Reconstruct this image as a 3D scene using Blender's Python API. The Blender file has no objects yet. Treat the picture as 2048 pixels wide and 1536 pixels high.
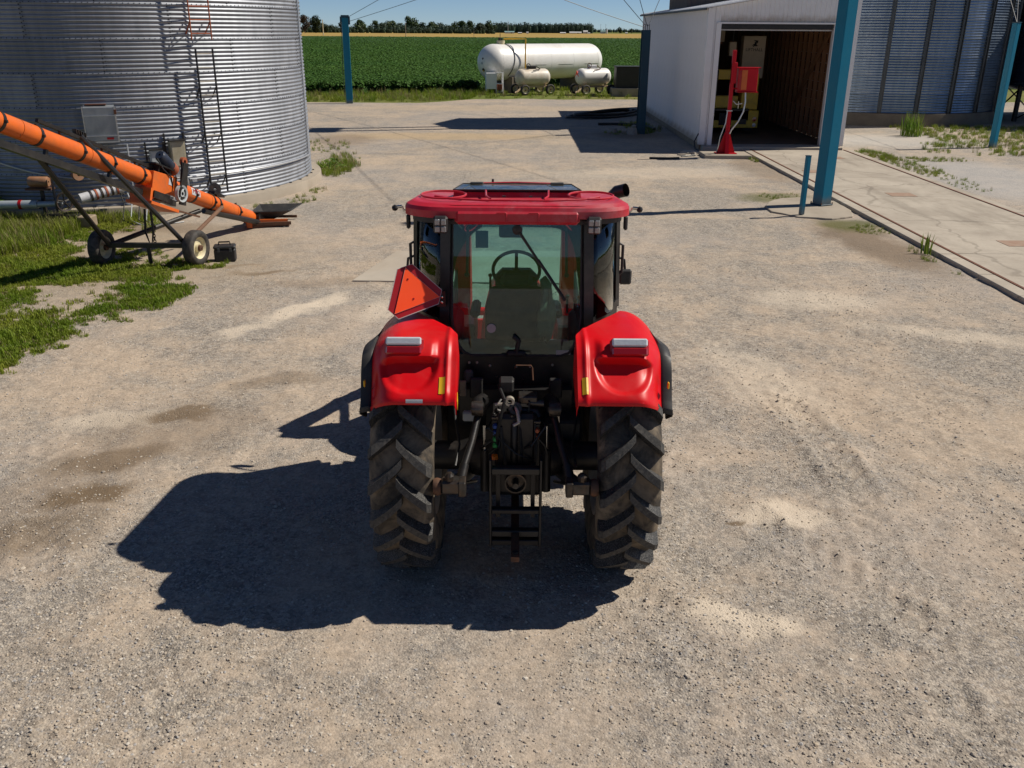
import bpy, math, random
from mathutils import Vector, Matrix, noise
random.seed(7)
R = math.radians
scene = bpy.context.scene
col = scene.collection

# ------------------------------------------------------------ camera
FPX, PITCH, CAMH = 1790.0, math.atan(710 / 1790.0), 3.8
cam_d = bpy.data.cameras.new('camera')
cam = bpy.data.objects.new('camera', cam_d)
col.objects.link(cam)
cam_d.sensor_width = 36.0
cam_d.lens = 36.0 * FPX / 2048.0
cam_d.clip_start, cam_d.clip_end = 0.1, 9000.0
cam.matrix_world = (Matrix.Translation((0, 0, CAMH))
                    @ Matrix.Rotation(math.pi / 2 - PITCH, 4, 'X')
                    @ Matrix.Rotation(R(0.4), 4, 'Z'))
scene.camera = cam

# ------------------------------------------------------------ sky, sun, exposure
SUN_AZ, SUN_EL = R(14.0), R(47.5)          # azimuth from +x towards +y
world = bpy.data.worlds.new('World')
scene.world = world
world.use_nodes = True
wn = world.node_tree.nodes
sky = wn.new('ShaderNodeTexSky')
sky.sky_type = 'NISHITA'
sky.sun_disc = False
sky.sun_elevation = SUN_EL
sky.sun_rotation = math.pi / 2 - SUN_AZ
sky.air_density = 0.5
sky.dust_density = 0.0
sky.ozone_density = 6.0
bg = wn['Background']
bg.inputs['Strength'].default_value = 0.072
world.node_tree.links.new(sky.outputs[0], bg.inputs['Color'])
sun_d = bpy.data.lights.new('sun', 'SUN')
sun_d.energy = 5.0
sun_d.angle = R(0.53)
sun_d.color = (1.0, 0.93, 0.82)
sun = bpy.data.objects.new('sun', sun_d)
col.objects.link(sun)
SUNV = Vector((math.cos(SUN_EL) * math.cos(SUN_AZ), math.cos(SUN_EL) * math.sin(SUN_AZ), math.sin(SUN_EL)))
sun.rotation_euler = SUNV.to_track_quat('Z', 'Y').to_euler()
sun.location = SUNV * 60
vs = scene.view_settings
scene.display_settings.display_device = 'sRGB'
vs.view_transform = 'Standard'
vs.look = 'None'
vs.exposure = 0.04
vs.gamma = 1.0
scene.cycles.max_bounces = 10
scene.cycles.transparent_max_bounces = 16
scene.cycles.use_denoising = True

# ------------------------------------------------------------ materials
MATS = {}
def srgb(r, g, b):
    f = lambda c: (c / 255) / 12.92 if c <= 10 else (((c / 255) + 0.055) / 1.055) ** 2.4
    return (f(r), f(g), f(b))
def new_mat(name):
    m = bpy.data.materials.new(name)
    m.use_nodes = True
    nt = m.node_tree
    return m, nt, nt.nodes['Principled BSDF']
def node(nt, kind, **kw):
    n = nt.nodes.new(kind)
    for k, v in kw.items():
        setattr(n, k, v)
    return n
def setin(nt, n, key, val):
    if hasattr(val, 'is_linked') or isinstance(val, bpy.types.NodeSocket):
        nt.links.new(val, n.inputs[key])
    elif isinstance(val, tuple) and len(val) == 3 and n.inputs[key].type == 'RGBA':
        n.inputs[key].default_value = (*val, 1)
    else:
        n.inputs[key].default_value = val
def tex_noise(nt, vec, scale, detail=4, rough=0.55, dist=0.0):
    n = node(nt, 'ShaderNodeTexNoise')
    setin(nt, n, 'Vector', vec); setin(nt, n, 'Scale', scale); setin(nt, n, 'Detail', detail)
    setin(nt, n, 'Roughness', rough); setin(nt, n, 'Distortion', dist)
    return n.outputs['Fac']
def ramp(nt, fac, a, b, ca=(0, 0, 0), cb=(1, 1, 1)):
    n = node(nt, 'ShaderNodeMapRange', interpolation_type='SMOOTHSTEP')
    setin(nt, n, 'Value', fac); setin(nt, n, 'From Min', a); setin(nt, n, 'From Max', b)
    return n.outputs[0]
def mix(nt, fac, a, b, mode='MIX'):
    n = node(nt, 'ShaderNodeMix', data_type='RGBA', blend_type=mode)
    setin(nt, n, 0, fac); setin(nt, n, 6, a); setin(nt, n, 7, b)
    return n.outputs[2]
def math_n(nt, op, a, b=0.0, clamp=False):
    n = node(nt, 'ShaderNodeMath', operation=op, use_clamp=clamp)
    setin(nt, n, 0, a); setin(nt, n, 1, b)
    return n.outputs[0]
def bump(nt, bsdf, height, strength=0.3, dist=0.01, prev=None):
    n = node(nt, 'ShaderNodeBump')
    setin(nt, n, 'Height', height); n.inputs['Strength'].default_value = strength
    n.inputs['Distance'].default_value = dist
    if prev is not None:
        nt.links.new(prev, n.inputs['Normal'])
    nt.links.new(n.outputs[0], bsdf.inputs['Normal'])
    return n.outputs[0]
def coords(nt, kind='Object'):
    return node(nt, 'ShaderNodeTexCoord').outputs[kind]

def pmat(name, c, c2=None, rough=0.5, metal=0.0, scale=6.0, amt=0.5, dust=None, dust_amt=0.3,
         bscale=60.0, bstr=0.08, bdist=0.004, spec=0.5, coat=0.0, rvar=0.12, stretch=None, chips=None, splash=None):
    """general worn surface: two-tone noise, dust film, fine relief, varying gloss"""
    m, nt, b = new_mat(name)
    co = coords(nt)
    if stretch:
        mp = node(nt, 'ShaderNodeMapping'); setin(nt, mp, 'Vector', co); mp.inputs['Scale'].default_value = stretch
        co = mp.outputs[0]
    n1 = tex_noise(nt, co, scale, 6, 0.6)
    c2 = c2 or tuple(x * 0.72 for x in c)
    k = ramp(nt, n1, 0.5 - 0.22, 0.5 + 0.22)
    base = mix(nt, math_n(nt, 'MULTIPLY', k, amt), c, c2)
    if dust:
        n2 = tex_noise(nt, co, scale * 0.7, 8, 0.7, 0.6)
        base = mix(nt, math_n(nt, 'MULTIPLY', ramp(nt, n2, 0.42, 0.72), dust_amt), base, dust)
    if chips:      # (colour, noise scale, threshold): spots where the paint is worn through
        nc = tex_noise(nt, co, chips[1], 8, 0.75, 0.3)
        base = mix(nt, ramp(nt, nc, chips[2], chips[2] + 0.035), base, chips[0])
    if splash:     # (colour, height, amount): mud thrown up on the foot of the wall, ragged upper edge
        sz = node(nt, 'ShaderNodeSeparateXYZ'); setin(nt, sz, 0, coords(nt))
        hh = math_n(nt, 'ADD', sz.outputs[2], math_n(nt, 'MULTIPLY', tex_noise(nt, coords(nt), 3.0, 7, 0.7), -1.4 * splash[1]))
        base = mix(nt, math_n(nt, 'MULTIPLY', ramp(nt, hh, splash[1] * 0.3, -splash[1] * 0.7), splash[2]), base, splash[0])
    setin(nt, b, 'Base Color', base)
    n3 = tex_noise(nt, co, scale * 2.3, 5, 0.65)
    rr = node(nt, 'ShaderNodeMapRange'); setin(nt, rr, 'Value', n3)
    rr.inputs['To Min'].default_value = max(0.03, rough - rvar); rr.inputs['To Max'].default_value = min(1, rough + rvar)
    setin(nt, b, 'Roughness', rr.outputs[0])
    b.inputs['Metallic'].default_value = metal
    b.inputs['Specular IOR Level'].default_value = spec
    b.inputs['Coat Weight'].default_value = coat
    b.inputs['Coat Roughness'].default_value = 0.12
    if bstr > 0:
        bump(nt, b, tex_noise(nt, co, bscale, 4, 0.6), bstr, bdist)
    MATS[name] = m
    return m

DUST = (0.30, 0.245, 0.185)
pmat('red_paint', (0.64, 0.002, 0.006), (0.55, 0.002, 0.006), 0.40, 0, 3, 0.5, dust=(0.48, 0.12, 0.10), dust_amt=0.2, bstr=0.02, coat=0.0, spec=0.3, rvar=0.18, chips=((0.42, 0.24, 0.2), 26.0, 0.71))
pmat('roof_red', (0.50, 0.012, 0.028), (0.44, 0.022, 0.04), 0.42, 0, 4, 0.6, dust=(0.50, 0.26, 0.26), dust_amt=0.45, bstr=0.03, chips=((0.45, 0.28, 0.25), 22.0, 0.71))
pmat('dark_lens_red', (0.35, 0.004, 0.004), rough=0.12, bstr=0, coat=1.0)
pmat('black_paint', (0.012, 0.012, 0.013), (0.02, 0.019, 0.018), 0.38, 0, 7, 0.7, dust=(0.10, 0.085, 0.07), dust_amt=0.22, bstr=0.05)
pmat('black_plastic', (0.016, 0.016, 0.017), (0.028, 0.027, 0.026), 0.55, 0, 9, 0.6, dust=(0.12, 0.10, 0.085), dust_amt=0.25, bstr=0.1)
pmat('black_steel', (0.012, 0.012, 0.013), (0.022, 0.019, 0.017), 0.42, 0.2, 9, 0.7, dust=(0.10, 0.075, 0.058), dust_amt=0.22, bstr=0.15)
pmat('grease_steel', (0.09, 0.085, 0.08), (0.03, 0.026, 0.022), 0.4, 0.7, 14, 0.8, dust=(0.16, 0.09, 0.05), dust_amt=0.5, bstr=0.2)
pmat('rust_steel', (0.16, 0.075, 0.04), (0.08, 0.045, 0.03), 0.75, 0.3, 18, 0.8, bstr=0.3)
pmat('chrome', (0.55, 0.55, 0.55), (0.45, 0.44, 0.42), 0.15, 1.0, 9, 0.5, bstr=0)
pmat('lamp_grey', (0.30, 0.31, 0.32), (0.22, 0.23, 0.24), 0.2, 0.2, 60, 0.7, bscale=120, bstr=0.6, coat=1.0)
pmat('lens_clear', (0.62, 0.64, 0.66), (0.5, 0.52, 0.55), 0.12, 0.0, 30, 0.6, bscale=90, bstr=0.4, coat=1.0)
pmat('amber', (0.75, 0.16, 0.01), rough=0.25, bstr=0.02, coat=0.6)
pmat('smv_orange', (0.98, 0.085, 0.006), (0.95, 0.075, 0.006), 0.45, 0, 4, 0.5, bstr=0.02)
pmat('smv_red', (0.34, 0.004, 0.006), (0.28, 0.004, 0.006), 0.4, 0, 4, 0.5, bstr=0.03)
pmat('pale_edge', (0.45, 0.42, 0.40), rough=0.6, bstr=0)
pmat('yellow_sticker', (0.80, 0.46, 0.01), (0.7, 0.40, 0.015), 0.5, 0, 20, 0.5, bstr=0.02)
pmat('white_tape', (0.52, 0.52, 0.53), (0.4, 0.4, 0.42), 0.5, 0, 15, 0.5, bstr=0.05)
pmat('cap_blue', (0.02, 0.08, 0.30), rough=0.5, bstr=0)
pmat('cap_green', (0.03, 0.33, 0.07), rough=0.5, bstr=0)
pmat('cap_orange', (0.45, 0.10, 0.03), rough=0.5, bstr=0)
pmat('seat_fabric', (0.03, 0.035, 0.036), (0.05, 0.055, 0.055), 0.85, 0, 12, 0.6, bscale=200, bstr=0.2)
pmat('cab_grey', (0.06, 0.065, 0.065), (0.09, 0.09, 0.09), 0.7, 0, 9, 0.6, bstr=0.1)
pmat('rim_silver', (0.40, 0.39, 0.36), (0.30, 0.28, 0.25), 0.5, 0.3, 10, 0.6, dust=DUST, dust_amt=0.4)
pmat('rim_cream', (0.66, 0.60, 0.40), (0.5, 0.42, 0.25), 0.55, 0, 9, 0.6, dust=(0.3, 0.2, 0.1), dust_amt=0.4)
pmat('teal_paint', (0.002, 0.165, 0.275), (0.003, 0.14, 0.235), 0.42, 0, 2, 0.6, spec=0.25, dust=(0.03, 0.18, 0.25), dust_amt=0.3, bscale=25, bstr=0.06, chips=((0.12, 0.055, 0.03), 7.0, 0.70), splash=((0.2, 0.16, 0.11), 0.3, 0.6))
pmat('dark_teal', (0.010, 0.060, 0.095), (0.012, 0.045, 0.07), 0.5, 0, 2, 0.6, bscale=25, bstr=0.06)
pmat('orange_paint', (0.72, 0.14, 0.012), (0.60, 0.105, 0.015), 0.42, 0, 5, 0.6, dust=(0.34, 0.12, 0.045), dust_amt=0.5, bstr=0.05, chips=((0.11, 0.05, 0.03), 11.0, 0.64))
pmat('rust_orange', (0.33, 0.085, 0.03), (0.22, 0.055, 0.03), 0.7, 0, 9, 0.7, bstr=0.2)
pmat('ladder_black', (0.014, 0.014, 0.018), (0.03, 0.027, 0.026), 0.5, 0.2, 12, 0.6, bstr=0.1)
pmat('galv_rung', (0.50, 0.47, 0.40), (0.35, 0.31, 0.26), 0.5, 0.5, 15, 0.6)
pmat('sheet_grey', (0.30, 0.33, 0.37), (0.42, 0.45, 0.48), 0.45, 0.6, 5, 0.8, stretch=(1, 1, 0.4))
pmat('box_khaki', (0.40, 0.38, 0.30), (0.30, 0.26, 0.17), 0.5, 0, 4, 0.8, dust=(0.22, 0.17, 0.08), dust_amt=0.5)
pmat('box_grey', (0.42, 0.45, 0.46), (0.36, 0.38, 0.38), 0.45, 0, 5, 0.6)
pmat('conduit', (0.62, 0.64, 0.66), (0.5, 0.5, 0.5), 0.35, 0.7, 8, 0.5)
pmat('white_paint', (0.82, 0.82, 0.82), (0.77, 0.77, 0.77), 0.42, 0, 2, 0.6, dust=(0.62, 0.60, 0.56), dust_amt=0.25, bstr=0.03, splash=((0.36, 0.29, 0.21), 0.35, 0.75), chips=((0.3, 0.2, 0.13), 9.0, 0.76))
pmat('tank_white', (0.80, 0.79, 0.76), (0.74, 0.72, 0.68), 0.4, 0, 0.8, 0.7, dust=(0.50, 0.42, 0.33), dust_amt=0.35, bscale=12, bstr=0.04)
pmat('tank_cream', (0.70, 0.66, 0.58), (0.6, 0.5, 0.38), 0.45, 0, 2, 0.7, dust=(0.42, 0.27, 0.14), dust_amt=0.55, bscale=12, bstr=0.04)
pmat('tank_weld', (0.55, 0.53, 0.50), rough=0.6, scale=5)
pmat('trailer_tan', (0.58, 0.44, 0.28), (0.42, 0.28, 0.15), 0.6, 0, 6, 0.7)
pmat('pipe_yellow', (0.72, 0.40, 0.015), (0.6, 0.33, 0.02), 0.45, 0, 6, 0.6)
pmat('dark_box', (0.018, 0.02, 0.018), (0.03, 0.03, 0.027), 0.6, 0, 4, 0.6)
pmat('concrete', (0.40, 0.345, 0.275), (0.30, 0.26, 0.21), 0.9, 0, 1.2, 0.7, dust=(0.22, 0.17, 0.12), dust_amt=0.4, bscale=40, bstr=0.25, spec=0.2)
pmat('concrete_pale', (0.46, 0.405, 0.33), (0.36, 0.32, 0.265), 0.9, 0, 0.9, 0.7, dust=(0.30, 0.22, 0.15), dust_amt=0.35, bscale=40, bstr=0.2, spec=0.2)
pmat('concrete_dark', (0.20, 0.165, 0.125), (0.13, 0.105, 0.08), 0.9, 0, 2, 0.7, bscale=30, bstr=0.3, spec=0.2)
pmat('rail_rust', (0.19, 0.075, 0.04), (0.10, 0.045, 0.03), 0.7, 0.4, 9, 0.7, bstr=0.2)
pmat('plate_rust', (0.30, 0.18, 0.12), (0.36, 0.27, 0.2), 0.8, 0.1, 5, 0.7, bstr=0.2)
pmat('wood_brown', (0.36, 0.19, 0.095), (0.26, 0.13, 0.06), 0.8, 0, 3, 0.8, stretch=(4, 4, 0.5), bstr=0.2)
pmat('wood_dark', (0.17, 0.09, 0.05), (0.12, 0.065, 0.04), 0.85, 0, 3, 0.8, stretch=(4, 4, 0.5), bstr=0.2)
pmat('wood_sill', (0.30, 0.235, 0.16), (0.2, 0.15, 0.1), 0.85, 0, 5, 0.8, bstr=0.2)
pmat('brown_metal', (0.16, 0.12, 0.095), (0.12, 0.085, 0.065), 0.6, 0.2, 2, 0.7)
pmat('truck_yellow', (0.80, 0.55, 0.03), (0.62, 0.42, 0.04), 0.45, 0, 3, 0.7, dust=(0.25, 0.17, 0.08), dust_amt=0.4)
pmat('cabinet_cream', (0.66, 0.56, 0.42), (0.5, 0.42, 0.3), 0.6, 0, 2, 0.7)
pmat('post_red', (0.50, 0.003, 0.014), (0.44, 0.003, 0.012), 0.45, 0, 3, 0.6, spec=0.25, bstr=0.02)
pmat('panel_orange', (0.62, 0.13, 0.02), (0.5, 0.10, 0.02), 0.5, 0, 5, 0.6)
pmat('hose_black', (0.013, 0.013, 0.014), rough=0.5, scale=5, bstr=0.1)
pmat('pvc_grey', (0.42, 0.47, 0.50), (0.34, 0.38, 0.40), 0.4, 0.3, 5, 0.6, dust=DUST, dust_amt=0.2)
pmat('motor_brown', (0.33, 0.15, 0.07), (0.22, 0.12, 0.06), 0.55, 0, 9, 0.7, dust=DUST, dust_amt=0.4)
pmat('motor_blue', (0.02, 0.028, 0.05), (0.03, 0.035, 0.05), 0.4, 0, 9, 0.6)
pmat('text_black', (0.01, 0.01, 0.012), rough=0.6, bstr=0)
pmat('stone', (0.33, 0.30, 0.27), (0.24, 0.22, 0.2), 0.9, 0, 9, 0.7, bstr=0.4, bscale=25)
pmat('wire_dark', (0.05, 0.055, 0.06), rough=0.5, bstr=0)
pmat('pole_wood', (0.33, 0.28, 0.22), rough=0.9, scale=3, bstr=0)
pmat('far_white', (0.72, 0.72, 0.72), rough=0.7, scale=0.3, bstr=0)
pmat('far_green', (0.22, 0.36, 0.36), rough=0.6, scale=0.3, bstr=0)
pmat('far_dark', (0.06, 0.065, 0.07), rough=0.6, scale=0.3, bstr=0)
pmat('bark', (0.08, 0.06, 0.045), rough=0.9, scale=2, bstr=0)

def deck_mat():
    m, nt, b = new_mat('deck_concrete')
    co = node(nt, 'ShaderNodeNewGeometry').outputs['Position']
    n1 = tex_noise(nt, co, 0.55, 7, 0.68, 0.5); n2 = tex_noise(nt, co, 4.0, 7, 0.7); n3 = tex_noise(nt, co, 60.0, 4, 0.7)
    base = mix(nt, ramp(nt, n1, 0.32, 0.7), (0.47, 0.415, 0.34), (0.34, 0.295, 0.24))
    base = mix(nt, math_n(nt, 'MULTIPLY', ramp(nt, n2, 0.5, 0.75), 0.5), base, (0.27, 0.21, 0.16))
    base = mix(nt, math_n(nt, 'MULTIPLY', ramp(nt, n3, 0.5, 0.8), 0.3), base, (0.2, 0.18, 0.15))
    st = node(nt, 'ShaderNodeMapping'); setin(nt, st, 'Vector', co); st.inputs['Scale'].default_value = (1.6, 0.22, 1)
    base = mix(nt, math_n(nt, 'MULTIPLY', ramp(nt, tex_noise(nt, st.outputs[0], 1.0, 6, 0.6), 0.5, 0.75), 0.55), base, (0.21, 0.18, 0.145))
    wv = node(nt, 'ShaderNodeTexNoise'); setin(nt, wv, 'Vector', co); wv.inputs['Scale'].default_value = 1.5; wv.inputs['Detail'].default_value = 6
    av = node(nt, 'ShaderNodeVectorMath', operation='MULTIPLY_ADD'); nt.links.new(wv.outputs['Color'], av.inputs[0]); av.inputs[1].default_value = (.8, .8, 0); nt.links.new(co, av.inputs[2])
    vo = node(nt, 'ShaderNodeTexVoronoi', feature='DISTANCE_TO_EDGE'); nt.links.new(av.outputs[0], vo.inputs['Vector']); vo.inputs['Scale'].default_value = 0.22
    base = mix(nt, math_n(nt, 'MULTIPLY', ramp(nt, vo.outputs['Distance'], 0.008, 0.002), 0.35), base, (0.12, 0.10, 0.08))
    setin(nt, b, 'Base Color', base); b.inputs['Roughness'].default_value = 0.92; b.inputs['Specular IOR Level'].default_value = 0.2
    bump(nt, b, n3, 0.3, 0.004)
    MATS['deck_concrete'] = m
deck_mat()
def glass_mat(name, tint, alpha_mix=0.12, rough=0.0):
    m, nt, b = new_mat(name)
    nt.nodes.remove(b)
    out = nt.nodes['Material Output']
    tr = node(nt, 'ShaderNodeBsdfTransparent'); tr.inputs['Color'].default_value = (*tint, 1)
    gl = node(nt, 'ShaderNodeBsdfGlossy'); gl.inputs['Roughness'].default_value = rough
    gl.inputs['Color'].default_value = (0.9, 0.95, 0.95, 1)
    fr = node(nt, 'ShaderNodeFresnel'); fr.inputs['IOR'].default_value = 1.5
    du = node(nt, 'ShaderNodeBsdfDiffuse'); du.inputs['Color'].default_value = (0.30, 0.27, 0.22, 1)
    nz = tex_noise(nt, coords(nt), 5.0, 7, 0.7, 0.4)
    m1 = node(nt, 'ShaderNodeMixShader')
    nt.links.new(math_n(nt, 'MULTIPLY', ramp(nt, nz, 0.35, 0.8), alpha_mix), m1.inputs[0])
    nt.links.new(tr.outputs[0], m1.inputs[1]); nt.links.new(du.outputs[0], m1.inputs[2])
    m2 = node(nt, 'ShaderNodeMixShader')
    nt.links.new(fr.outputs[0], m2.inputs[0]); nt.links.new(m1.outputs[0], m2.inputs[1]); nt.links.new(gl.outputs[0], m2.inputs[2])
    nt.links.new(m2.outputs[0], out.inputs['Surface'])
    MATS[name] = m
glass_mat('cab_glass', (0.71, 0.865, 0.85), 0.015)
glass_mat('hatch_glass', (0.7, 0.88, 0.80), 0.9)

def tyre_mat():
    m, nt, b = new_mat('tyre_rubber')
    co = coords(nt)
    n1 = tex_noise(nt, co, 5.0, 7, 0.65, 0.5)
    n2 = tex_noise(nt, co, 40.0, 5, 0.7)
    base = mix(nt, ramp(nt, n1, 0.36, 0.66), (0.025, 0.021, 0.017), (0.21, 0.16, 0.105))
    base = mix(nt, math_n(nt, 'MULTIPLY', ramp(nt, n2, 0.5, 0.75), 0.4), base, (0.12, 0.105, 0.088))
    setin(nt, b, 'Base Color', base); b.inputs['Roughness'].default_value = 0.75
    bump(nt, b, n2, 0.35, 0.006)
    MATS['tyre_rubber'] = m
    m, nt, b = new_mat('lug_rubber')
    co = coords(nt)
    n1 = tex_noise(nt, co, 9.0, 6, 0.7, 0.6)
    v = node(nt, 'ShaderNodeTexVoronoi'); setin(nt, v, 'Vector', co); v.inputs['Scale'].default_value = 110
    base = mix(nt, ramp(nt, n1, 0.35, 0.7), (0.012, 0.012, 0.012), (0.042, 0.038, 0.034))
    base = mix(nt, math_n(nt, 'MULTIPLY', ramp(nt, v.outputs['Distance'], 0.5, 0.2), 0.45), base, (0.20, 0.19, 0.175))
    setin(nt, b, 'Base Color', base); b.inputs['Roughness'].default_value = 0.6
    bump(nt, b, v.outputs['Distance'], 0.5, 0.004)
    MATS['lug_rubber'] = m
    pmat('lug_top', (0.06, 0.057, 0.053), (0.024, 0.023, 0.022), 0.8, 0, 45, 0.9, dust=(0.20, 0.175, 0.14), dust_amt=0.4, bscale=130, bstr=0.5)
    pmat('small_tyre', (0.022, 0.021, 0.02), (0.06, 0.05, 0.04), 0.75, 0, 8, 0.6, dust=DUST, dust_amt=0.25, bstr=0.2)
tyre_mat()

def galv_mat(name, c1, c2, rough, metal=0.85):
    """galvanised sheet: spangle plus rain streaks"""
    m, nt, b = new_mat(name)
    co = coords(nt)
    mp = node(nt, 'ShaderNodeMapping'); setin(nt, mp, 'Vector', co); mp.inputs['Scale'].default_value = (3, 3, 0.35)
    st = tex_noise(nt, mp.outputs[0], 2.0, 6, 0.65)
    bl = tex_noise(nt, co, 0.9, 5, 0.6)
    base = mix(nt, ramp(nt, st, 0.3, 0.7), c1, c2)
    base = mix(nt, math_n(nt, 'MULTIPLY', ramp(nt, bl, 0.5, 0.75), 0.35), base, (0.62, 0.63, 0.65))
    oi = node(nt, 'ShaderNodeObjectInfo')
    hs = node(nt, 'ShaderNodeHueSaturation')
    setin(nt, hs, 'Value', math_n(nt, 'ADD', math_n(nt, 'MULTIPLY', oi.outputs['Random'], 0.22), 0.88))
    setin(nt, hs, 'Color', base)
    setin(nt, b, 'Base Color', hs.outputs[0])
    b.inputs['Metallic'].default_value = metal
    rr = node(nt, 'ShaderNodeMapRange'); setin(nt, rr, 'Value', bl)
    rr.inputs['To Min'].default_value = rough - 0.1; rr.inputs['To Max'].default_value = rough + 0.15
    setin(nt, b, 'Roughness', rr.outputs[0])
    MATS[name] = m
galv_mat('galvanised', (0.25, 0.265, 0.29), (0.32, 0.335, 0.365), 0.55, 0.65)
galv_mat('galvanised_sky_tint', (0.20, 0.26, 0.34), (0.27, 0.34, 0.43), 0.30, 0.95)  # blue of the reflected sky is tinted into this sheet colour
pmat('stiffener_grey', (0.075, 0.08, 0.085), (0.11, 0.115, 0.12), 0.4, 0.6, 1.5, 0.6)

def leaf_mat(name, c, c2, scale=0.6, transl=0.25):
    m, nt, b = new_mat(name)
    co = node(nt, 'ShaderNodeNewGeometry').outputs['Position']
    n1 = tex_noise(nt, co, scale, 4, 0.6)
    g = node(nt, 'ShaderNodeNewGeometry')
    base = mix(nt, ramp(nt, n1, 0.3, 0.7), c, c2)
    hs = node(nt, 'ShaderNodeHueSaturation')
    setin(nt, hs, 'Value', math_n(nt, 'ADD', math_n(nt, 'MULTIPLY', g.outputs['Random Per Island'], 0.7), 0.65))
    setin(nt, hs, 'Color', base)
    setin(nt, b, 'Base Color', hs.outputs[0])
    b.inputs['Roughness'].default_value = 0.6
    b.inputs['Specular IOR Level'].default_value = 0.25
    t = node(nt, 'ShaderNodeBsdfTranslucent'); setin(nt, t, 'Color', hs.outputs[0])
    ms = node(nt, 'ShaderNodeMixShader'); ms.inputs[0].default_value = transl
    nt.links.new(b.outputs[0], ms.inputs[1]); nt.links.new(t.outputs[0], ms.inputs[2])
    nt.links.new(ms.outputs[0], nt.nodes['Material Output'].inputs['Surface'])
    MATS[name] = m
leaf_mat('grass_blade', (0.125, 0.205, 0.012), (0.24, 0.27, 0.03), 0.8, 0.35)
leaf_mat('grass_dry', (0.26, 0.21, 0.10), (0.15, 0.15, 0.05), 0.8, 0.3)
leaf_mat('soy_leaf', (0.062, 0.145, 0.024), (0.086, 0.172, 0.030), 0.05, 0.25)
leaf_mat('weed_leaf', (0.095, 0.19, 0.02), (0.17, 0.22, 0.03), 2.0, 0.35)
leaf_mat('tree_leaf', (0.028, 0.052, 0.014), (0.045, 0.072, 0.018), 0.06, 0.15)
leaf_mat('tree_leaf_dark', (0.018, 0.034, 0.013), (0.03, 0.046, 0.015), 0.06, 0.1)
leaf_mat('tree_leaf_hazed', (0.045, 0.075, 0.048), (0.036, 0.062, 0.042), 0.02, 0.1)  # distance haze painted in: leaf colour lightened and made bluish
leaf_mat('tree_leaf_bronze', (0.055, 0.035, 0.022), (0.04, 0.035, 0.018), 0.06, 0.1)

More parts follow.
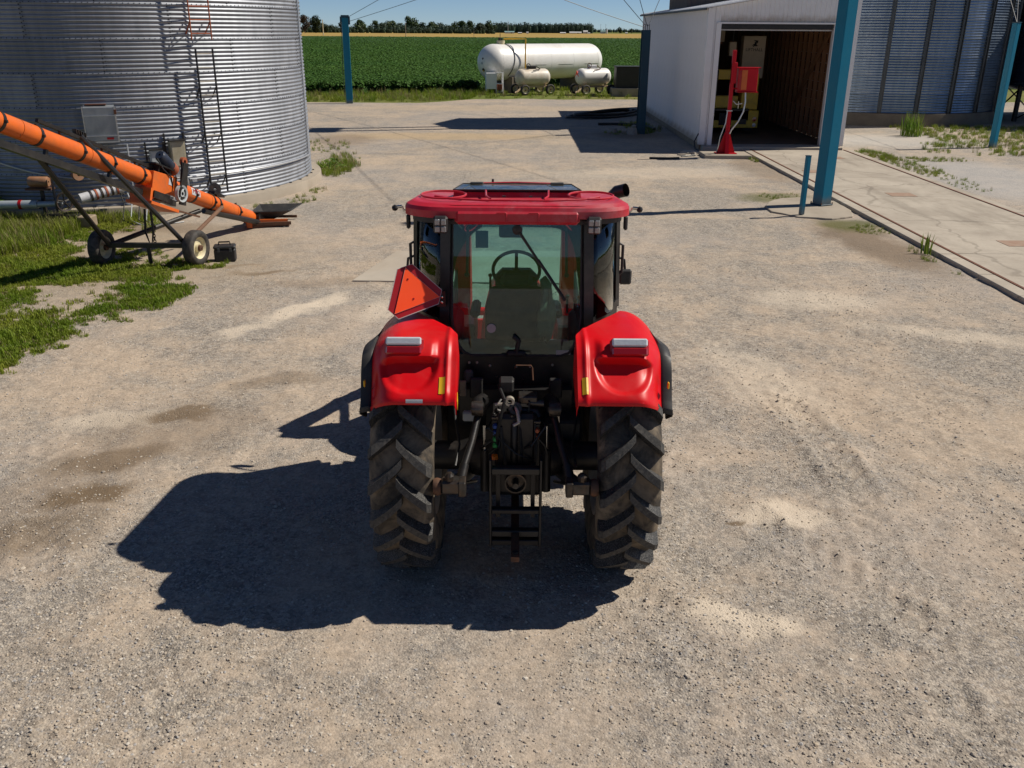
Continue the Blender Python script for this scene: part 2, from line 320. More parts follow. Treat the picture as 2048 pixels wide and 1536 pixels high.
# ------------------------------------------------------------ mesh helpers
class MB:
    """collects shapes, then links them as one mesh object"""
    def __init__(s):
        s.v, s.f, s.sm = [], [], []
    def add(s, verts, faces, smooth=False, M=None):
        o = len(s.v)
        s.v += [tuple(M @ Vector(p)) if M else tuple(p) for p in verts]
        s.f += [tuple(i + o for i in f) for f in faces]
        s.sm += [smooth] * len(faces)
        return s
    def box(s, c, d, M=None, bev=0.0, rot=None):
        x, y, z = d[0] / 2, d[1] / 2, d[2] / 2
        if rot is not None:
            RM = Matrix.Translation(c) @ rot.to_4x4()
            M = (M @ RM) if M else RM
            c = (0, 0, 0)
        if bev <= 0:
            vs_ = [(c[0] + a * x, c[1] + b * y, c[2] + e * z) for e in (-1, 1) for b in (-1, 1) for a in (-1, 1)]
            fs = [(0, 2, 3, 1), (4, 5, 7, 6), (0, 1, 5, 4), (2, 6, 7, 3), (0, 4, 6, 2), (1, 3, 7, 5)]
            return s.add(vs_, fs, False, M)
        b = min(bev, x * .95, y * .95, z * .95)
        vs_, idx = [], {}
        for ex in (-1, 1):
            for ey in (-1, 1):
                for ez in (-1, 1):
                    for ax in range(3):
                        p = [ex * x, ey * y, ez * z]
                        for k in range(3):
                            if k != ax:
                                p[k] -= (ex, ey, ez)[k] * b
                        idx[(ex, ey, ez, ax)] = len(vs_)
                        vs_.append((c[0] + p[0], c[1] + p[1], c[2] + p[2]))
        fs = []
        for ax in range(3):
            o1, o2 = [k for k in range(3) if k != ax]
            for e in (-1, 1):
                q = []
                for a, bb in ((-1, -1), (1, -1), (1, 1), (-1, 1)):
                    k = [0, 0, 0]; k[ax] = e; k[o1] = a; k[o2] = bb
                    q.append(idx[(*k, ax)])
                fl = (e > 0) ^ (ax == 1)
                fs.append(tuple(q) if fl else tuple(reversed(q)))
            for a in (-1, 1):
                for bb in (-1, 1):
                    k0 = [0, 0, 0]; k0[o1] = a; k0[o2] = bb
                    k1 = list(k0); k0[ax] = -1; k1[ax] = 1
                    q = (idx[(*k0, o1)], idx[(*k1, o1)], idx[(*k1, o2)], idx[(*k0, o2)])
                    fs.append(q)
        for ex in (-1, 1):
            for ey in (-1, 1):
                for ez in (-1, 1):
                    fs.append(tuple(idx[(ex, ey, ez, k)] for k in range(3)))
        return s.add(vs_, fs, False, M)
    def tube(s, pts, r, n=8, M=None, caps=True, closed=False):
        pts = [Vector(p) for p in pts]
        N = len(pts)
        rs = r if isinstance(r, (list, tuple)) else [r] * N
        vs_, fs = [], []
        up = None
        for i, p in enumerate(pts):
            if closed:
                t = (pts[(i + 1) % N] - pts[i - 1])
            else:
                t = (pts[min(i + 1, N - 1)] - pts[max(i - 1, 0)])
            t.normalize()
            if up is None:
                up = Vector((0, 0, 1)) if abs(t.z) < 0.9 else Vector((1, 0, 0))
            a = t.cross(up)
            if a.length < 1e-5:
                a = t.orthogonal()
            a.normalize(); b = a.cross(t); up = b
            for k in range(n):
                an = 2 * math.pi * (k + 0.5) / n
                vs_.append(p + rs[i] * (math.cos(an) * a + math.sin(an) * b))
        for i in range(N if closed else N - 1):
            j = (i + 1) % N
            for k in range(n):
                k2 = (k + 1) % n
                fs.append((i * n + k, i * n + k2, j * n + k2, j * n + k))
        s.add(vs_, fs, n > 4, M)
        if caps and not closed:
            s.add(vs_[:n], [tuple(range(n))], False, M)
            s.add(vs_[-n:], [tuple(reversed(range(n)))], False, M)
        return s
    def bar(s, a, b, w, h, M=None, up=(0, 0, 1)):
        """rectangular bar from a to b"""
        a, b = Vector(a), Vector(b)
        t = (b - a); L = t.length; t.normalize()
        u = Vector(up)
        x = t.cross(u)
        if x.length < 1e-4:
            x = t.orthogonal()
        x.normalize(); z = x.cross(t)
        rot = Matrix((x, t, z)).transposed()
        return s.box((a + b) / 2, (w, L, h), M, 0, rot)
    def lathe(s, prof, n=24, M=None, smooth=True):
        """profile (radius, z) spun round local z"""
        vs_, fs = [], []
        for r_, z in prof:
            for k in range(n):
                a = 2 * math.pi * k / n
                vs_.append((r_ * math.cos(a), r_ * math.sin(a), z))
        for i in range(len(prof) - 1):
            for k in range(n):
                k2 = (k + 1) % n
                fs.append((i * n + k, i * n + k2, (i + 1) * n + k2, (i + 1) * n + k))
        return s.add(vs_, fs, smooth, M)
    def prism(s, poly, z0, z1, M=None):
        n = len(poly)
        vs_ = [(x, y, z0) for x, y in poly] + [(x, y, z1) for x, y in poly]
        fs = [tuple(reversed(range(n))), tuple(range(n, 2 * n))]
        fs += [(i, (i + 1) % n, (i + 1) % n + n, i + n) for i in range(n)]
        return s.add(vs_, fs, False, M)
    def grid(s, P, smooth=True, M=None, flip=False):
        """P[i][j] rows of points"""
        nr, nc = len(P), len(P[0])
        vs_ = [p for row in P for p in row]
        fs = []
        for i in range(nr - 1):
            for j in range(nc - 1):
                q = (i * nc + j, i * nc + j + 1, (i + 1) * nc + j + 1, (i + 1) * nc + j)
                fs.append(tuple(reversed(q)) if flip else q)
        return s.add(vs_, fs, smooth, M)
    def mesh(s, name, mat, angle=40):
        me = bpy.data.meshes.new(name)
        me.from_pydata(s.v, [], s.f)
        me.polygons.foreach_set('use_smooth', s.sm)
        if any(s.sm):
            me.polygons.foreach_set('use_smooth', [True] * len(s.sm))
            me.set_sharp_from_angle(angle=R(angle))
        me.materials.append(MATS[mat])
        me.update()
        return me
    def build(s, name, mat, parent=None, angle=40, solid=0.0, off=-1.0, bevel=0.0, sub=0):
        o = bpy.data.objects.new(name, s.mesh(name, mat, angle))
        col.objects.link(o)
        if parent is not None:
            o.parent = parent
        if sub:
            m = o.modifiers.new('sub', 'SUBSURF'); m.levels = m.render_levels = sub
        if solid:
            m = o.modifiers.new('thick', 'SOLIDIFY'); m.thickness = solid; m.offset = off
        if bevel:
            m = o.modifiers.new('bevel', 'BEVEL'); m.width = bevel; m.segments = 2; m.limit_method = 'ANGLE'; m.angle_limit = R(35)
        return o

def tag(o, label=None, cat=None, group=None, kind=None):
    if label: o['label'] = label
    if cat: o['category'] = cat
    if group: o['group'] = group
    if kind: o['kind'] = kind
    return o
def thing(name, label, cat, loc=(0, 0, 0), rz=0.0, group=None):
    o = bpy.data.objects.new(name, None)
    o.empty_display_size = 0.2
    col.objects.link(o)
    o.location = loc; o.rotation_euler = (0, 0, rz)
    return tag(o, label, cat, group)
def copy_tree(o, parent=None):
    c = o.copy(); col.objects.link(c); c.parent = parent
    for ch in [k for k in o.children]:
        copy_tree(ch, c)
    return c
def link_mesh(name, me, parent=None, M=None):
    o = bpy.data.objects.new(name, me)
    col.objects.link(o)
    o.parent = parent
    if M is not None:
        o.matrix_local = M
    return o
def T(x, y, z): return Matrix.Translation((x, y, z))
def RX(a): return Matrix.Rotation(a, 4, 'X')
def RY(a): return Matrix.Rotation(a, 4, 'Y')
def RZ(a): return Matrix.Rotation(a, 4, 'Z')
def axis_M(p, d):
    """local z along d, origin p"""
    return Matrix.Translation(p) @ Vector(d).to_track_quat('Z', 'Y').to_matrix().to_4x4()
def text_mesh(name, s, size, mat, parent, M, extrude=0.001):
    cu = bpy.data.curves.new(name, 'FONT')
    cu.body = s; cu.size = size; cu.align_x = 'CENTER'; cu.align_y = 'CENTER'; cu.extrude = extrude
    t = bpy.data.objects.new(name + '_tmp', cu); col.objects.link(t)
    bpy.context.view_layer.update()
    me = bpy.data.meshes.new_from_object(t.evaluated_get(bpy.context.evaluated_depsgraph_get()))
    bpy.data.objects.remove(t); bpy.data.curves.remove(cu)
    me.materials.clear(); me.materials.append(MATS[mat])
    return link_mesh(name, me, parent, M)
def nz(x, y, z=0.0, o=4):
    return noise.fractal(Vector((x, y, z)), 1.0, 2.0, o)

def scatter(name, pts, protos, kind_label, mat=None):
    """pts: (x,y,z,rotz,scale) ; one object whose points carry an instanced clump (uncountable stuff)"""
    me = bpy.data.meshes.new(name)
    me.from_pydata([p[:3] for p in pts], [], [])
    for an, ix in (('rz', 3), ('sc', 4)):
        a = me.attributes.new(an, 'FLOAT', 'POINT')
        a.data.foreach_set('value', [p[ix] for p in pts])
    a = me.attributes.new('pick', 'INT', 'POINT')
    a.data.foreach_set('value', [random.randrange(len(protos)) for _ in pts])
    a = me.attributes.new('tone', 'FLOAT', 'POINT')
    a.data.foreach_set('value', [random.random() for _ in pts])
    o = bpy.data.objects.new(name, me)
    col.objects.link(o)
    ng = bpy.data.node_groups.new(name, 'GeometryNodeTree')
    ng.interface.new_socket('Geometry', in_out='INPUT', socket_type='NodeSocketGeometry')
    ng.interface.new_socket('Geometry', in_out='OUTPUT', socket_type='NodeSocketGeometry')
    N = ng.nodes; L = ng.links
    gi = N.new('NodeGroupInput'); go = N.new('NodeGroupOutput')
    mp = N.new('GeometryNodeMeshToPoints')
    ip = N.new('GeometryNodeInstanceOnPoints')
    L.new(gi.outputs[0], mp.inputs['Mesh']); L.new(mp.outputs[0], ip.inputs['Points'])
    jn = N.new('GeometryNodeGeometryToInstance')
    for po in reversed(protos):
        oi = N.new('GeometryNodeObjectInfo'); oi.inputs['Object'].default_value = po
        oi.inputs['As Instance'].default_value = False
        L.new(oi.outputs['Geometry'], jn.inputs[0])
    L.new(jn.outputs[0], ip.inputs['Instance'])
    ip.inputs['Pick Instance'].default_value = True
    def attr(nm, tp):
        n = N.new('GeometryNodeInputNamedAttribute'); n.data_type = tp; n.inputs['Name'].default_value = nm
        return n.outputs['Attribute']
    L.new(attr('pick', 'INT'), ip.inputs['Instance Index'])
    cx = N.new('ShaderNodeCombineXYZ'); L.new(attr('rz', 'FLOAT'), cx.inputs['Z'])
    L.new(cx.outputs[0], ip.inputs['Rotation'])
    L.new(attr('sc', 'FLOAT'), ip.inputs['Scale'])
    L.new(ip.outputs[0], go.inputs[0])
    md = o.modifiers.new('scatter', 'NODES'); md.node_group = ng
    tag(o, kind_label[0], kind_label[1], kind='stuff')
    return o
def proto_obj(name, mb, mat):
    """source mesh for a scatter: kept out of the scene"""
    me = mb.mesh(name, mat)
    return bpy.data.objects.new(name, me)
# ------------------------------------------------------------ ground, yard, fields
def ground_mats():
    m, nt, b = new_mat('land')
    co = node(nt, 'ShaderNodeNewGeometry').outputs['Position']
    n1 = tex_noise(nt, co, 0.05, 6, 0.6); n2 = tex_noise(nt, co, 1.2, 6, 0.7)
    base = mix(nt, ramp(nt, n1, 0.35, 0.65), (0.12, 0.165, 0.03), (0.19, 0.18, 0.06))
    base = mix(nt, math_n(nt, 'MULTIPLY', ramp(nt, n2, 0.4, 0.7), 0.6), base, (0.07, 0.095, 0.02))
    setin(nt, b, 'Base Color', base); b.inputs['Roughness'].default_value = 1.0
    b.inputs['Specular IOR Level'].default_value = 0.1
    bump(nt, b, n2, 0.6, 0.05)
    MATS['land'] = m

    m, nt, b = new_mat('gravel')
    co = node(nt, 'ShaderNodeNewGeometry').outputs['Position']
    big = tex_noise(nt, co, 0.35, 6, 0.62, 0.6)
    mid = tex_noise(nt, co, 1.6, 7, 0.68, 0.4)
    fine = tex_noise(nt, co, 14.0, 6, 0.72)
    grit = tex_noise(nt, co, 120.0, 3, 0.7)
    v1 = node(nt, 'ShaderNodeTexVoronoi'); setin(nt, v1, 'Vector', co); v1.inputs['Scale'].default_value = 62
    v2 = node(nt, 'ShaderNodeTexVoronoi'); setin(nt, v2, 'Vector', co); v2.inputs['Scale'].default_value = 27
    dust = (0.435, 0.348, 0.262)
    stone = mix(nt, node_sep(nt, v1.outputs['Color'], 0), (0.17, 0.15, 0.13), (0.46, 0.405, 0.335))
    stone = mix(nt, math_n(nt, 'MULTIPLY', ramp(nt, node_sep(nt, v1.outputs['Color'], 1), 0.78, 0.9), 0.6), stone, (0.27, 0.265, 0.265))
    stone2 = mix(nt, node_sep(nt, v2.outputs['Color'], 0), (0.19, 0.165, 0.14), (0.42, 0.37, 0.305))
    stone = mix(nt, ramp(nt, node_sep(nt, v2.outputs['Color'], 2), 0.55, 0.62), stone, stone2)
    # how much packed dust covers the stones
    cov = math_n(nt, 'ADD', math_n(nt, 'MULTIPLY', big, 0.6), math_n(nt, 'MULTIPLY', mid, 0.55))
    cov = math_n(nt, 'ADD', cov, math_n(nt, 'MULTIPLY', fine, 0.28))
    covr = ramp(nt, cov, 0.60, 0.86)
    base = mix(nt, covr, stone, dust)
    base = mix(nt, math_n(nt, 'MULTIPLY', ramp(nt, grit, 0.45, 0.75), 0.25), base, (0.20, 0.17, 0.135))
    warm = tex_noise(nt, co, 0.16, 4, 0.6, 0.3)
    base = mix(nt, math_n(nt, 'MULTIPLY', ramp(nt, warm, 0.42, 0.66), 0.35), base, (0.29, 0.275, 0.265), 'MIX')
    g1 = tex_noise(nt, co, 34.0, 3, 0.8); g2 = tex_noise(nt, co, 8.0, 5, 0.8)
    gv = math_n(nt, 'ADD', math_n(nt, 'MULTIPLY', ramp(nt, g1, 0.32, 0.68), 0.34), math_n(nt, 'MULTIPLY', ramp(nt, g2, 0.32, 0.68), 0.26))
    hv = node(nt, 'ShaderNodeHueSaturation'); setin(nt, hv, 'Color', base); setin(nt, hv, 'Value', math_n(nt, 'ADD', gv, 0.72))
    base = hv.outputs[0]
    wob = node(nt, 'ShaderNodeTexNoise'); setin(nt, wob, 'Vector', co); wob.inputs['Scale'].default_value = 1.7; wob.inputs['Detail'].default_value = 7
    wv = node(nt, 'ShaderNodeVectorMath', operation='MULTIPLY_ADD')
    nt.links.new(wob.outputs['Color'], wv.inputs[0]); wv.inputs[1].default_value = (0.9, 0.9, 0); nt.links.new(co, wv.inputs[2])
    PALE, STAIN, SOIL, MOSS = (0.60, 0.51, 0.40), (0.15, 0.105, 0.063), (0.19, 0.14, 0.095), (0.10, 0.105, 0.025)
    patches = [  # x, y, rx, ry, angle, colour, strength
        (-2.95, 12.6, 0.95, 0.28, 52, PALE, 0.95), (-3.6, 11.5, 0.6, 0.18, 52, PALE, 0.7), (-1.85, 12.6, 0.45, 0.7, 0, PALE, 0.6),
        (-4.0, 8.5, 0.75, 0.25, 20, PALE, 0.7), (1.6, 5.17, 0.36, 0.15, -15, PALE, 0.85), (2.3, 6.58, 0.4, 0.2, 8, PALE, 0.7),
        (4.6, 13.1, 1.1, 0.6, 0, PALE, 0.6), (6.0, 11.4, 1.4, 0.35, -20, PALE, 0.55), (2.9, 9.9, 0.5, 1.4, 15, PALE, 0.45),
        (-3.0, 35.0, 5.0, 1.4, 0, (0.44, 0.32, 0.18), 0.6), (-1.0, 48.0, 9.0, 2.0, 0, (0.46, 0.36, 0.25), 0.5), (4.0, 26.0, 4.0, 1.2, 10, PALE, 0.35),
        (-3.4, 8.72, 0.36, 0.17, 15, STAIN, 0.85), (-2.8, 9.6, 0.6, 0.25, 25, STAIN, 0.45), (-3.75, 7.55, 0.6, 0.33, 22, STAIN, 0.75), (-3.5, 8.1, 1.3, 0.8, 50, SOIL, 0.4), (-4.3, 6.4, 1.2, 0.8, 40, SOIL, 0.4),
        (-3.65, 6.85, 0.42, 0.2, 22, STAIN, 0.9), (-3.9, 6.2, 0.7, 0.3, 22, STAIN, 0.45), (-4.2, 14.5, 0.6, 0.14, 15, STAIN, 0.8),
        (-4.8, 14.9, 0.7, 0.2, 5, SOIL, 0.7), (-3.1, 13.9, 1.1, 0.3, 15, SOIL, 0.35),
        (6.9, 17.0, 0.75, 2.6, 6, SOIL, 0.8), (6.4, 22.0, 1.0, 0.8, 0, MOSS, 0.7), (7.1, 18.7, 0.75, 0.8, 0, MOSS, 0.75), (7.3, 27, 0.8, 3.0, 0, SOIL, 0.5),
        (1.9, 6.45, 0.14, 0.05, 20, STAIN, 0.8), (-7.0, 15.5, 3.4, 3.0, 0, (0.34, 0.265, 0.175), 0.6),
        (14.5, 34.5, 3.5, 2.5, 0, (0.44, 0.42, 0.39), 0.6), (13.5, 25.0, 2.5, 5.0, 0, (0.42, 0.41, 0.40), 0.6),
        (4.6, 36.0, 1.6, 1.6, 0, SOIL, 0.6), (-8.5, 18.0, 3.0, 0.7, 0, SOIL, 0.7), (-6.2, 33.5, 1.3, 2.0, 0, SOIL, 0.5)]
    for (x, y, rx, ry, an, c, st) in patches:
        mp = node(nt, 'ShaderNodeMapping', vector_type='TEXTURE')
        nt.links.new(wv.outputs[0], mp.inputs['Vector'])
        mp.inputs['Location'].default_value = (x + 0.45, y + 0.45, 0); mp.inputs['Rotation'].default_value = (0, 0, R(an))
        mp.inputs['Scale'].default_value = (rx, ry, 1)
        ln = node(nt, 'ShaderNodeVectorMath', operation='LENGTH'); 
        fl = node(nt, 'ShaderNodeVectorMath', operation='MULTIPLY'); fl.inputs[1].default_value = (1, 1, 0)
        nt.links.new(mp.outputs[0], fl.inputs[0]); nt.links.new(fl.outputs[0], ln.inputs[0])
        k = math_n(nt, 'MULTIPLY', ramp(nt, ln.outputs['Value'], 1.25, 0.45), st)
        k = math_n(nt, 'MULTIPLY', k, ramp(nt, fine, 0.12, 0.48))
        base = mix(nt, k, base, c)
    setin(nt, b, 'Base Color', base)
    b.inputs['Roughness'].default_value = 0.95; b.inputs['Specular IOR Level'].default_value = 0.15
    h = math_n(nt, 'MULTIPLY', math_n(nt, 'SUBTRACT', 1.0, v1.outputs['Distance']), math_n(nt, 'SUBTRACT', 1.15, covr))
    b1 = bump(nt, b, h, 0.55, 0.012)
    b2 = bump(nt, b, fine, 0.5, 0.03, b1)
    bump(nt, b, mid, 0.35, 0.08, b2)
    MATS['gravel'] = m

    m, nt, b = new_mat('stubble')
    co = node(nt, 'ShaderNodeNewGeometry').outputs['Position']
    n1 = tex_noise(nt, co, 0.02, 5, 0.6); n2 = tex_noise(nt, co, 0.6, 6, 0.7)
    base = mix(nt, ramp(nt, n1, 0.3, 0.7), (0.40, 0.27, 0.075), (0.33, 0.23, 0.085))
    base = mix(nt, math_n(nt, 'MULTIPLY', ramp(nt, n2, 0.45, 0.7), 0.4), base, (0.22, 0.18, 0.05))
    setin(nt, b, 'Base Color', base); b.inputs['Roughness'].default_value = 1.0; b.inputs['Specular IOR Level'].default_value = 0.1
    MATS['stubble'] = m
    m, nt, b = new_mat('canopy')
    co = node(nt, 'ShaderNodeNewGeometry').outputs['Position']
    mp = node(nt, 'ShaderNodeMapping'); setin(nt, mp, 'Vector', co); mp.inputs['Scale'].default_value = (0.25, 1, 1)
    n1 = tex_noise(nt, mp.outputs[0], 0.05, 5, 0.6); n2 = tex_noise(nt, co, 3.0, 6, 0.75)
    base = mix(nt, ramp(nt, n1, 0.3, 0.7), (0.040, 0.105, 0.016), (0.056, 0.128, 0.02))
    base = mix(nt, ramp(nt, n2, 0.35, 0.7), tuple(x * 0.5 for x in (0.03, 0.075, 0.012)), base)
    setin(nt, b, 'Base Color', base); b.inputs['Roughness'].default_value = 0.8; b.inputs['Specular IOR Level'].default_value = 0.2
    bump(nt, b, n2, 1.0, 0.25)
    MATS['canopy'] = m
    m, nt, b = new_mat('pebble')
    at = node(nt, 'ShaderNodeAttribute', attribute_type='INSTANCER', attribute_name='tone')
    cr = node(nt, 'ShaderNodeValToRGB'); nt.links.new(at.outputs['Fac'], cr.inputs[0])
    cr.color_ramp.interpolation = 'CONSTANT'
    cols = [(0.42, 0.36, 0.29), (0.37, 0.32, 0.265), (0.48, 0.42, 0.345), (0.31, 0.27, 0.225), (0.43, 0.355, 0.265), (0.37, 0.35, 0.33), (0.54, 0.49, 0.42), (0.33, 0.27, 0.21)]
    el = cr.color_ramp.elements
    el[0].color = (*cols[0], 1); el[1].position = 1 / 8; el[1].color = (*cols[1], 1)
    for i in range(2, 8):
        e = el.new(i / 8); e.color = (*cols[i], 1)
    setin(nt, b, 'Base Color', cr.outputs[0]); b.inputs['Roughness'].default_value = 0.9; b.inputs['Specular IOR Level'].default_value = 0.2
    MATS['pebble'] = m
def node_sep(nt, c, i):
    n = node(nt, 'ShaderNodeSeparateColor'); nt.links.new(c, n.inputs[0]); return n.outputs[i]
ground_mats()

g_ = MB()
gs = [-4500, -1200, -400, -150, -60, 0, 60, 150, 400, 1200, 4500]
g_.grid([[(x, y, -0.03) for x in gs] for y in [-300, -60, 0, 60, 150, 400, 800, 1500, 3000, 7000]], False)
tag(g_.build('ground', 'land'), kind='structure')

TRACKS = []
for (x0, y0, x1, y1, w) in ((-2.45, 5.75, -2.75, 3.6, .2), (-2.05, 5.0, -2.35, 3.4, .18), (2.55, 11.6, 3.1, 7.0, .22), (3.1, 9.4, 2.75, 4.2, .2), (1.75, 7.4, 3.0, 4.6, .2), (1.0, 5.6, 2.0, 3.4, .2), (2.1, 5.6, 2.9, 3.9, .2), (1.25, 8.4, 2.1, 6.4, .2), (4.6, 9.6, 4.3, 4.5, .22), (-4.4, 8.0, -3.4, 5.0, .2)):
    L_t = math.hypot(x1 - x0, y1 - y0); TRACKS.append((x0, y0, (x1 - x0) / L_t, (y1 - y0) / L_t, w, L_t))
def zrel(x, y):
    """gentle relief of the gravel yard"""
    d = math.hypot(x, y)
    k = 1.0 / (1 + max(0, d - 10) * 0.06)
    z = 0.014 * nz(x * 0.9, y * 0.9, 3.1) + 0.016 * nz(x * 3.1, y * 3.1, 7.7, 3) + 0.008 * nz(x * 9, y * 9, 1.7, 2)
    # crossing tyre tracks pressed into the dust, lower right
    for (ax, ay, dx, dy, w, L) in TRACKS:
        t = (x - ax) * dx + (y - ay) * dy; q = (x - ax) * -dy + (y - ay) * dx
        q += 0.12 * math.sin(t * 0.8 + ax)
        if abs(q) < w * 1.7 and -0.4 < t < L + 0.4:
            edge = math.exp(-((abs(q) - w) / 0.05) ** 2) * 0.016
            tr_ = math.sin((t + abs(q) * 0.9 + (0.1 if q > 0 else 0)) * 2 * math.pi / 0.205)
            inn = (0.016 * max(-0.3, tr_) - 0.006) if abs(q) < w else 0
            fade = min(1, max(0, (t + 0.4) / 0.6)) * min(1, max(0, (L + 0.4 - t) / 0.6))
            z += (edge + inn) * fade * max(0.15, min(1, 0.65 + 1.3 * nz(x * 0.9, y * 0.9, 5.0)))
    return k * z
xs = [-60, -45, -34, -26, -20, -16, -13, -11] + [-9.5 + 0.5 * i for i in range(6)] + [-6.6 + 0.042 * i for i in range(316)] + [6.8 + 0.4 * i for i in range(10)] + [11.5, 13, 15, 18, 22, 27, 34, 45, 60]
ys = [-40, -20, -10, -4, 0, 2, 2.6] + [3.0 + 0.042 * i for i in range(217)] + [12.2 + 0.14 * i for i in range(70)] + [22.2 + 0.5 * i for i in range(30)] + [38 + i for i in range(14)]
yard = MB()
rows = []
for y in ys:
    rows.append([(x, y, 0.004 + zrel(x, y)) for x in xs])
far = []
for x in xs:
    e = 51.0 + 3.8 / (1 + math.exp(-max(-40, x + 3.5) * 1.2)) + 0.5 * nz(x * 0.5, 0.3)
    far.append((x, max(e, 51.2), 0.0))
rows.append(far)
yard.grid(rows, True)
tag(yard.build('gravel_yard', 'gravel', angle=180), kind='structure')

# loose gravel lying on the yard
def rock_proto(name, mat, seed):
    rr = random.Random(seed)
    t = (1 + 5 ** .5) / 2
    V = [(-1, t, 0), (1, t, 0), (-1, -t, 0), (1, -t, 0), (0, -1, t), (0, 1, t), (0, -1, -t), (0, 1, -t), (t, 0, -1), (t, 0, 1), (-t, 0, -1), (-t, 0, 1)]
    F = [(0, 11, 5), (0, 5, 1), (0, 1, 7), (0, 7, 10), (0, 10, 11), (1, 5, 9), (5, 11, 4), (11, 10, 2), (10, 7, 6), (7, 1, 8), (3, 9, 4), (3, 4, 2), (3, 2, 6), (3, 6, 8), (3, 8, 9), (4, 9, 5), (2, 4, 11), (6, 2, 10), (8, 6, 7), (9, 8, 1)]
    sx, sy, sz = rr.uniform(.8, 1.3), rr.uniform(.7, 1.1), rr.uniform(.5, .8)
    V = [(x / 1.9 * sx * rr.uniform(.75, 1.2), y / 1.9 * sy * rr.uniform(.75, 1.2), z / 1.9 * sz * rr.uniform(.75, 1.2)) for x, y, z in V]
    return proto_obj(name, MB().add(V, F), mat)
peb = [rock_proto('pebble_form', 'pebble', s) for s in range(5)]
pts = []
rg = random.Random(11)
while len(pts) < 62000:
    y = 3.1 + (rg.random() ** 1.7) * 13.0
    x = rg.uniform(-1, 1) * (0.66 * y + 1.0)
    if x > 7.2: continue
    k = 0.5 + 0.62 * nz(x * 0.55, y * 0.55, 9.0) + 0.45 * nz(x * 2.3, y * 2.3, 4.0, 3)
    if rg.random() > max(0.06, min(1, k)): continue
    s = 0.0035 + 0.0085 * rg.random() ** 2.6
    if rg.random() < 0.01: s *= 1.8
    pts.append((x, y, 0.004 + zrel(x, y) + s * 0.15, rg.uniform(0, 6.28), s))
scatter('loose_gravel', pts, peb, ('loose grey and tan gravel strewn over the yard', 'gravel'))

# concrete apron slab the tractor stands in front of
sl = MB(); sl.prism([(-2.58, 13.98), (0.9, 13.90), (0.9, 16.14), (-2.12, 16.06)], -0.05, 0.03)
tag(sl.build('concrete_slab', 'concrete_pale', bevel=0.008), kind='structure')

# far stubble strip, crop
st = MB(); st.grid([[(x, y, -0.01) for x in (-900, -300, -100, 0, 100, 300, 900)] for y in (395, 450, 520, 600, 700, 1000)], False)
tag(st.build('stubble_field', 'stubble'), kind='structure')

def crop_edge(x):
    x = max(-60, min(60, x))
    return 57.3 + 3.2 / (1 + math.exp(-(x + 8) * 0.6)) + 7.5 / (1 + math.exp(-(x + 1.6) * 2.5)) + 0.25 * nz(x, 1.0)
cp = MB()
cxs = [-420, -250, -150, -90, -60, -45] + [-36 + 0.75 * i for i in range(90)] + [33, 40, 55, 80, 120, 180, 260]
cys = [0, 0.35, 0.8, 1.5] + [2.5 + 1.2 * i for i in range(60)] + [76 + 4 * i for i in range(30)] + [205, 230, 260, 300, 345]
rows = []
for i, dy in enumerate(cys):
    row = []
    for x in cxs:
        e = crop_edge(x)
        y = e + dy * (400 - e) / 345
        h = 0.0 if i == 0 else (0.42 if i == 1 else 0.55) + 0.10 * nz(x * 0.8, y * 0.8, 2.0, 3)
        row.append((x, y, h - 0.02))
    rows.append(row)
cp.grid(rows, True)
canopy = cp.build('soybean_field', 'canopy', angle=180)
tag(canopy, 'dark green soybean crop covering the flat field', 'crop', kind='stuff')
def soy_proto(seed):
    rr = random.Random(seed); m = MB()
    for i in range(60):
        a = rr.uniform(0, 6.28); el = rr.uniform(0.1, 1.5); d = 0.32 * rr.uniform(.5, 1)
        p = Vector((math.cos(a) * math.cos(el) * d, math.sin(a) * math.cos(el) * d, math.sin(el) * d * 1.1))
        n = (p + Vector((rr.uniform(-.2, .2), rr.uniform(-.2, .2), .25))).normalized()
        u = n.orthogonal().normalized(); u.rotate(Matrix.Rotation(rr.uniform(0, 6.28), 3, n)); v = n.cross(u)
        s = rr.uniform(0.038, 0.07)
        m.add([p + u * s * 1.4, p + v * s, p - u * s * 1.2, p - v * s], [(0, 1, 2, 3)])
    return proto_obj('soy_clump', m, 'soy_leaf')
soy = [soy_proto(i) for i in range(4)]
pts = []
while len(pts) < 44000:
    y0 = 1 / (1 / 57.0 - rg.random() * (1 / 57.0 - 1 / 398.0))
    x = rg.uniform(-0.36 * y0, 0.27 * y0)
    e = crop_edge(x)
    sc_ = (y0 / 57.0) ** 0.75
    y = round(y0 / 0.5) * 0.5 + rg.gauss(0, 0.09 * sc_)
    if y < e + 0.15: continue
    sz = rg.uniform(.7, 1.15) * min(sc_, 2.2)
    pts.append((x, y, 0.74 - 0.36 * sz + 0.08 * nz(x * .8, y * .8, 2.0, 3) + rg.uniform(-.04, .04), rg.uniform(0, 6.28), sz))
scatter('soybean_leaves', pts, soy, ('leafy soybean plants at the near side of the field', 'crop'))

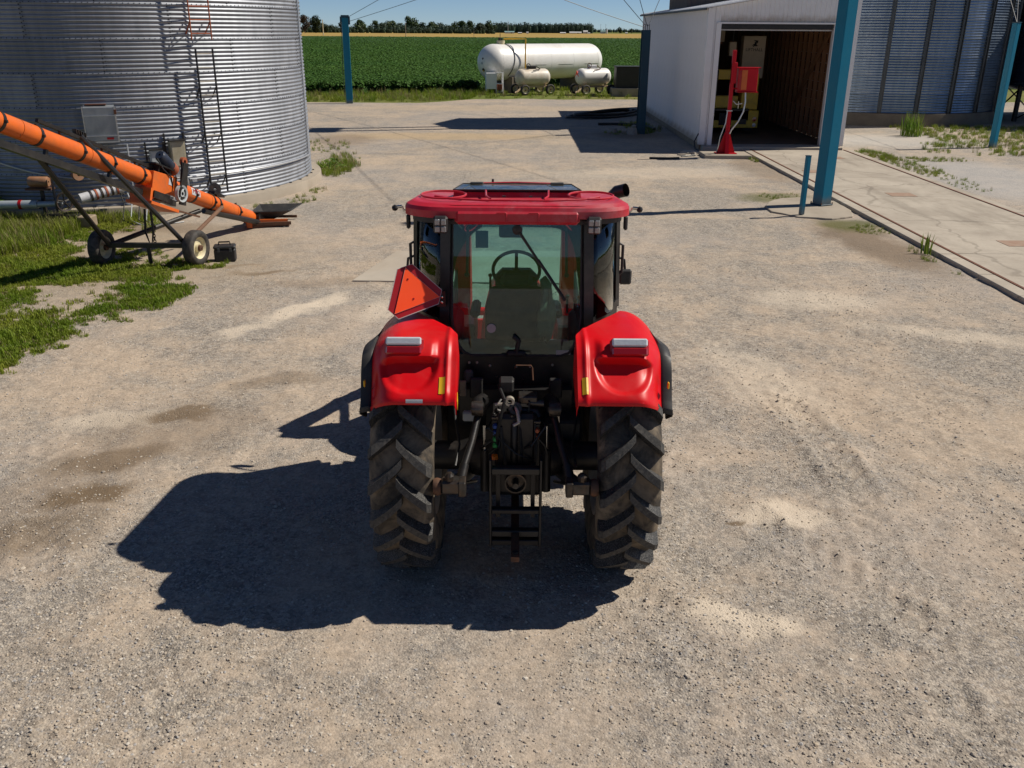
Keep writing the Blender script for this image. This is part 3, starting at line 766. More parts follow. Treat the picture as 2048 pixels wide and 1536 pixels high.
# ------------------------------------------------------------ grass
def grass_proto(seed, h, n, spread, mat):
    rr = random.Random(seed); m = MB()
    for i in range(n):
        a = rr.uniform(0, 6.28); d = spread * math.sqrt(rr.random())
        bx, by = math.cos(a) * d, math.sin(a) * d
        L = h * rr.uniform(.5, 1.1); le = rr.uniform(.1, .6) * L; aa = rr.uniform(0, 6.28)
        w = 0.0035 + 0.003 * rr.random()
        px_, py_ = -math.sin(aa) * w, math.cos(aa) * w
        m1 = (bx + math.cos(aa) * le * .35, by + math.sin(aa) * le * .35, L * .6)
        tip = (bx + math.cos(aa) * le, by + math.sin(aa) * le, L * .95)
        m.add([(bx - px_, by - py_, 0), (bx + px_, by + py_, 0), (m1[0] + px_ * .8, m1[1] + py_ * .8, m1[2]), (m1[0] - px_ * .8, m1[1] - py_ * .8, m1[2]), tip],
              [(0, 1, 2, 3), (3, 2, 4)])
    return proto_obj('grass_tuft', m, mat)
gr_short = [grass_proto(i, 0.055, 26, 0.075, 'grass_blade') for i in range(3)] + [grass_proto(9, 0.05, 16, 0.08, 'grass_dry'), grass_proto(10, 0.10, 12, 0.06, 'grass_blade')]
gr_tall = [grass_proto(20 + i, 0.26, 34, 0.12, 'grass_blade') for i in range(3)] + [grass_proto(29, 0.3, 18, 0.12, 'grass_dry')]
def left_edge(y):   # right-hand limit of the lawn patch on the left
    P_ = [(9.0, -5.85), (9.4, -5.78), (9.9, -5.72), (11.0, -5.5), (11.9, -5.19), (13.2, -4.95), (14.0, -4.85), (15.6, -4.95), (16.6, -5.9), (18.0, -7.1), (19.2, -7.9), (21, -8.5)]
    for (a, b) in zip(P_, P_[1:]):
        if a[0] <= y <= b[0]:
            return a[1] + (b[1] - a[1]) * (y - a[0]) / (b[0] - a[0])
    return None
def silo_hit(x, y, r=5.2): return math.hypot(x + 10.24, y - 23.75) < r
pts = []
tries = 0
while len(pts) < 26000 and tries < 400000:
    tries += 1
    y = rg.uniform(9.0, 20.5); x = rg.uniform(-14, -4.5)
    e = left_edge(y)
    if e is None or x > e or silo_hit(x, y): continue
    k = 0.5 + 0.75 * nz(x * 0.75 + y * 0.25, y * 1.3, 2.0) + 0.35 * nz(x * 3, y * 3, 6.0, 3) + 0.08 * min(3, e - x) - 0.12
    if y > 14.2 and y < 14.9: k += 0.25
    if 12.0 < y < 13.6 and x < -6.2: k -= 0.35
    if 15.3 < y < 18.6 and x > -7.9: k -= 0.45
    if 9.6 < y < 13.6 and e - x < 1.5: k += 0.32
    k -= 0.5 * math.exp(-((e - x) / 0.55) ** 2); k += 0.25 * nz(x * 5, y * 5, 8.0, 2)
    if rg.random() > (k - 0.12) * 1.9: continue
    pts.append((x, y, 0.003 + zrel(x, y), rg.uniform(0, 6.28), rg.uniform(.6, 1.3) * (0.7 + 0.5 * k)))
scatter('lawn_grass', pts, gr_short, ('patchy short green grass around the auger wheels', 'grass'))
pts = []
tries = 0
while len(pts) < 2600 and tries < 200000:
    tries += 1
    y = rg.uniform(15.6, 19.5); x = rg.uniform(-13.5, -7.2)
    if silo_hit(x, y): continue
    d = math.hypot(x + 10.24, y - 23.75)
    k = 0.55 + 0.7 * nz(x * .9, y * .9, 12.0) - 0.32 * max(0, x + 9.2) - 0.12 * max(0, 17.6 - y)
    if -8.6 < x < -7.4 and y < 18.3: k -= 0.5
    if rg.random() > k: continue
    pts.append((x, y, 0.0, rg.uniform(0, 6.28), rg.uniform(.55, 1.15)))
scatter('tall_grass', pts, gr_tall, ('long rough grass below the grey unloading pipe', 'grass'))
# weeds round the slab edge, along the scale, and the verge of the field
pts = []
def blob(n, x, y, rx, ry, s0=.6, s1=1.2):
    for i in range(n):
        a = rg.uniform(0, 6.28); d = math.sqrt(rg.random())
        pts.append((x + rx * d * math.cos(a), y + ry * d * math.sin(a), 0.0, rg.uniform(0, 6.28), rg.uniform(s0, s1)))
blob(110, -5.15, 26.3, 0.6, 1.5, .5, 1.0); blob(40, -5.3, 28.5, .5, 1.2, .3, .7); blob(60, -6.6, 31.5, 1.0, 2.0, .25, .6)
blob(30, -5.0, 21.3, .35, .5, .2, .45); blob(16, -4.9, 22.6, .2, .5, .2, .5); blob(14, -5.5, 20.4, .4, .4, .2, .5)
blob(150, 11.9, 30.2, .5, 1.3, .25, .6); blob(170, 12.0, 27.6, .6, 2.0, .2, .5); blob(60, 12.1, 24.6, .5, 2.0, .15, .4); blob(120, 13.2, 29.2, 1.6, .5, .2, .5)
blob(60, 7.35, 18.3, .4, .5, .12, .35); blob(40, 6.6, 22.2, .7, .4, .10, .3); blob(20, 7.45, 15.5, .15, 1.2, .15, .4); blob(14, 7.55, 28.8, .1, .5, .2, .5)
blob(90, 5.2, 38.5, .8, 2.5, .3, .9); blob(30, 4.3, 36.3, .8, .5, .2, .6)
for i in range(1500):
    x = rg.uniform(-22, 8); e = crop_edge(x)
    y0 = 51.4 + 3.8 / (1 + math.exp(-(x + 3.5) * 1.2)); y = rg.uniform(y0, e)
    if x > -1 and rg.random() < 0.55: continue
    pts.append((x, y, 0, rg.uniform(0, 6.28), rg.uniform(.5, 1.6)))
for i in range(2600):
    x = rg.uniform(13.2, 27); y = rg.uniform(30.2, 40.5)
    if y > 40.2 - 0.03 * (x - 17) ** 2: continue
    if (x - 13.2) / 3.2 + (y - 30.2) / 12 + 0.5 * nz(x * .6, y * .6, 3) < 0.75: continue
    if x < 16 and y > 33.6 + 0.8 * nz(x, y): continue
    pts.append((x, y, 0, rg.uniform(0, 6.28), rg.uniform(.35, .8)))
scatter('verge_grass', pts, gr_tall, ('green weeds and grass along the edges of the yard', 'grass'))
# ------------------------------------------------------------ left grain bin
SX, SY, SR, SZ0, RING, NPAN = -10.24, 23.75, 4.85, 0.24, 0.665, 11
def cylp(ang, r, z=0.0, cx=0.0, cy=0.0):
    return (cx + r * math.cos(ang), cy + r * math.sin(ang), z)
bin1 = thing('grain_bin', 'big corrugated galvanised grain bin with black ladder, left of the yard', 'grain bin', (SX, SY, 0))
def sheet_mesh(name, R_, dang, h, ncor, amp, mat, ncol=24, ov=0.012):
    m = MB(); P_ = []
    nr = ncor * 8
    for i in range(nr + 1):
        t = i / nr; z = h * t
        row = []
        for j in range(ncol + 1):
            u = j / ncol
            a = dang * u + (0.006 if j == ncol else 0)
            r = R_ + amp * math.cos(2 * math.pi * ncor * t) + 0.004 * u + 0.004 * (1 - t)
            row.append(cylp(a, r, z - (ov if i == 0 else 0)))
        P_.append(row)
    m.grid(P_, True)
    me = m.mesh(name, mat, 180)
    return me
pan = sheet_mesh('wall_panel', SR, 2 * math.pi / NPAN, RING, 8, 0.011, 'galvanised')
NR = 12
for k in range(NR):
    off = (0.5 if k % 2 else 0.0) * 2 * math.pi / NPAN + R(-67.3)
    for p in range(NPAN):
        link_mesh('wall_panel', pan, bin1, T(0, 0, SZ0 + k * RING) @ RZ(off + p * 2 * math.pi / NPAN))
m = MB(); m.lathe([(0.0, SZ0 - 0.02), (5.10, SZ0 - 0.02), (5.11, SZ0 - 0.05), (5.12, -0.1)], 96); m.build('foundation', 'concrete', bin1)
ztop = SZ0 + NR * RING
m = MB(); m.lathe([(SR + 0.12, ztop - 0.02), (SR + 0.10, ztop + 0.03), (0.5, ztop + 2.4), (0.45, ztop + 2.55), (0.0, ztop + 2.6)], 48); m.build('roof', 'galvanised', bin1)
m = MB()
def bolt(m, ang, z, r=SR, s=0.011, up=0.012):
    M_ = Matrix.Translation(cylp(ang, r + up, z)) @ RZ(ang) @ RY(math.pi / 2)
    vs_ = [(s * math.cos(a * math.pi / 3), s * math.sin(a * math.pi / 3), 0) for a in range(6)] + [(s * .8 * math.cos(a * math.pi / 3), s * .8 * math.sin(a * math.pi / 3), 0.012) for a in range(6)]
    fs = [tuple(range(6, 12))] + [(a, (a + 1) % 6, (a + 1) % 6 + 6, a + 6) for a in range(6)]
    m.add(vs_, fs, False, M_)
for k in range(0, 9):
    z = SZ0 + k * RING
    a = R(-110)
    while a < R(5):
        if k: bolt(m, a, z + 0.006); 
        a += 0.022
    for p in range(NPAN):
        an = ((0.5 if k % 2 else 0.0) * 2 * math.pi / NPAN + R(-67.3) + p * 2 * math.pi / NPAN)
        an = (an + math.pi) % (2 * math.pi) - math.pi
        if R(-112) < an < R(8):
            for i in range(8):
                bolt(m, an + 0.004, z + (i + .5) * RING / 8, up=-0.004, s=0.013)
                bolt(m, an + 0.014, z + (i + 1) * RING / 8 - .01, up=0.008, s=0.012)
b_ = m.build('seam_bolts', 'ladder_black', bin1); b_['kind'] = 'stuff'
for p in range(18):
    m = MB()
    a = R(-100 + p * 6.5)
    m.box((0, 0, 0), (0.05, 0.06, 0.02), Matrix.Translation(cylp(a, SR + 0.05, SZ0 - 0.012)) @ RZ(a))
    m.build('anchor_bracket', 'ladder_black', bin1)
# conduit ring
m = MB()
m.tube([cylp(R(a), SR + 0.05, 0.725) for a in range(-58, 4, 2)], 0.02, 8)
m.tube([cylp(R(a), SR + 0.05, 0.80 + 0.0006 * (a + 70) ** 2 * (1 if a < -70 else 0.2)) for a in range(-106, -64, 2)], 0.018, 8)
m.tube([cylp(R(2), SR + 0.04, z) for z in (0.72, 0.9, 1.2, 4, 8)], 0.02, 8)
m.build('conduit_ring', 'conduit', bin1)
# hatch door, hung on the wall: slanted chute lid
a = R(-69.6)
HM = T(*cylp(a, SR, 0)) @ RZ(a + math.pi / 2)
hd = MB()
hd.add([(-0.29, -0.26, 2.26), (0.29, -0.26, 2.26), (0.29, -0.22, 1.60), (-0.29, -0.22, 1.60), (-0.29, 0.05, 2.3), (0.29, 0.05, 2.3), (0.29, 0.05, 1.55), (-0.29, 0.05, 1.55)],
       [(0, 3, 2, 1), (0, 1, 5, 4), (1, 2, 6, 5), (0, 4, 7, 3), (3, 7, 6, 2)], False, HM)
hatch = hd.build('hatch', 'sheet_grey', bin1, bevel=0.004)
m = MB()
m.bar((0.305, -0.25, 2.28), (0.305, -0.21, 1.57), 0.03, 0.03, HM); m.bar((-0.305, -0.25, 2.28), (-0.305, -0.21, 1.57), 0.02, 0.03, HM)
m.bar((-0.31, -0.225, 1.575), (0.31, -0.225, 1.575), 0.03, 0.025, HM); m.bar((-0.3, -0.268, 2.10), (0.3, -0.268, 2.10), 0.012, 0.012, HM); m.bar((-0.3, -0.238, 1.70), (0.3, -0.238, 1.70), 0.012, 0.012, HM)
m.build('hatch_trim', 'conduit', hatch)
m = MB(); m.box((0.15, -0.236, 1.645), (0.13, 0.008, 0.045), HM); m.build('red_label', 'smv_red', hatch)
m = MB(); m.box((0.31, -0.25, 2.17), (0.05, 0.05, 0.09), HM); m.box((-0.05, -0.08, 2.31), (0.4, 0.12, 0.02), HM); m.build('rusty_hinge', 'rail_rust', hatch)
# electrical boxes with their conduits
def wall_box(a, z0, z1, w, d, mat, nm):
    M_ = T(*cylp(a, SR, 0)) @ RZ(a + math.pi / 2)
    o = MB().box((0, -d / 2 - 0.06, (z0 + z1) / 2), (w, d, z1 - z0), M_, 0.01).build(nm, mat, bin1)
    MB().box((0, -d - 0.062, (z0 + z1) / 2), (w - 0.05, 0.012, z1 - z0 - 0.05), M_, 0.003).build('door_panel', mat, o)
    t = MB(); t.box((0, -d / 2 - 0.08, z1 + 0.01), (w + 0.03, d + 0.07, 0.02), M_); t.box((-w / 2 - 0.05, -0.03, (z0 + z1) / 2), (0.03, 0.03, z1 - z0 + 0.3), M_); t.box((w / 2 + 0.05, -0.03, (z0 + z1) / 2), (0.03, 0.03, z1 - z0 + 0.3), M_)
    t.build('mount_rail', 'black_steel', o)
    return M_
Ma = wall_box(R(-58.2), 1.05, 1.36, 0.27, 0.11, 'box_grey', 'switch_box')
Mb = wall_box(R(-53.2), 0.98, 1.53, 0.31, 0.17, 'box_khaki', 'control_box')
m = MB()
for (dx, zz, ex) in ((-0.08, 0.3, -.10), (0.0, 0.25, 0.02), (0.08, 0.35, .12)):
    m.tube([(dx, -0.14, 1.0), (dx, -0.14, 0.9), (dx + ex * .6, -0.12, 0.72), (dx + ex, -0.10, zz), (dx + ex, -0.10, 0.22)], 0.018, 8, Mb)
m.tube([(0.06, -0.1, 1.06), (0.07, -0.12, 0.92), (0.2, -0.12, 0.70), (0.24, -0.1, 0.5), (0.25, -0.1, 0.25)], 0.018, 8, Ma)
m.box((-0.05, -0.13, 0.83), (0.08, 0.08, 0.14), Mb); m.box((0.3, -0.12, 0.66), (0.1, 0.08, 0.06), Mb)
m.build('conduit_pipes', 'conduit', bin1)
m = MB(); m.tube([cylp(R(-64.5), SR + 0.06, z) for z in (1.5, 0.3)], 0.017, 8); m.build('conduit_drop', 'conduit', bin1)

# ladders (lean loose on brackets: things of their own)
def ladder(nm, a0, a1, z0, z1, n, rail, rung, label, rr=0.022, ext=0.0, so=0.22):
    t = thing(nm, label, 'ladder', (SX, SY, 0))
    for a in (a0, a1):
        MB().tube([cylp(a, SR + so, z0), cylp(a, SR + so, z1)], rr, 6).build('rail', rail, t)
    for i in range(n):
        z = z0 + 0.12 + (z1 - z0 - 0.22) * i / (n - 1)
        MB().tube([cylp(a0, SR + so, z), cylp(a1, SR + so, z)], 0.013, 6).build('rung', rung, t)
    zs = [z0 + 0.35 + k * 0.95 for k in range(int((z1 - z0) / 0.95) + 1) if z0 + 0.35 + k * 0.95 < z1]
    for z in zs:
        for a in (a0, a1):
            m = MB(); m.bar(cylp(a, SR + so, z), cylp(a, SR + 0.01, z - 0.24), 0.03, 0.008); m.bar(cylp(a, SR + so, z), cylp(a, SR + 0.01, z), 0.03, 0.008)
            m.build('stand_off', rail, t)
    return t
ladder('bin_ladder', R(-46.0), R(-41.6), 0.36, 3.37, 11, 'ladder_black', 'galv_rung', 'tall black ladder with pale rungs fixed to the left grain bin')
ladder('rusty_ladder', R(-46.8), R(-41.7), 3.55, 8.0, 17, 'rust_orange', 'rust_orange', 'rusty red ladder section above the black ladder on the left bin', 0.016, so=0.26)

# ------------------------------------------------------------ right grain bin with stiffeners
def stiff_bin(nm, label, cx, cy, R_, nsheet, z0, nring, rh, base, mat, roofh, ncor=18):
    t = thing(nm, label, 'grain bin', (cx, cy, 0))
    da = 2 * math.pi / nsheet
    me = sheet_mesh('wall_panel', R_, da, rh, ncor, 0.010, mat, 10, 0.0)
    for k in range(nring):
        for p in range(nsheet):
            a = R(-90) + p * da
            pa = (a + da / 2 + math.pi) % (2 * math.pi) - math.pi
            vis = -2.9 < pa < 0.35
            if not vis: continue
            link_mesh('wall_panel', me, t, T(0, 0, z0 + k * rh) @ RZ(a))
    # closed back, plain
    m = MB(); a0, a1 = 0.2, 2 * math.pi - 2.75
    m.grid([[cylp(a0 + (a1 - a0) * i / 20, R_ - 0.01, z) for i in range(21)] for z in (z0, z0 + nring * rh)], True); m.build('back_wall', mat, t)
    H_ = nring * rh
    for p in range(nsheet):
        a = R(-90) + p * da
        pa = (a + math.pi) % (2 * math.pi) - math.pi
        if not -2.9 < pa < 0.35: continue
        m = MB()
        for s in (-1, 1):
            m.box((R_ + 0.045, s * 0.075, z0 + H_ / 2), (0.07, 0.022, H_), RZ(a))
        m.box((R_ + 0.022, 0, z0 + H_ / 2), (0.02, 0.17, H_), RZ(a))
        m.build('stiffener', 'stiffener_grey', t)
    m = MB(); m.lathe([(0, z0 - 0.02), (R_ + 0.12, z0 - 0.02), (R_ + 0.13, z0 - 0.06), (R_ + 0.14, -0.1)], 64); m.build('foundation', base, t)
    m = MB(); m.lathe([(R_ + 0.15, z0 + H_ - 0.02), (R_ + 0.12, z0 + H_ + 0.05), (0.4, z0 + H_ + roofh), (0, z0 + H_ + roofh)], 48); m.build('roof', 'galvanised', t)
    return t
stiff_bin('grain_bin', 'corrugated grain bin with upright stiffeners right of the white shed', 17.2, 46.0, 6.0, 25, 0.55, 11, 0.75, 'concrete_dark', 'galvanised_sky_tint', 2.6, 7)
# raised bin at the right edge of the picture
hb = thing('hopper_bin', 'dark raised hopper bin on braced legs at the right edge', 'grain bin', (27.4, 43.6, 0))
me = sheet_mesh('wall_panel', 4.6, 2 * math.pi / 16, 1.1, 10, 0.010, 'galvanised_sky_tint', 10, 0.0)
for k in range(4):
    for p in range(16):
        link_mesh('wall_panel', me, hb, T(0, 0, 1.55 + k * 1.1) @ RZ(p * 2 * math.pi / 16 + k * 0.2))
m = MB(); m.lathe([(4.7, 5.93), (4.65, 6.0), (0.4, 7.8), (0, 7.8)], 40); m.build('roof', 'galvanised', hb)
m = MB(); m.lathe([(4.6, 1.56), (4.55, 1.5), (0.5, 0.5), (0.3, 0.35)], 40); m.build('hopper_cone', 'galvanised_sky_tint', hb)
for p in range(12):
    a = p * math.pi / 6 + 0.2
    MB().bar(cylp(a, 4.55, -0.05), cylp(a, 4.55, 1.6), 0.16, 0.16, up=(1, 0, 0)).build('leg', 'pipe_yellow' if p == 7 else 'black_steel', hb)
    m = MB(); m.bar(cylp(a, 4.55, 0.1), cylp(a + math.pi / 6, 4.55, 1.45), 0.05, 0.05); m.build('brace', 'black_steel', hb)

# ------------------------------------------------------------ white shed with its drive-through door
SHX0, SHX1, SHY0, SHY1, EAVE, RISE = 6.33, 11.22, 31.5, 47.6, 4.48, 0.165
shed = thing('white_shed', 'white ribbed metal shed with a wide open doorway', 'shed', ((SHX0 + SHX1) / 2, SHY0, 0))
ORG = Vector(shed.location)
def sheet_panel(w, h, h2=None, rib=0.1, d=0.016):
    """ribbed siding sheet in the x-z plane, ribs towards -y; top may slope to h2"""
    h2 = h if h2 is None else h2
    xs_ = [0]
    n = max(1, round(w / rib)); p = w / n
    prof = []
    for i in range(n):
        x = i * p
        prof += [(x, 0), (x + p * .62, 0), (x + p * .72, d), (x + p * .9, d)]
    prof.append((w, 0))
    m = MB()
    lo = [(x, -y, 0) for x, y in prof]; hi = [(x, -y, h + (h2 - h) * x / w) for x, y in prof]
    m.grid([lo, hi], False)
    return m
wl = (SHY1 - SHY0) / 18
wp = sheet_panel(wl, EAVE - 0.2).mesh('siding_sheet', 'white_paint')
for i in range(18):      # left wall, outward -x
    link_mesh('siding_sheet', wp, shed, T(*(Vector((SHX0, SHY1 - i * wl, 0.2)) - ORG)) @ RZ(-math.pi / 2))
wp = sheet_panel(wl, EAVE + RISE * (SHX1 - SHX0) - 0.2).mesh('siding_sheet', 'white_paint')
for i in range(18):
    link_mesh('siding_sheet', wp, shed, T(*(Vector((SHX1, SHY0 + i * wl, 0.2)) - ORG)) @ RZ(math.pi / 2))
DX0, DX1, DZ = 6.72, 10.47, 4.0
def roofz(x): return EAVE + RISE * (x - SHX0)
def front(x0, x1, z0, nm='siding_sheet'):
    o = sheet_panel(x1 - x0, roofz(x0) - z0, roofz(x1) - z0, 0.15).build(nm, 'white_paint', shed)
    o.location = Vector((x0, SHY0, z0)) - ORG
front(SHX0, DX0, 0.15); front(DX1, SHX1, 0.15)
n = 5
mid = (SHX0 + SHX1) / 2
cuts = [DX0, 7.75, mid, 9.65, DX1]
for a, b in zip(cuts, cuts[1:]): front(a, b, DZ + 0.02)
def sb(name, mat, *boxes, bev=0.0):
    m = MB()
    for c, d in boxes: m.box(Vector(c) - ORG, d, None, bev)
    return m.build(name, mat, shed)
sb('corner_trim', 'white_paint', ((SHX0 - 0.022, SHY0 + 0.06, 2.32), (0.02, 0.16, 4.3)), ((SHX0 + 0.07, SHY0 - 0.03, 2.32), (0.20, 0.02, 4.3)))
sb('corner_trim', 'white_paint', ((SHX1 - 0.06, SHY0 - 0.03, 2.7), (0.16, 0.02, 5.1)))
sb('door_jamb', 'white_paint', ((DX0 - 0.05, SHY0 - 0.035, 2.08), (0.16, 0.03, 3.86)), ((DX0 + 0.015, SHY0 + 0.08, 2.08), (0.03, 0.2, 3.86)))
sb('door_jamb', 'white_paint', ((DX1 + 0.05, SHY0 - 0.035, 2.08), (0.16, 0.03, 3.86)), ((DX1 - 0.015, SHY0 + 0.08, 2.08), (0.03, 0.2, 3.86)))
sb('door_header', 'white_paint', ((mid, SHY0 - 0.035, DZ + 0.03), (4.3, 0.035, 0.05)))
sb('door_track', 'black_steel', ((mid - 0.25, SHY0 + 0.03, DZ - 0.07), (DX1 - DX0, 0.08, 0.16)))
sb('door_edge', 'white_tape', ((mid - 0.25, SHY0 + 0.10, DZ - 0.18), (DX1 - DX0, 0.03, 0.04)))
sb('sill_board', 'wood_sill', ((SHX0 + 0.03, (SHY0 + SHY1) / 2, 0.1), (0.06, SHY1 - SHY0, 0.2)))
# roof slopes
for x0, x1 in ((SHX0 - 0.12, SHX1 + 0.12),):
    nrf = 18
    for i in range(nrf):
        ya, yb = SHY0 - 0.12 + i * (SHY1 - SHY0 + 0.24) / nrf, SHY0 - 0.12 + (i + 1) * (SHY1 - SHY0 + 0.24) / nrf - 0.004
        z0, z1 = roofz(x0) + 0.04, roofz(x1) + 0.04
        m = MB()
        m.add([(x0, ya, z0), (x1, ya, z1), (x1, yb, z1), (x0, yb, z0), (x0, ya, z0 - .03), (x1, ya, z1 - .03), (x1, yb, z1 - .03), (x0, yb, z0 - .03)],
              [(0, 1, 2, 3), (7, 6, 5, 4), (0, 4, 5, 1), (1, 5, 6, 2), (2, 6, 7, 3), (3, 7, 4, 0)])
        for kk in range(3):
            yy = ya + (kk + .5) * (yb - ya) / 3
            m.bar((x0, yy, z0 + 0.012), (x1, yy, z1 + 0.012), 0.04, 0.024)
        o = m.build('roof_sheet', 'white_paint', shed); o.location = -ORG
sb('eave_trim', 'far_dark', ((SHX0 - 0.125, (SHY0 + SHY1) / 2, EAVE - 0.03), (0.03, SHY1 - SHY0 + 0.3, 0.07)))
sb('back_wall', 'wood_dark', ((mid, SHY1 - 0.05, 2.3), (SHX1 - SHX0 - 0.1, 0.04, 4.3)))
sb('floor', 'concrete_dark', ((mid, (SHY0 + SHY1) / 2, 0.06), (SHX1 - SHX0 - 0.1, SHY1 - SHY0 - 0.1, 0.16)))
sb('threshold', 'concrete_pale', ((8.75, SHY0 - 0.02, 0.07), (4.7, 0.9, 0.15)), bev=0.01)
# stud walls inside
for xw, sg in ((SHX1 - 0.06, -1), (SHX0 + 0.06, 1)):
    for i in range(27):
        y = SHY0 + 0.25 + i * 0.6
        if sg > 0 and i > 14: continue
        sb('stud', 'wood_brown', ((xw + sg * 0.07, y, 2.25), (0.14, 0.05, 4.2)))
    for k in range(13):
        z = 0.3 + k * 0.325
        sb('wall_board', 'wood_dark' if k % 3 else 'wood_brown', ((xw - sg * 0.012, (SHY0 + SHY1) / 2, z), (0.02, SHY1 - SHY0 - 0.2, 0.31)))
m = MB(); m.bar(Vector((SHX1 - 0.22, 33.4, 3.9)) - ORG, Vector((SHX1 - 0.22, 36.8, 1.2)) - ORG, 0.04, 0.2); m.build('diagonal_brace', 'wood_brown', shed)
for i in range(10):
    y = SHY0 + 0.4 + i * 1.6
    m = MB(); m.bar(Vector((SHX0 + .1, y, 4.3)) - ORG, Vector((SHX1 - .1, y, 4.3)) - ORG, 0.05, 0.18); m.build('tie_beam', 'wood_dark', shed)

# elevator tower standing on the shed roof
tw = thing('elevator_tower', 'brown metal clad elevator tower rising from the white shed roof', 'tower', (9.1, 42.3, 0))
TW, TD, TH, TB = 4.0, 4.6, 10.6, 4.5
for sx_, sy_, rz_ in ((-TW / 2, -TD / 2, 0), (TW / 2, -TD / 2, math.pi / 2), (TW / 2, TD / 2, math.pi), (-TW / 2, TD / 2, -math.pi / 2)):
    L_ = TW if rz_ in (0, math.pi) else TD
    for i in range(5):
        o = sheet_panel(L_ / 5, TH - TB, None, 0.2).build('cladding_sheet', 'brown_metal', tw)
        o.matrix_local = T(sx_, sy_, TB) @ RZ(rz_) @ T(i * L_ / 5, 0, 0)
m = MB(); m.add([(-2.2, -2.5, TH), (2.2, -2.5, TH), (2.2, 2.5, TH), (-2.2, 2.5, TH), (-2.2, 0, TH + 1.1), (2.2, 0, TH + 1.1)], [(0, 1, 5, 4), (2, 3, 4, 5), (0, 4, 3), (1, 2, 5), (0, 3, 2, 1)]); m.build('roof', 'galvanised_sky_tint', tw)
for dy in (-1.9, -0.9):
    MB().box((-0.6, dy, 14.3), (0.22, 0.25, 7.4)).build('elevator_leg', 'galvanised', tw)
MB().box((-0.6, -1.4, 18.1), (0.9, 1.8, 0.7), None, 0.08).build('elevator_head', 'galvanised', tw)
# ------------------------------------------------------------ truck scale
sc = thing('truck_scale', 'concrete truck scale deck with rusty side rails leading into the shed', 'truck scale', (9.55, 18.0, 0))
SO = Vector(sc.location)
for i in range(11):
    y0 = 30.95 - i * 3.0
    MB().box(Vector((9.56, y0 - 1.5, 0.0)) - SO, (3.10, 2.985, 0.15), None, 0.006).build('deck_slab', 'deck_concrete', sc)
for x in (7.99, 11.13):
    m = MB(); m.box(Vector((x, 14.5, 0.018)) - SO, (0.05, 33.0, 0.14)); m.build('side_rail', 'rail_rust', sc)
for x, w in ((7.83, 0.26), (11.28, 0.24)):
    for i in range(6):
        y0 = 30.95 - i * 5.5
        MB().box(Vector((x, y0 - 2.75, 0.0)) - SO, (w, 5.48, 0.16), None, 0.012).build('kerb', 'deck_concrete', sc)
for (x, y) in ((9.53, 22.2), (10.1, 29.0), (9.6, 16.8), (8.6, 26.0)):
    MB().box(Vector((x, y, 0.0775)) - SO, (0.62, 0.5, 0.006)).build('cover_plate', 'plate_rust', sc)

# ------------------------------------------------------------ teal posts and guy wires
def guy(name, a, b, label, sag=0.0, r=0.012):
    a, b = Vector(a), Vector(b)
    P_ = [a.lerp(b, i / 24) - Vector((0, 0, sag * math.sin(math.pi * i / 24))) for i in range(25)]
    return tag(MB().tube(P_, r, 5).build(name, 'wire_dark'), label, 'wire', 'guy wires between the posts')
pad = MB()
pp = [(6.10, 21.45), (5.85, 20.8), (5.80, 20.1), (6.2, 19.55), (6.9, 19.32), (7.45, 19.6), (7.66, 20.3), (7.66, 21.5), (7.2, 21.95), (6.5, 21.85)]
pad.prism([(6.85 + (x - 6.85) * (1 + .05 * nz(x * 3, y * 3)), 20.6 + (y - 20.6) * (1 + .05 * nz(x * 3, y * 3, 2))) for (ax, ay), (bx, by) in zip(pp, pp[1:] + pp[:1]) for k in range(5) for x, y in [(ax + (bx - ax) * k / 5, ay + (by - ay) * k / 5)]], -0.06, 0.04)
tag(pad.build('concrete_footing', 'concrete', bevel=0.02), 'rough concrete footing under the big teal post and bollard', 'footing')
tp = thing('teal_post', 'thick square teal steel post rising out of the top of the picture', 'post', (7.18, 20.95, 0.05), R(26.2))
MB().box((0, 0, 5.2), (0.30, 0.30, 10.4), None, 0.012).build('column', 'teal_paint', tp)
MB().box((0, 0, 0.01), (0.36, 0.36, 0.025), None, 0.004).build('base_plate', 'dark_teal', tp)
MB().box((0, 0, 10.42), (0.36, 0.36, 0.03)).build('cap_plate', 'teal_paint', tp)
for bx_, by_ in ((-.165, -.165), (.165, -.165), (.165, .165), (-.165, .165)):
    MB().tube([(bx_, by_, .02), (bx_, by_, .06)], .014, 6).build('anchor_bolt', 'rust_steel', tp)
bo = thing('teal_bollard', 'short thin teal bollard beside the thick teal post', 'bollard', (6.34, 19.7, 0.05), R(20))
MB().box((0, 0, 0.63), (0.095, 0.095, 1.26), None, 0.008).build('tube_post', 'teal_paint', bo)
MB().box((0, 0, 1.262), (0.10, 0.10, 0.012)).build('cap', 'dark_teal', bo)
lp = thing('teal_post', 'square teal post standing at the field edge beside the left bin', 'post', (-8.89, 50.6, 0), R(14))
MB().box((0, 0, 2.15), (0.34, 0.34, 4.3), None, 0.012).build('column', 'teal_paint', lp)
m = MB(); m.box((0.0, 0, 4.36), (0.40, 0.40, 0.12)); m.box((-0.2, -0.05, 4.22), (0.12, 0.2, 0.26)); m.box((0.2, -0.05, 4.15), (0.10, 0.25, 0.38)); m.build('cable_bracket', 'dark_teal', lp)
MB().tube([(-0.22, -0.12, 4.1), (-0.24, -0.14, 3.0), (-0.28, -0.15, 1.5), (-0.22, -0.16, 0.05)], 0.012, 6).build('cable_drop', 'wire_dark', lp)
dp = thing('dark_post', 'dark blue steel beam post standing against the shaded shed wall', 'post', (4.98, 36.4, 0), R(4))
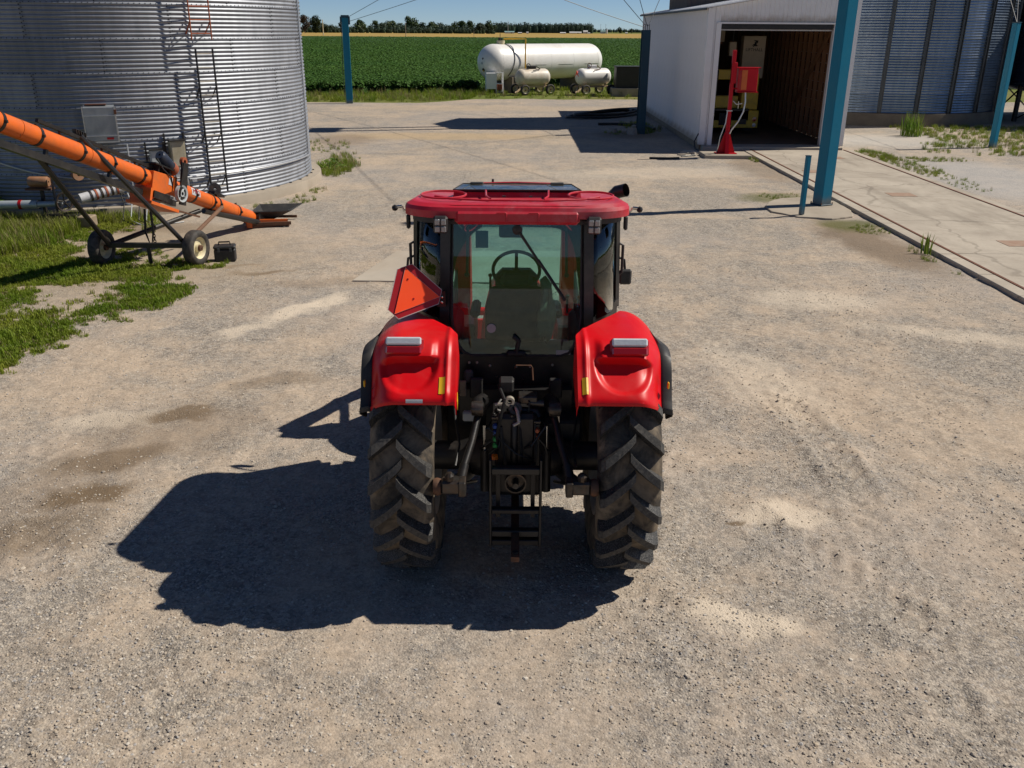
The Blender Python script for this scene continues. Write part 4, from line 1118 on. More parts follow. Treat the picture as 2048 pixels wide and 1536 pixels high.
m = MB(); m.box((0, -0.15, 1.9), (0.30, 0.02, 3.8)); m.box((0, 0.15, 1.9), (0.30, 0.02, 3.8)); m.box((0, 0, 1.9), (0.02, 0.28, 3.8)); m.build('beam', 'dark_teal', dp)
for k in range(4):
    MB().tube([(-0.11 + 0.075 * k, 0, 3.78), (-0.11 + 0.075 * k, 0, 4.0)], 0.012, 6).build('anchor_rod', 'black_steel', dp)
t3 = thing('teal_post', 'slim teal post in the shaded grass by the right bin', 'post', (17.0, 32.7, 0), R(28))
MB().box((0, 0, 2.05), (0.2, 0.2, 4.1), None, 0.01).build('column', 'teal_paint', t3)
MB().box((0, 0, 4.12), (0.22, 0.22, 0.03)).build('cap', 'dark_teal', t3)
guy('guy_wire', (-8.75, 50.5, 4.3), (7.1, 21.0, 10.3), 'upper of two wires rising from the post at the field edge', 0.25)
guy('guy_wire', (-8.7, 50.4, 4.1), (10.0, 26.0, 9.6), 'lower of two wires rising from the post at the field edge', 0.45)
guy('guy_wire', (4.9, 36.4, 3.9), (-9.2, 27.5, 10.4), 'longest wire sloping up from the dark post by the shed', 0.9)
guy('guy_wire', (4.95, 36.4, 3.95), (-6.0, 20.0, 14.0), 'middle wire sloping up from the dark post by the shed', 0.4)
guy('guy_wire', (5.0, 36.4, 3.95), (-1.0, 22.0, 16.0), 'steepest wire sloping up from the dark post by the shed', 0.3)
guy('guy_wire', (5.05, 36.4, 3.95), (9.5, 47.9, 12.0), 'thin wire crossing the shed wall up to its roof', 0.3)
guy('guy_wire', (17.0, 32.7, 4.1), (18.6, 40.2, 8.9), 'thin wire from the slim teal post to the right bin', 0.1)
guy('guy_wire', (17.0, 32.7, 4.1), (21.0, 41.5, 8.4), 'second thin wire from the slim teal post to the bin', 0.1)

# ------------------------------------------------------------ red control post
rp = thing('red_control_post', 'red steel post carrying a red control box before the shed door', 'control post', (6.82, 29.55, 0.12))
tag(MB().box((6.82, 29.6, 0.04), (1.5, 1.0, 0.16), None, 0.02).build('concrete_plinth', 'concrete'), 'low concrete plinth under the red control post', 'plinth')
MB().box((0, 0, 0.012), (0.66, 0.4, 0.025), None, 0.004).build('base_plate', 'post_red', rp)
MB().box((0, 0, 1.57), (0.11, 0.11, 3.1), None, 0.008).build('post_tube', 'post_red', rp)
MB().box((0.03, 0, 2.45), (0.17, 0.13, 0.62), None, 0.01).build('sleeve', 'post_red', rp)
for s in (-1, 1):
    m = MB(); m.add([(s * .055, -.008, .025), (s * .29, -.008, .025), (s * .055, -.008, .72), (s * .055, .008, .025), (s * .29, .008, .025), (s * .055, .008, .72)], [(0, 1, 2), (5, 4, 3), (0, 3, 4, 1), (1, 4, 5, 2), (2, 5, 3, 0)]); m.build('gusset', 'post_red', rp)
m = MB(); m.add([(-.06, -.2, .025), (.06, -.2, .025), (.055, -.056, .70), (-.055, -.056, .70), (-.06, -.05, .025), (.06, -.05, .025)], [(0, 1, 2, 3), (0, 3, 4), (1, 5, 2)]); m.build('gusset', 'post_red', rp)
bx_ = MB().box((0.46, 0.0, 2.25), (0.60, 0.30, 0.70), None, 0.012).build('control_box', 'post_red', rp)
MB().box((0.345, -0.155, 2.25), (0.17, 0.012, 0.58), None, 0.003).build('orange_panel', 'panel_orange', bx_)
MB().box((0.215, -0.155, 2.25), (0.07, 0.012, 0.55), None, 0.003).build('shaded_slot', 'smv_red', bx_)  # no opening cut: the slot's shade is the strip's dark red colour
MB().box((0.48, -0.01, 2.61), (0.70, 0.36, 0.02)).build('top_flange', 'post_red', bx_)
MB().box((0.48, -0.01, 1.89), (0.66, 0.34, 0.02)).build('bottom_flange', 'post_red', bx_)
MB().box((0.12, 0, 1.99), (0.16, 0.06, 0.04)).build('bracket', 'post_red', rp)
MB().tube([(0.44, -0.05, 1.90), (0.46, -0.08, 1.6), (0.42, -0.1, 1.3), (0.28, -0.12, 1.0), (0.10, -0.12, 0.75), (0.06, -0.08, 0.62)], 0.022, 8).build('cable', 'conduit', rp)
MB().tube([(0.08, -0.06, 1.62), (0.18, -0.1, 1.52), (0.36, -0.1, 1.55)], 0.016, 8).build('cable', 'conduit', rp)
MB().tube([(-0.07, -0.06, 1.3), (-0.10, -0.08, 0.95), (-0.24, -0.1, 0.5), (-0.27, -0.08, 0.2), (-0.30, 0.0, 0.02)], 0.016, 8).build('cable', 'conduit', rp)
for z in (1.32,):
    MB().box((0, -0.01, z), (0.17, 0.13, 0.025)).build('clamp', 'conduit', rp)

# broken kerb pieces and scrap at the shed corner
def chunk(nm, x, y, r, h, mat, label, cat, seed, group=None):
    rr = random.Random(seed); n = 9
    poly = [(x + r * rr.uniform(.7, 1.2) * math.cos(2 * math.pi * i / n), y + .8 * r * rr.uniform(.7, 1.2) * math.sin(2 * math.pi * i / n)) for i in range(n)]
    m = MB()
    vs_ = [(a, b, -0.02) for a, b in poly] + [(x + (a - x) * .8, y + (b - y) * .8, h * rr.uniform(.7, 1.1)) for a, b in poly]
    m.add(vs_, [tuple(range(n, 2 * n))] + [(i, (i + 1) % n, (i + 1) % n + n, i + n) for i in range(n)])
    tag(m.build(nm, mat), label, cat, group)
chunk('broken_concrete', 5.9, 30.5, 0.42, 0.08, 'concrete_pale', 'pale broken concrete lump by the red post', 'rubble', 1)
chunk('broken_concrete', 5.55, 29.95, 0.24, 0.05, 'concrete', 'small flat concrete chip next to the broken lump', 'rubble', 2)
chunk('field_stone', 4.97, 37.6, 0.22, 0.22, 'stone', 'upper pale stone lying in the shed shade', 'stone', 3)
chunk('field_stone', 4.62, 36.05, 0.22, 0.26, 'stone', 'pale stone at the foot of the dark post', 'stone', 4)
chunk('field_stone', 3.95, 36.9, 0.2, 0.18, 'stone', 'grey stone farthest from the dark post in the shade', 'stone', 5)
m = MB(); m.tube([(6.25, 31.3, 0.55), (6.1, 31.15, 0.3), (6.1, 30.9, 0.1), (6.2, 30.6, 0.04), (5.7, 30.2, 0.03), (5.9, 29.8, 0.03), (5.4, 29.5, 0.02)], 0.022, 7)
tag(m.build('scrap_cable', 'hose_black'), 'black cable end hanging at the shed corner', 'cable')
m = MB(); m.tube([(4.3, 29.0, 0.03), (4.9, 28.95, 0.03), (5.25, 29.05, 0.03)], 0.035, 8); tag(m.build('rubber_strip', 'hose_black'), 'short black strip lying on the gravel by the shed', 'scrap')

# coiled black hose in the shed shade
P_ = []
for i in range(150):
    a = i / 150 * 2 * math.pi * 3
    k = 1 + 0.10 * math.sin(i * 0.05) - 0.0012 * i
    P_.append((4.3 + 1.75 * k * math.cos(a) + 0.25 * math.sin(a), 44.1 + 1.5 * k * math.sin(a) + 1.1 * math.cos(a), 0.07 + 0.05 * (i // 50) + 0.03 * math.sin(a * 2)))
tag(MB().tube(P_, 0.06, 8).build('black_hose', 'hose_black'), 'coiled thick black hose lying beside the shed', 'hose')
tag(MB().tube([(3.6, 39.6, .06), (4.4, 39.7, .06), (5.2, 39.2, .06), (5.6, 38.4, .06), (5.7, 37.6, .06)], 0.06, 8).build('black_hose', 'hose_black'), 'short curved length of black hose behind the dark post', 'hose')

# dark tank on a concrete base beyond the shed
db = thing('dark_container', 'dark green container on a concrete base behind the shed', 'container', (7.3, 58.6, 0))
MB().box((0, 0, 0.22), (2.6, 1.8, 0.5), None, 0.02).build('base_block', 'concrete', db)
MB().box((0, 0, 1.08), (2.1, 1.4, 1.2), None, 0.02).build('body', 'dark_box', db)
MB().box((0, 0, 1.70), (2.2, 1.5, 0.05), None, 0.01).build('lid', 'dark_box', db)

# ------------------------------------------------------------ big propane tank and its fittings
def tank_shell(L, r, cap, n=40):
    pr = [(0.001, 0)]
    for i in range(1, 11):
        a = i / 10 * math.pi / 2
        pr.append((r * math.sin(a), cap - cap * math.cos(a)))
    nseg = 6
    for i in range(1, nseg + 1):
        pr.append((r, cap + (L - 2 * cap) * i / nseg))
    for i in range(1, 11):
        a = math.pi / 2 + i / 10 * math.pi / 2
        pr.append((max(0.001, r * math.sin(a)), L - cap - cap * math.cos(a)))
    return pr
A_, B_ = Vector((-2.05, 59.6, 1.82)), Vector((5.75, 66.2, 1.82))
dirt = (B_ - A_).normalized(); LT = (B_ - A_).length
bt = thing('propane_tank', 'long white horizontal propane tank with rounded ends before the field', 'tank', (A_.x, A_.y, 0), math.atan2(dirt.y, dirt.x))
LM = T(0, 0, 1.82) @ RY(math.pi / 2)     # local x is the tank axis
MB().lathe(tank_shell(LT, 1.10, 0.95), 48, LM).build('shell', 'tank_white', bt)
for x in (0.95, 3.0, 5.0, 7.0, LT - 0.95):
    m = MB(); m.lathe([(1.098, x - .02), (1.106, x - .01), (1.106, x + .01), (1.098, x + .02)], 48, LM); m.build('weld_seam', 'tank_white', bt)
for x in (2.0, LT - 2.3):
    MB().box((x, 0, 0.45), (0.6, 1.9, 1.0), None, 0.02).build('saddle', 'concrete_dark', bt)
m = MB(); m.lathe([(0.0, 3.12), (0.26, 3.12), (0.26, 2.85)], 20, T(1.55, 0, 0)); m.build('manway', 'rim_cream', bt)
m = MB(); m.tube([(1.4, -.05, 3.1), (1.4, -.05, 3.3)], .07, 8); m.tube([(1.65, .05, 3.1), (1.65, .05, 3.25)], .06, 8); m.tube([(1.5, 0, 3.25), (1.5, 0, 3.55)], .02, 6); m.build('valve', 'black_steel', bt)
MB().tube([(1.7, -0.1, 3.2), (2.2, -0.35, 3.22), (2.55, -1.25, 3.22), (2.55, -1.25, 1.6), (2.55, -1.25, 0.15)], 0.045, 8).build('yellow_pipe', 'pipe_yellow', bt)
MB().tube([(1.6 + .25 * math.sin(t * .2), -1.13 * math.sin(t * .13) , 1.82 + 1.13 * math.cos(t * .13)) for t in range(0, 19)], 0.022, 6).build('hose_line', 'black_steel', bt)
# hazard diamonds on the end cap
def cap_pt(dy, dz):
    rr = math.hypot(dy, dz) / 1.10
    return (0.95 - 0.95 * math.sqrt(max(0, 1 - rr * rr)) - 0.006, dy, 1.82 + dz)
for dy, dz, s, mt in ((-0.1, 0.25, 0.075, 'text_black'), (-0.05, -0.02, 0.095, 'box_grey'), (-0.1, -0.42, 0.13, 'text_black')):
    m = MB(); c = Vector(cap_pt(dy, dz))
    n_ = Vector((-1, dy * .7, dz * .7)).normalized(); u = n_.cross(Vector((0, 0, 1))).normalized(); v = u.cross(n_)
    m.add([c + u * s, c + v * s, c - u * s, c - v * s], [(0, 1, 2, 3)]); d_ = m.build('placard', mt, bt, solid=0.004)
    if s > 0.12:
        m = MB(); c2 = c + n_ * 0.008; m.add([c2 + u * s * .0 - v * s * .85, c2 + u * s * .45 - v * s * .4, c2 + v * 0, c2 - u * s * .45 - v * s * .4], [(0, 1, 2, 3)]); m.build('placard_mark', 'yellow_sticker', d_)
m = MB()
for x in (3.2, 5.6, 8.0):
    m = MB(); pz = []
    for i in range(7):
        an = R(-100 - 0.0 * i)
        pz.append((x + i * 0.22, 1.106 * math.sin(R(-97)), 1.82 + 1.106 * math.cos(R(-97))))
    m.tube(pz, 0.008, 5); m.build('scratch_line', 'tank_weld', bt)

# dispensing cabinet beside the tank
cb = thing('dispenser_cabinet', 'white dispenser cabinet with open pipe frame under the propane tank', 'cabinet', (-1.25, 58.9, 0), R(8))
MB().box((-0.2, 0.1, 0.78), (0.62, 0.55, 0.95), None, 0.015).build('cabinet', 'white_paint', cb)
for x, y in ((-.48, -.15), (-.48, .33), (0.12, -.15), (0.55, -.15), (0.55, .33)):
    MB().tube([(x, y, 0), (x, y, 1.28 if x > 0 else 0.35)], 0.03, 8).build('leg', 'white_paint', cb)
for z in (1.27, 0.12, 0.62):
    MB().tube([(0.12, -.15, z), (0.55, -.15, z), (0.55, .33, z)], 0.028, 8).build('rail', 'white_paint', cb)
MB().box((0.34, -.1, 0.42), (0.3, 0.2, 0.3), None, 0.02).build('pump', 'rust_orange', cb)

# nurse tank trailers
def small_wheel(nm, par, M_, r=0.29, w=0.17, rim='rim_cream', tyre='small_tyre'):
    """axis along local x"""
    MM = M_ @ RY(math.pi / 2)
    o = MB().lathe([(0.02, w * .30), (r * .22, w * .34), (r * .26, w * .12), (r * .50, w * .10), (r * .58, w * .34), (r * .63, w * .40), (r * .63, -w * .40), (r * .5, -w * .2), (0.02, -w * .2)], 28, MM).build(nm, rim, par)
    MB().lathe([(r * .62, w * .40), (r * .70, w * .5), (r * .85, w * .52), (r * .95, w * .44), (r, w * .30), (r, -w * .30), (r * .95, -w * .44), (r * .85, -w * .52), (r * .70, -w * .5), (r * .62, -w * .40)], 32, MM).build('tyre', tyre, o)
    MB().lathe([(r * .18, w * .30), (r * .16, w * .55), (0.01, w * .58)], 12, MM).build('hub', 'rust_steel' if rim == 'rim_cream' else 'black_steel', o)
    return o
def nurse_trailer(x, y, rz, label, mat, L, r, zc, smv):
    t = thing('tank_trailer', label, 'tank trailer', (x, y, 0), rz, 'nurse tank trailers by the big tank')
    sh = MB().lathe(tank_shell(L, r, r * .75), 36, T(-L / 2, 0, zc) @ RY(math.pi / 2)).build('tank', mat, t)
    if smv:
        m = MB(); m.add([(-L / 2 + .02, 0.0 + .22, zc + .02), (-L / 2 + .02, -.22, zc + .02), (-L / 2 + .0, 0, zc + .38)], [(0, 1, 2)]); m.build('orange_triangle', 'smv_orange', sh, solid=0.02)
    m = MB(); m.box((-.1, 0, zc + r + .08), (0.55, 0.3, 0.22), None, 0.03); o = m.build('valve_housing', 'white_tape' if smv else 'black_steel', t)
    m = MB(); m.tube([(-.42 + .14 * math.cos(a * .5), -.2, zc + r + .16 + .14 * math.sin(a * .5)) for a in range(13)], .025, 6); m.tube([(.2, -.1, zc + r + .15), (.35, -.3, zc + r - .02), (-.2, -.42, zc + r - .1)], .025, 6); m.build('hose', 'rust_steel' if smv else 'black_steel', t)
    fr = MB(); fr.box((0, .3, .48), (L * .9, .08, .1)); fr.box((0, -.3, .48), (L * .9, .08, .1)); fr.box((-.35 * L, 0, .46), (.1, 1.15, .09)); fr.box((.35 * L, 0, .46), (.1, 1.15, .09)); fr.build('frame', 'trailer_tan', t)
    for sx_ in (-.3, .3):
        for sy_ in (-1, 1):
            MB().box((sx_ * L, sy_ * .3, .62), (.09, .06, .3)).build('tank_support', 'trailer_tan', t)
    for sx_ in (-.38, .38):
        for sy_ in (-1, 1):
            small_wheel('wheel', t, T(sx_ * L, sy_ * .68, .31) @ RZ(-math.pi / 2 if sy_ < 0 else math.pi / 2), .31, .2, 'rim_cream')
    m = MB(); m.bar((-.4 * L, .25, .45), (-.62 * L, -.5, .12), .08, .08); m.bar((-.4 * L, -.3, .45), (-.62 * L, -.5, .12), .08, .08); m.build('tow_bar', 'trailer_tan', t)
    return t
nurse_trailer(1.15, 58.9, R(28), 'rust streaked cream tank trailer beside the yellow pipe', 'tank_cream', 2.35, 0.50, 1.02, False)
nurse_trailer(4.95, 59.3, R(28), 'white tank trailer with an orange triangle on its end', 'tank_white', 2.45, 0.50, 1.06, True)
# ------------------------------------------------------------ orange grain auger
AT = lambda y: Vector((-5.35 - .85 * (18.1 - y) / 3.1, y, .22 + 1.3 * (18.1 - y) / 3.1))
AD = (AT(15) - AT(18.1)).normalized()                 # up the tube, towards the camera
AU = (Vector((0, 0, 1)) - AD * AD.z).normalized()     # up, square to the tube
AS = AD.cross(AU).normalized()                        # sideways
aug = thing('grain_auger', 'orange grain auger on two wheels with black struts before the left bin', 'grain auger', (-6.2, 15.0, 0))
AO = Vector(aug.location)
def L_(p): return Vector(p) - AO
def atube(y0, y1, r, nm, mat, n=28, par=None):
    return MB().tube([L_(AT(y0)), L_(AT(y1))], r, n).build(nm, mat, par or aug)
segs = [18.25, 17.55, 16.75, 15.9, 15.0, 13.9, 12.7, 11.2, 9.6, 7.8]
for a, b in zip(segs, segs[1:]):
    atube(a - .004, b + .004, 0.138, 'auger_tube', 'orange_paint')
def band(y, w=0.05, r=0.146, mat='black_paint'):
    c = AT(y); m = MB(); m.tube([L_(c - AD * w / 2), L_(c + AD * w / 2)], r, 28)
    m.box(L_(c + AU * (r + .01) + AS * 0.0), (0.03, 0.05, 0.03)); m.box(L_(c - AS * r), (.05, .04, .04))
    m.build('tube_clamp', mat, aug)
for y in (17.62, 17.0, 16.83, 16.3, 15.0, 14.35, 13.75, 13.0, 12.4, 11.4, 10.2, 9.0): band(y)
# drive housing
def HMx(y): # frame along the tube: x = AS, y = AD, z = AU
    return Matrix.Translation(L_(AT(y))) @ Matrix((AS, AD, AU)).transposed().to_4x4()
M_ = HMx(15.45)
side = -1 if AS.x > 0 else 1
# AS sign: make +x of this frame point to the viewer's right-hand side of the tube
hs = MB(); hs.add([(-.17, -.30, -.06), (-.17, .34, -.36), (-.17, .34, .12), (-.17, -.30, .16), (.17, -.30, -.06), (.17, .34, -.36), (.17, .34, .12), (.17, -.30, .16)],
                  [(0, 1, 2, 3), (7, 6, 5, 4), (0, 4, 5, 1), (1, 5, 6, 2), (2, 6, 7, 3), (3, 7, 4, 0)], False, M_)
hs.build('drive_housing', 'orange_paint', aug, bevel=0.008)
m = MB(); m.box((0, .05, -.42), (.5, .75, .05), M_); m.box((0, .38, -.30), (.4, .05, .25), M_); m.build('drive_tray', 'orange_paint', aug)
VS = -1 if (AS.x < 0) else 1     # side of the tube that faces +x
m = MB(); m.box((VS * .19, .1, -.26), (.02, .42, .12), M_); m.build('slot_cover', 'black_steel', aug)
pu = MB().lathe([(.03, -.025), (.055, -.025), (.055, .025), (.03, .025)], 16, M_ @ T(VS * .30, -.27, -.12) @ RY(math.pi / 2)).build('pulley', 'box_grey', aug)
MB().lathe([(.115, -.02), (.145, -.03), (.145, .03), (.115, .02), (.115, -.02)], 28, M_ @ T(VS * .30, -.27, -.12) @ RY(math.pi / 2)).build('pulley_rim', 'box_grey', pu)
for k in range(4):
    m = MB(); m.bar((0, 0, .05), (0, 0, .12), .03, .02, M_ @ T(VS * .30, -.27, -.12) @ RX(k * math.pi / 2 + .4)); m.build('pulley_spoke', 'box_grey', pu)
m = MB(); m.bar((VS * .28, -.36, -.30), (VS * .28, -.30, .42), .03, .17, M_); m.bar((VS * .33, -.19, -.2), (VS * .33, -.21, .40), .015, .03, M_); m.build('belt_guard', 'black_steel', aug)
m = MB(); m.lathe([(.03, -.03), (.075, -.03), (.075, .03), (.03, .03)], 20, M_ @ T(VS * .26, -.29, .44) @ RY(math.pi / 2)); m.build('motor_sheave', 'rust_orange', aug)
mo = MB().lathe([(.02, -.30), (.085, -.30), (.10, -.26), (.10, .10), (.075, .14), (.02, .14)], 20, M_ @ T(-VS * .02, -.14, .42) @ RX(R(-68))).build('electric_motor', 'motor_blue', aug)
m = MB(); m.lathe([(.104, -.32), (.112, -.30), (.112, -.20), (.104, -.19)], 20, M_ @ T(-VS * .02, -.14, .42) @ RX(R(-68))); m.build('motor_end', 'rust_orange', mo)
MB().box((VS * .03, .05, .26), (.26, .5, .025), M_).build('motor_plate', 'black_steel', aug)
for k in (-.15, .15):
    MB().box((VS * .02, k, .20), (.2, .03, .14), M_).build('motor_bracket', 'black_steel', aug)
m = MB(); m.tube([M_ @ Vector((VS * .1, .2, .36)), M_ @ Vector((VS * .17, .1, .2)), M_ @ Vector((VS * .19, -.1, .12)), M_ @ Vector((VS * .17, -.2, -.05))], .012, 6); m.build('motor_cable', 'hose_black', aug)
dc = MB().box((VS * .172, -.12, .05), (.006, .10, .13), M_).build('paper_sticker', 'white_tape', aug)
# lettered decal on the tube
M2 = HMx(16.28)
dm = MB(); rows = []
for j in range(9):
    an = R(-8 + 56 * j / 8)
    rows.append([M2 @ Vector((VS * .1405 * math.cos(an), -.13 + .26 * i, .1405 * math.sin(an))) for i in range(2)])
dm.grid(rows, True); dec = dm.build('decal', 'white_tape', aug)
tq = Matrix((AS.cross(AU) * -VS, (AU * math.cos(R(20)) - AS * VS * math.sin(R(20))), (AS * VS * math.cos(R(20)) + AU * math.sin(R(20))))).transposed().to_4x4()
text_mesh('decal_letters', 'MK2', 0.11, 'dark_lens_red', dec, Matrix.Translation(M2 @ Vector((VS * .146 * math.cos(R(20)), 0, .146 * math.sin(R(20))))) @ Matrix((-AD, (AU * math.cos(R(20)) - AS * VS * math.sin(R(20))), (AS * VS * math.cos(R(20)) + AU * math.sin(R(20))))).transposed().to_4x4())
# truss under and over the tube
m = MB(); m.bar(L_(AT(15.9) - AU * .26), L_(AT(8.0) - AU * .30), .10, .10); m.build('lower_truss', 'black_paint', aug)
for y in (15.6, 14.4, 13.2, 12.0, 10.8, 9.6):
    MB().bar(L_(AT(y) - AU * .12), L_(AT(y) - AU * .30), .05, .05).build('truss_post', 'black_paint', aug)
m = MB(); m.bar(L_(AT(15.75) + AU * .20), L_(AT(13.0) + AU * .22), .05, .05); m.build('upper_track', 'black_steel', aug)
for y in (15.7, 14.9, 14.2, 13.4):
    MB().box(L_(AT(y) + AU * .17), (.03, .03, .08)).build('track_post', 'black_steel', aug)
cl = MB()
for k in range(5):
    cl = MB(); cl.box(L_(AT(13.75) + AU * (.28) + AD * (-.1 + .05 * k)), (.06, .02, .07)); cl.build('clamp_bolt', 'grease_steel', aug)
# wheels and struts
WLp, WRp = Vector((-7.0, 15.0, .30)), Vector((-5.40, 15.02, .30))
small_wheel('wheel', aug, T(*L_(WLp)) @ RZ(R(-8)), .30, .19, 'rim_cream')
small_wheel('wheel', aug, T(*L_(WRp)) @ RZ(R(-14)), .30, .19, 'rim_cream')
AL, AR = Vector((-6.86, 15.0, .34)), Vector((-5.55, 15.02, .34))
def strut(a, b, nm='strut', r=.042, mat='black_paint', n=8):
    return MB().tube([L_(a), L_(b)], r, n).build(nm, mat, aug)
MB().bar(L_(AL), L_(AR), .08, .08).build('axle', 'black_paint', aug)
strut(AL, AT(13.05) - AU * .26)
strut(AR, AT(13.75) + AU * .24 + AS * VS * .02, r=.038)
strut(AL, AT(16.6) - AU * .22)
strut(AR + Vector((.05, 0, .1)), AT(17.0) - AU * .05 + AS * VS * .16, 'short_strut', .036, 'wood_dark')
strut(AT(16.7) - AU * .2, Vector((-5.15, 18.15, .10)), 'tow_beam', .055)
strut(Vector((-6.2, 15, .34)) , Vector((-6.2, 15, .02)), 'drop_leg', .035)
m = MB(); m.bar(L_(AT(15.0) - AU * .42 + AS * VS * .1), L_(AT(16.45) - AU * .36 + AS * VS * .12), .03, .03); m.build('shaft_rod', 'rust_steel', aug)
# hanging chain links
for k in range(13):
    z = .86 - k * .048
    a = k % 2
    MB().tube([(L_(Vector((-6.22, 15.35, z)))[0] + (.022 * math.cos(t * math.pi / 4) if a else 0), L_(Vector((-6.22, 15.35, z)))[1] + (0 if a else .022 * math.cos(t * math.pi / 4)), z + .034 * math.sin(t * math.pi / 4)) for t in range(8)], .008, 5, closed=True).build('chain_link', 'black_steel', aug)
m = MB(); m.tube([L_(Vector((-6.30, 15.3, .9))), L_(Vector((-6.34, 15.3, .5))), L_(Vector((-6.28, 15.32, .22))), L_(Vector((-6.22, 15.34, .5))), L_(Vector((-6.2, 15.3, .88)))], .02, 7); m.build('hanging_strap', 'hose_black', aug)
# winch and intake end
MB().lathe([(.03, -.06), (.11, -.06), (.11, -.05), (.05, -.05), (.05, .05), (.11, .05), (.11, .06), (.03, .06)], 20, HMx(17.05) @ T(0, .1, .27) @ RX(math.pi / 2) @ RY(.6)).build('winch_reel', 'grease_steel', aug)
MB().box((0, -.02, .19), (.14, .34, .05), HMx(17.0)).build('winch_plate', 'black_steel', aug)
Mi = HMx(18.15)
m = MB(); m.box((0, -.28, -.02), (.34, .36, .32), Mi, .01); m.build('intake_box', 'orange_paint', aug)
m = MB(); m.tube([Mi @ Vector((-.18 * VS, -.1, .02)), Mi @ Vector((.2 * VS, -.1, .02))], .13, 16); m.build('intake_mouth', 'black_steel', aug)
hp = MB()
ho = [(-5.3, 18.1), (-4.55, 18.3), (-4.5, 19.1), (-5.35, 18.95)]
hi_ = [(-5.2, 18.30), (-4.95, 18.38), (-4.95, 18.75), (-5.2, 18.7)]
hp.add([(x, y, .33) for x, y in ho] + [(x, y, .14) for x, y in hi_], [(0, 1, 5, 4), (1, 2, 6, 5), (2, 3, 7, 6), (3, 0, 4, 7), (4, 5, 6, 7)], False, T(*-AO))
hp.build('intake_hopper', 'black_plastic', aug, solid=0.02)
m = MB(); m.bar(L_((-5.3, 18.0, .10)), L_((-4.55, 18.25, .08)), .06, .06); m.bar(L_((-5.3, 18.0, .04)), L_((-4.6, 18.3, .03)), .05, .04); m.bar(L_((-5.3, 18.95, .07)), L_((-4.6, 19.0, .07)), .05, .05); m.build('skid_frame', 'rust_steel', aug)
m = MB(); m.bar(L_((-5.15, 18.1, .15)), L_((-4.62, 18.28, .13)), .05, .05); m.box(L_((-5.32, 18.0, .14)), (.10, .12, .22)); m.build('orange_skid', 'orange_paint', aug)
# tool case beside the wheel
tb = thing('tool_case', 'scuffed black tool case standing beside the right auger wheel', 'tool case', (-5.02, 15.35, 0), R(12))
MB().box((0, 0, .11), (.36, .22, .22), None, .02).build('body', 'black_plastic', tb)
MB().box((0, 0, .25), (.37, .23, .06), None, .02).build('lid', 'black_plastic', tb)
MB().tube([(-.1, 0, .28), (-.09, 0, .33), (.09, 0, .33), (.1, 0, .28)], .014, 8).build('handle', 'black_steel', tb)
for x in (-.1, .1):
    MB().box((x, -.117, .21), (.04, .012, .07), None, .003).build('latch', 'cab_grey', tb)

# ------------------------------------------------------------ bin unloading gear at the left
ul = thing('unload_auger', 'grey bin unloading pipe with brown motor and belt pulley', 'unload auger', (-9.3, 18.6, 0))
UO = Vector(ul.location)
def U(p): return Vector(p) - UO
MB().tube([U((-13.2, 17.85, .40)), U((-9.62, 18.15, .44))], .085, 20).build('pipe', 'pvc_grey', ul)
for x in (-11.2, -10.55, -9.95):
    t = (x + 13.2) / 3.58
    MB().tube([U((x - .03, 17.85 + .3 * t, .40 + .04 * t)), U((x + .03, 17.85 + .3 * t + .005, .40 + .04 * t))], .092, 20).build('pipe_band', 'rust_orange' if x < -11 else 'smv_red', ul)
MB().tube([U((-9.62, 18.15, .44)), U((-9.15, 18.2, .45))], .06, 16).build('shaft', 'pvc_grey', ul)
MB().lathe([(.02, -.2), (.09, -.2), (.105, -.17), (.105, .17), (.09, .2), (.02, .2)], 20, T(*U((-9.62, 18.35, .86))) @ RY(math.pi / 2)).build('motor', 'motor_brown', ul)
MB().box(U((-9.62, 18.35, .72)), (.5, .24, .04)).build('motor_base', 'rust_steel', ul)
MB().box(U((-9.62, 18.4, .35)), (.06, .06, .72)).build('post', 'black_steel', ul)
m = MB(); m.bar(U((-9.28, 18.2, 1.0)), U((-9.22, 18.1, .3)), .03, .28); m.build('belt_guard', 'black_steel', ul)
pq = MB().lathe([(.16, -.02), (.19, -.03), (.19, .03), (.16, .02), (.16, -.02)], 28, T(*U((-9.05, 18.1, .5))) @ RZ(R(-30)) @ RY(math.pi / 2)).build('belt_pulley', 'grease_steel', ul)
for k in range(5):
    MB().bar((0, 0, .02), (0, 0, .17), .03, .02, T(*U((-9.05, 18.1, .5))) @ RZ(R(-30)) @ RX(k * 2 * math.pi / 5)).build('pulley_spoke', 'grease_steel', pq)
MB().lathe([(.03, -.05), (.12, -.05), (.12, .05), (.03, .05)], 20, T(*U((-9.0, 18.75, .95))) @ RZ(R(-40)) @ RY(math.pi / 2)).build('upper_sheave', 'motor_brown', ul)
MB().tube([U((-8.85, 18.35, .52)), U((-8.2, 18.95, .66))], .10, 18).build('discharge_pipe', 'white_tape', ul)
for k in range(6):
    t = .25 + k * .12; a = Vector((-8.85, 18.35, .52)).lerp(Vector((-8.2, 18.95, .66)), t); d = (Vector((-8.2, 18.95, .66)) - Vector((-8.85, 18.35, .52))).normalized()
    MB().tube([U(a - d * .02), U(a + d * .02)], .112, 18).build('pipe_rib', 'rust_orange' if k % 2 else 'grease_steel', ul)
m = MB(); m.box(U((-8.6, 18.0, .12)), (.28, .3, .26), None, .02); m.build('support_block', 'wood_sill', ul)
m = MB(); m.box(U((-9.2, 18.3, .12)), (.7, .4, .22), None, .02); m.build('gearbox', 'black_steel', ul)
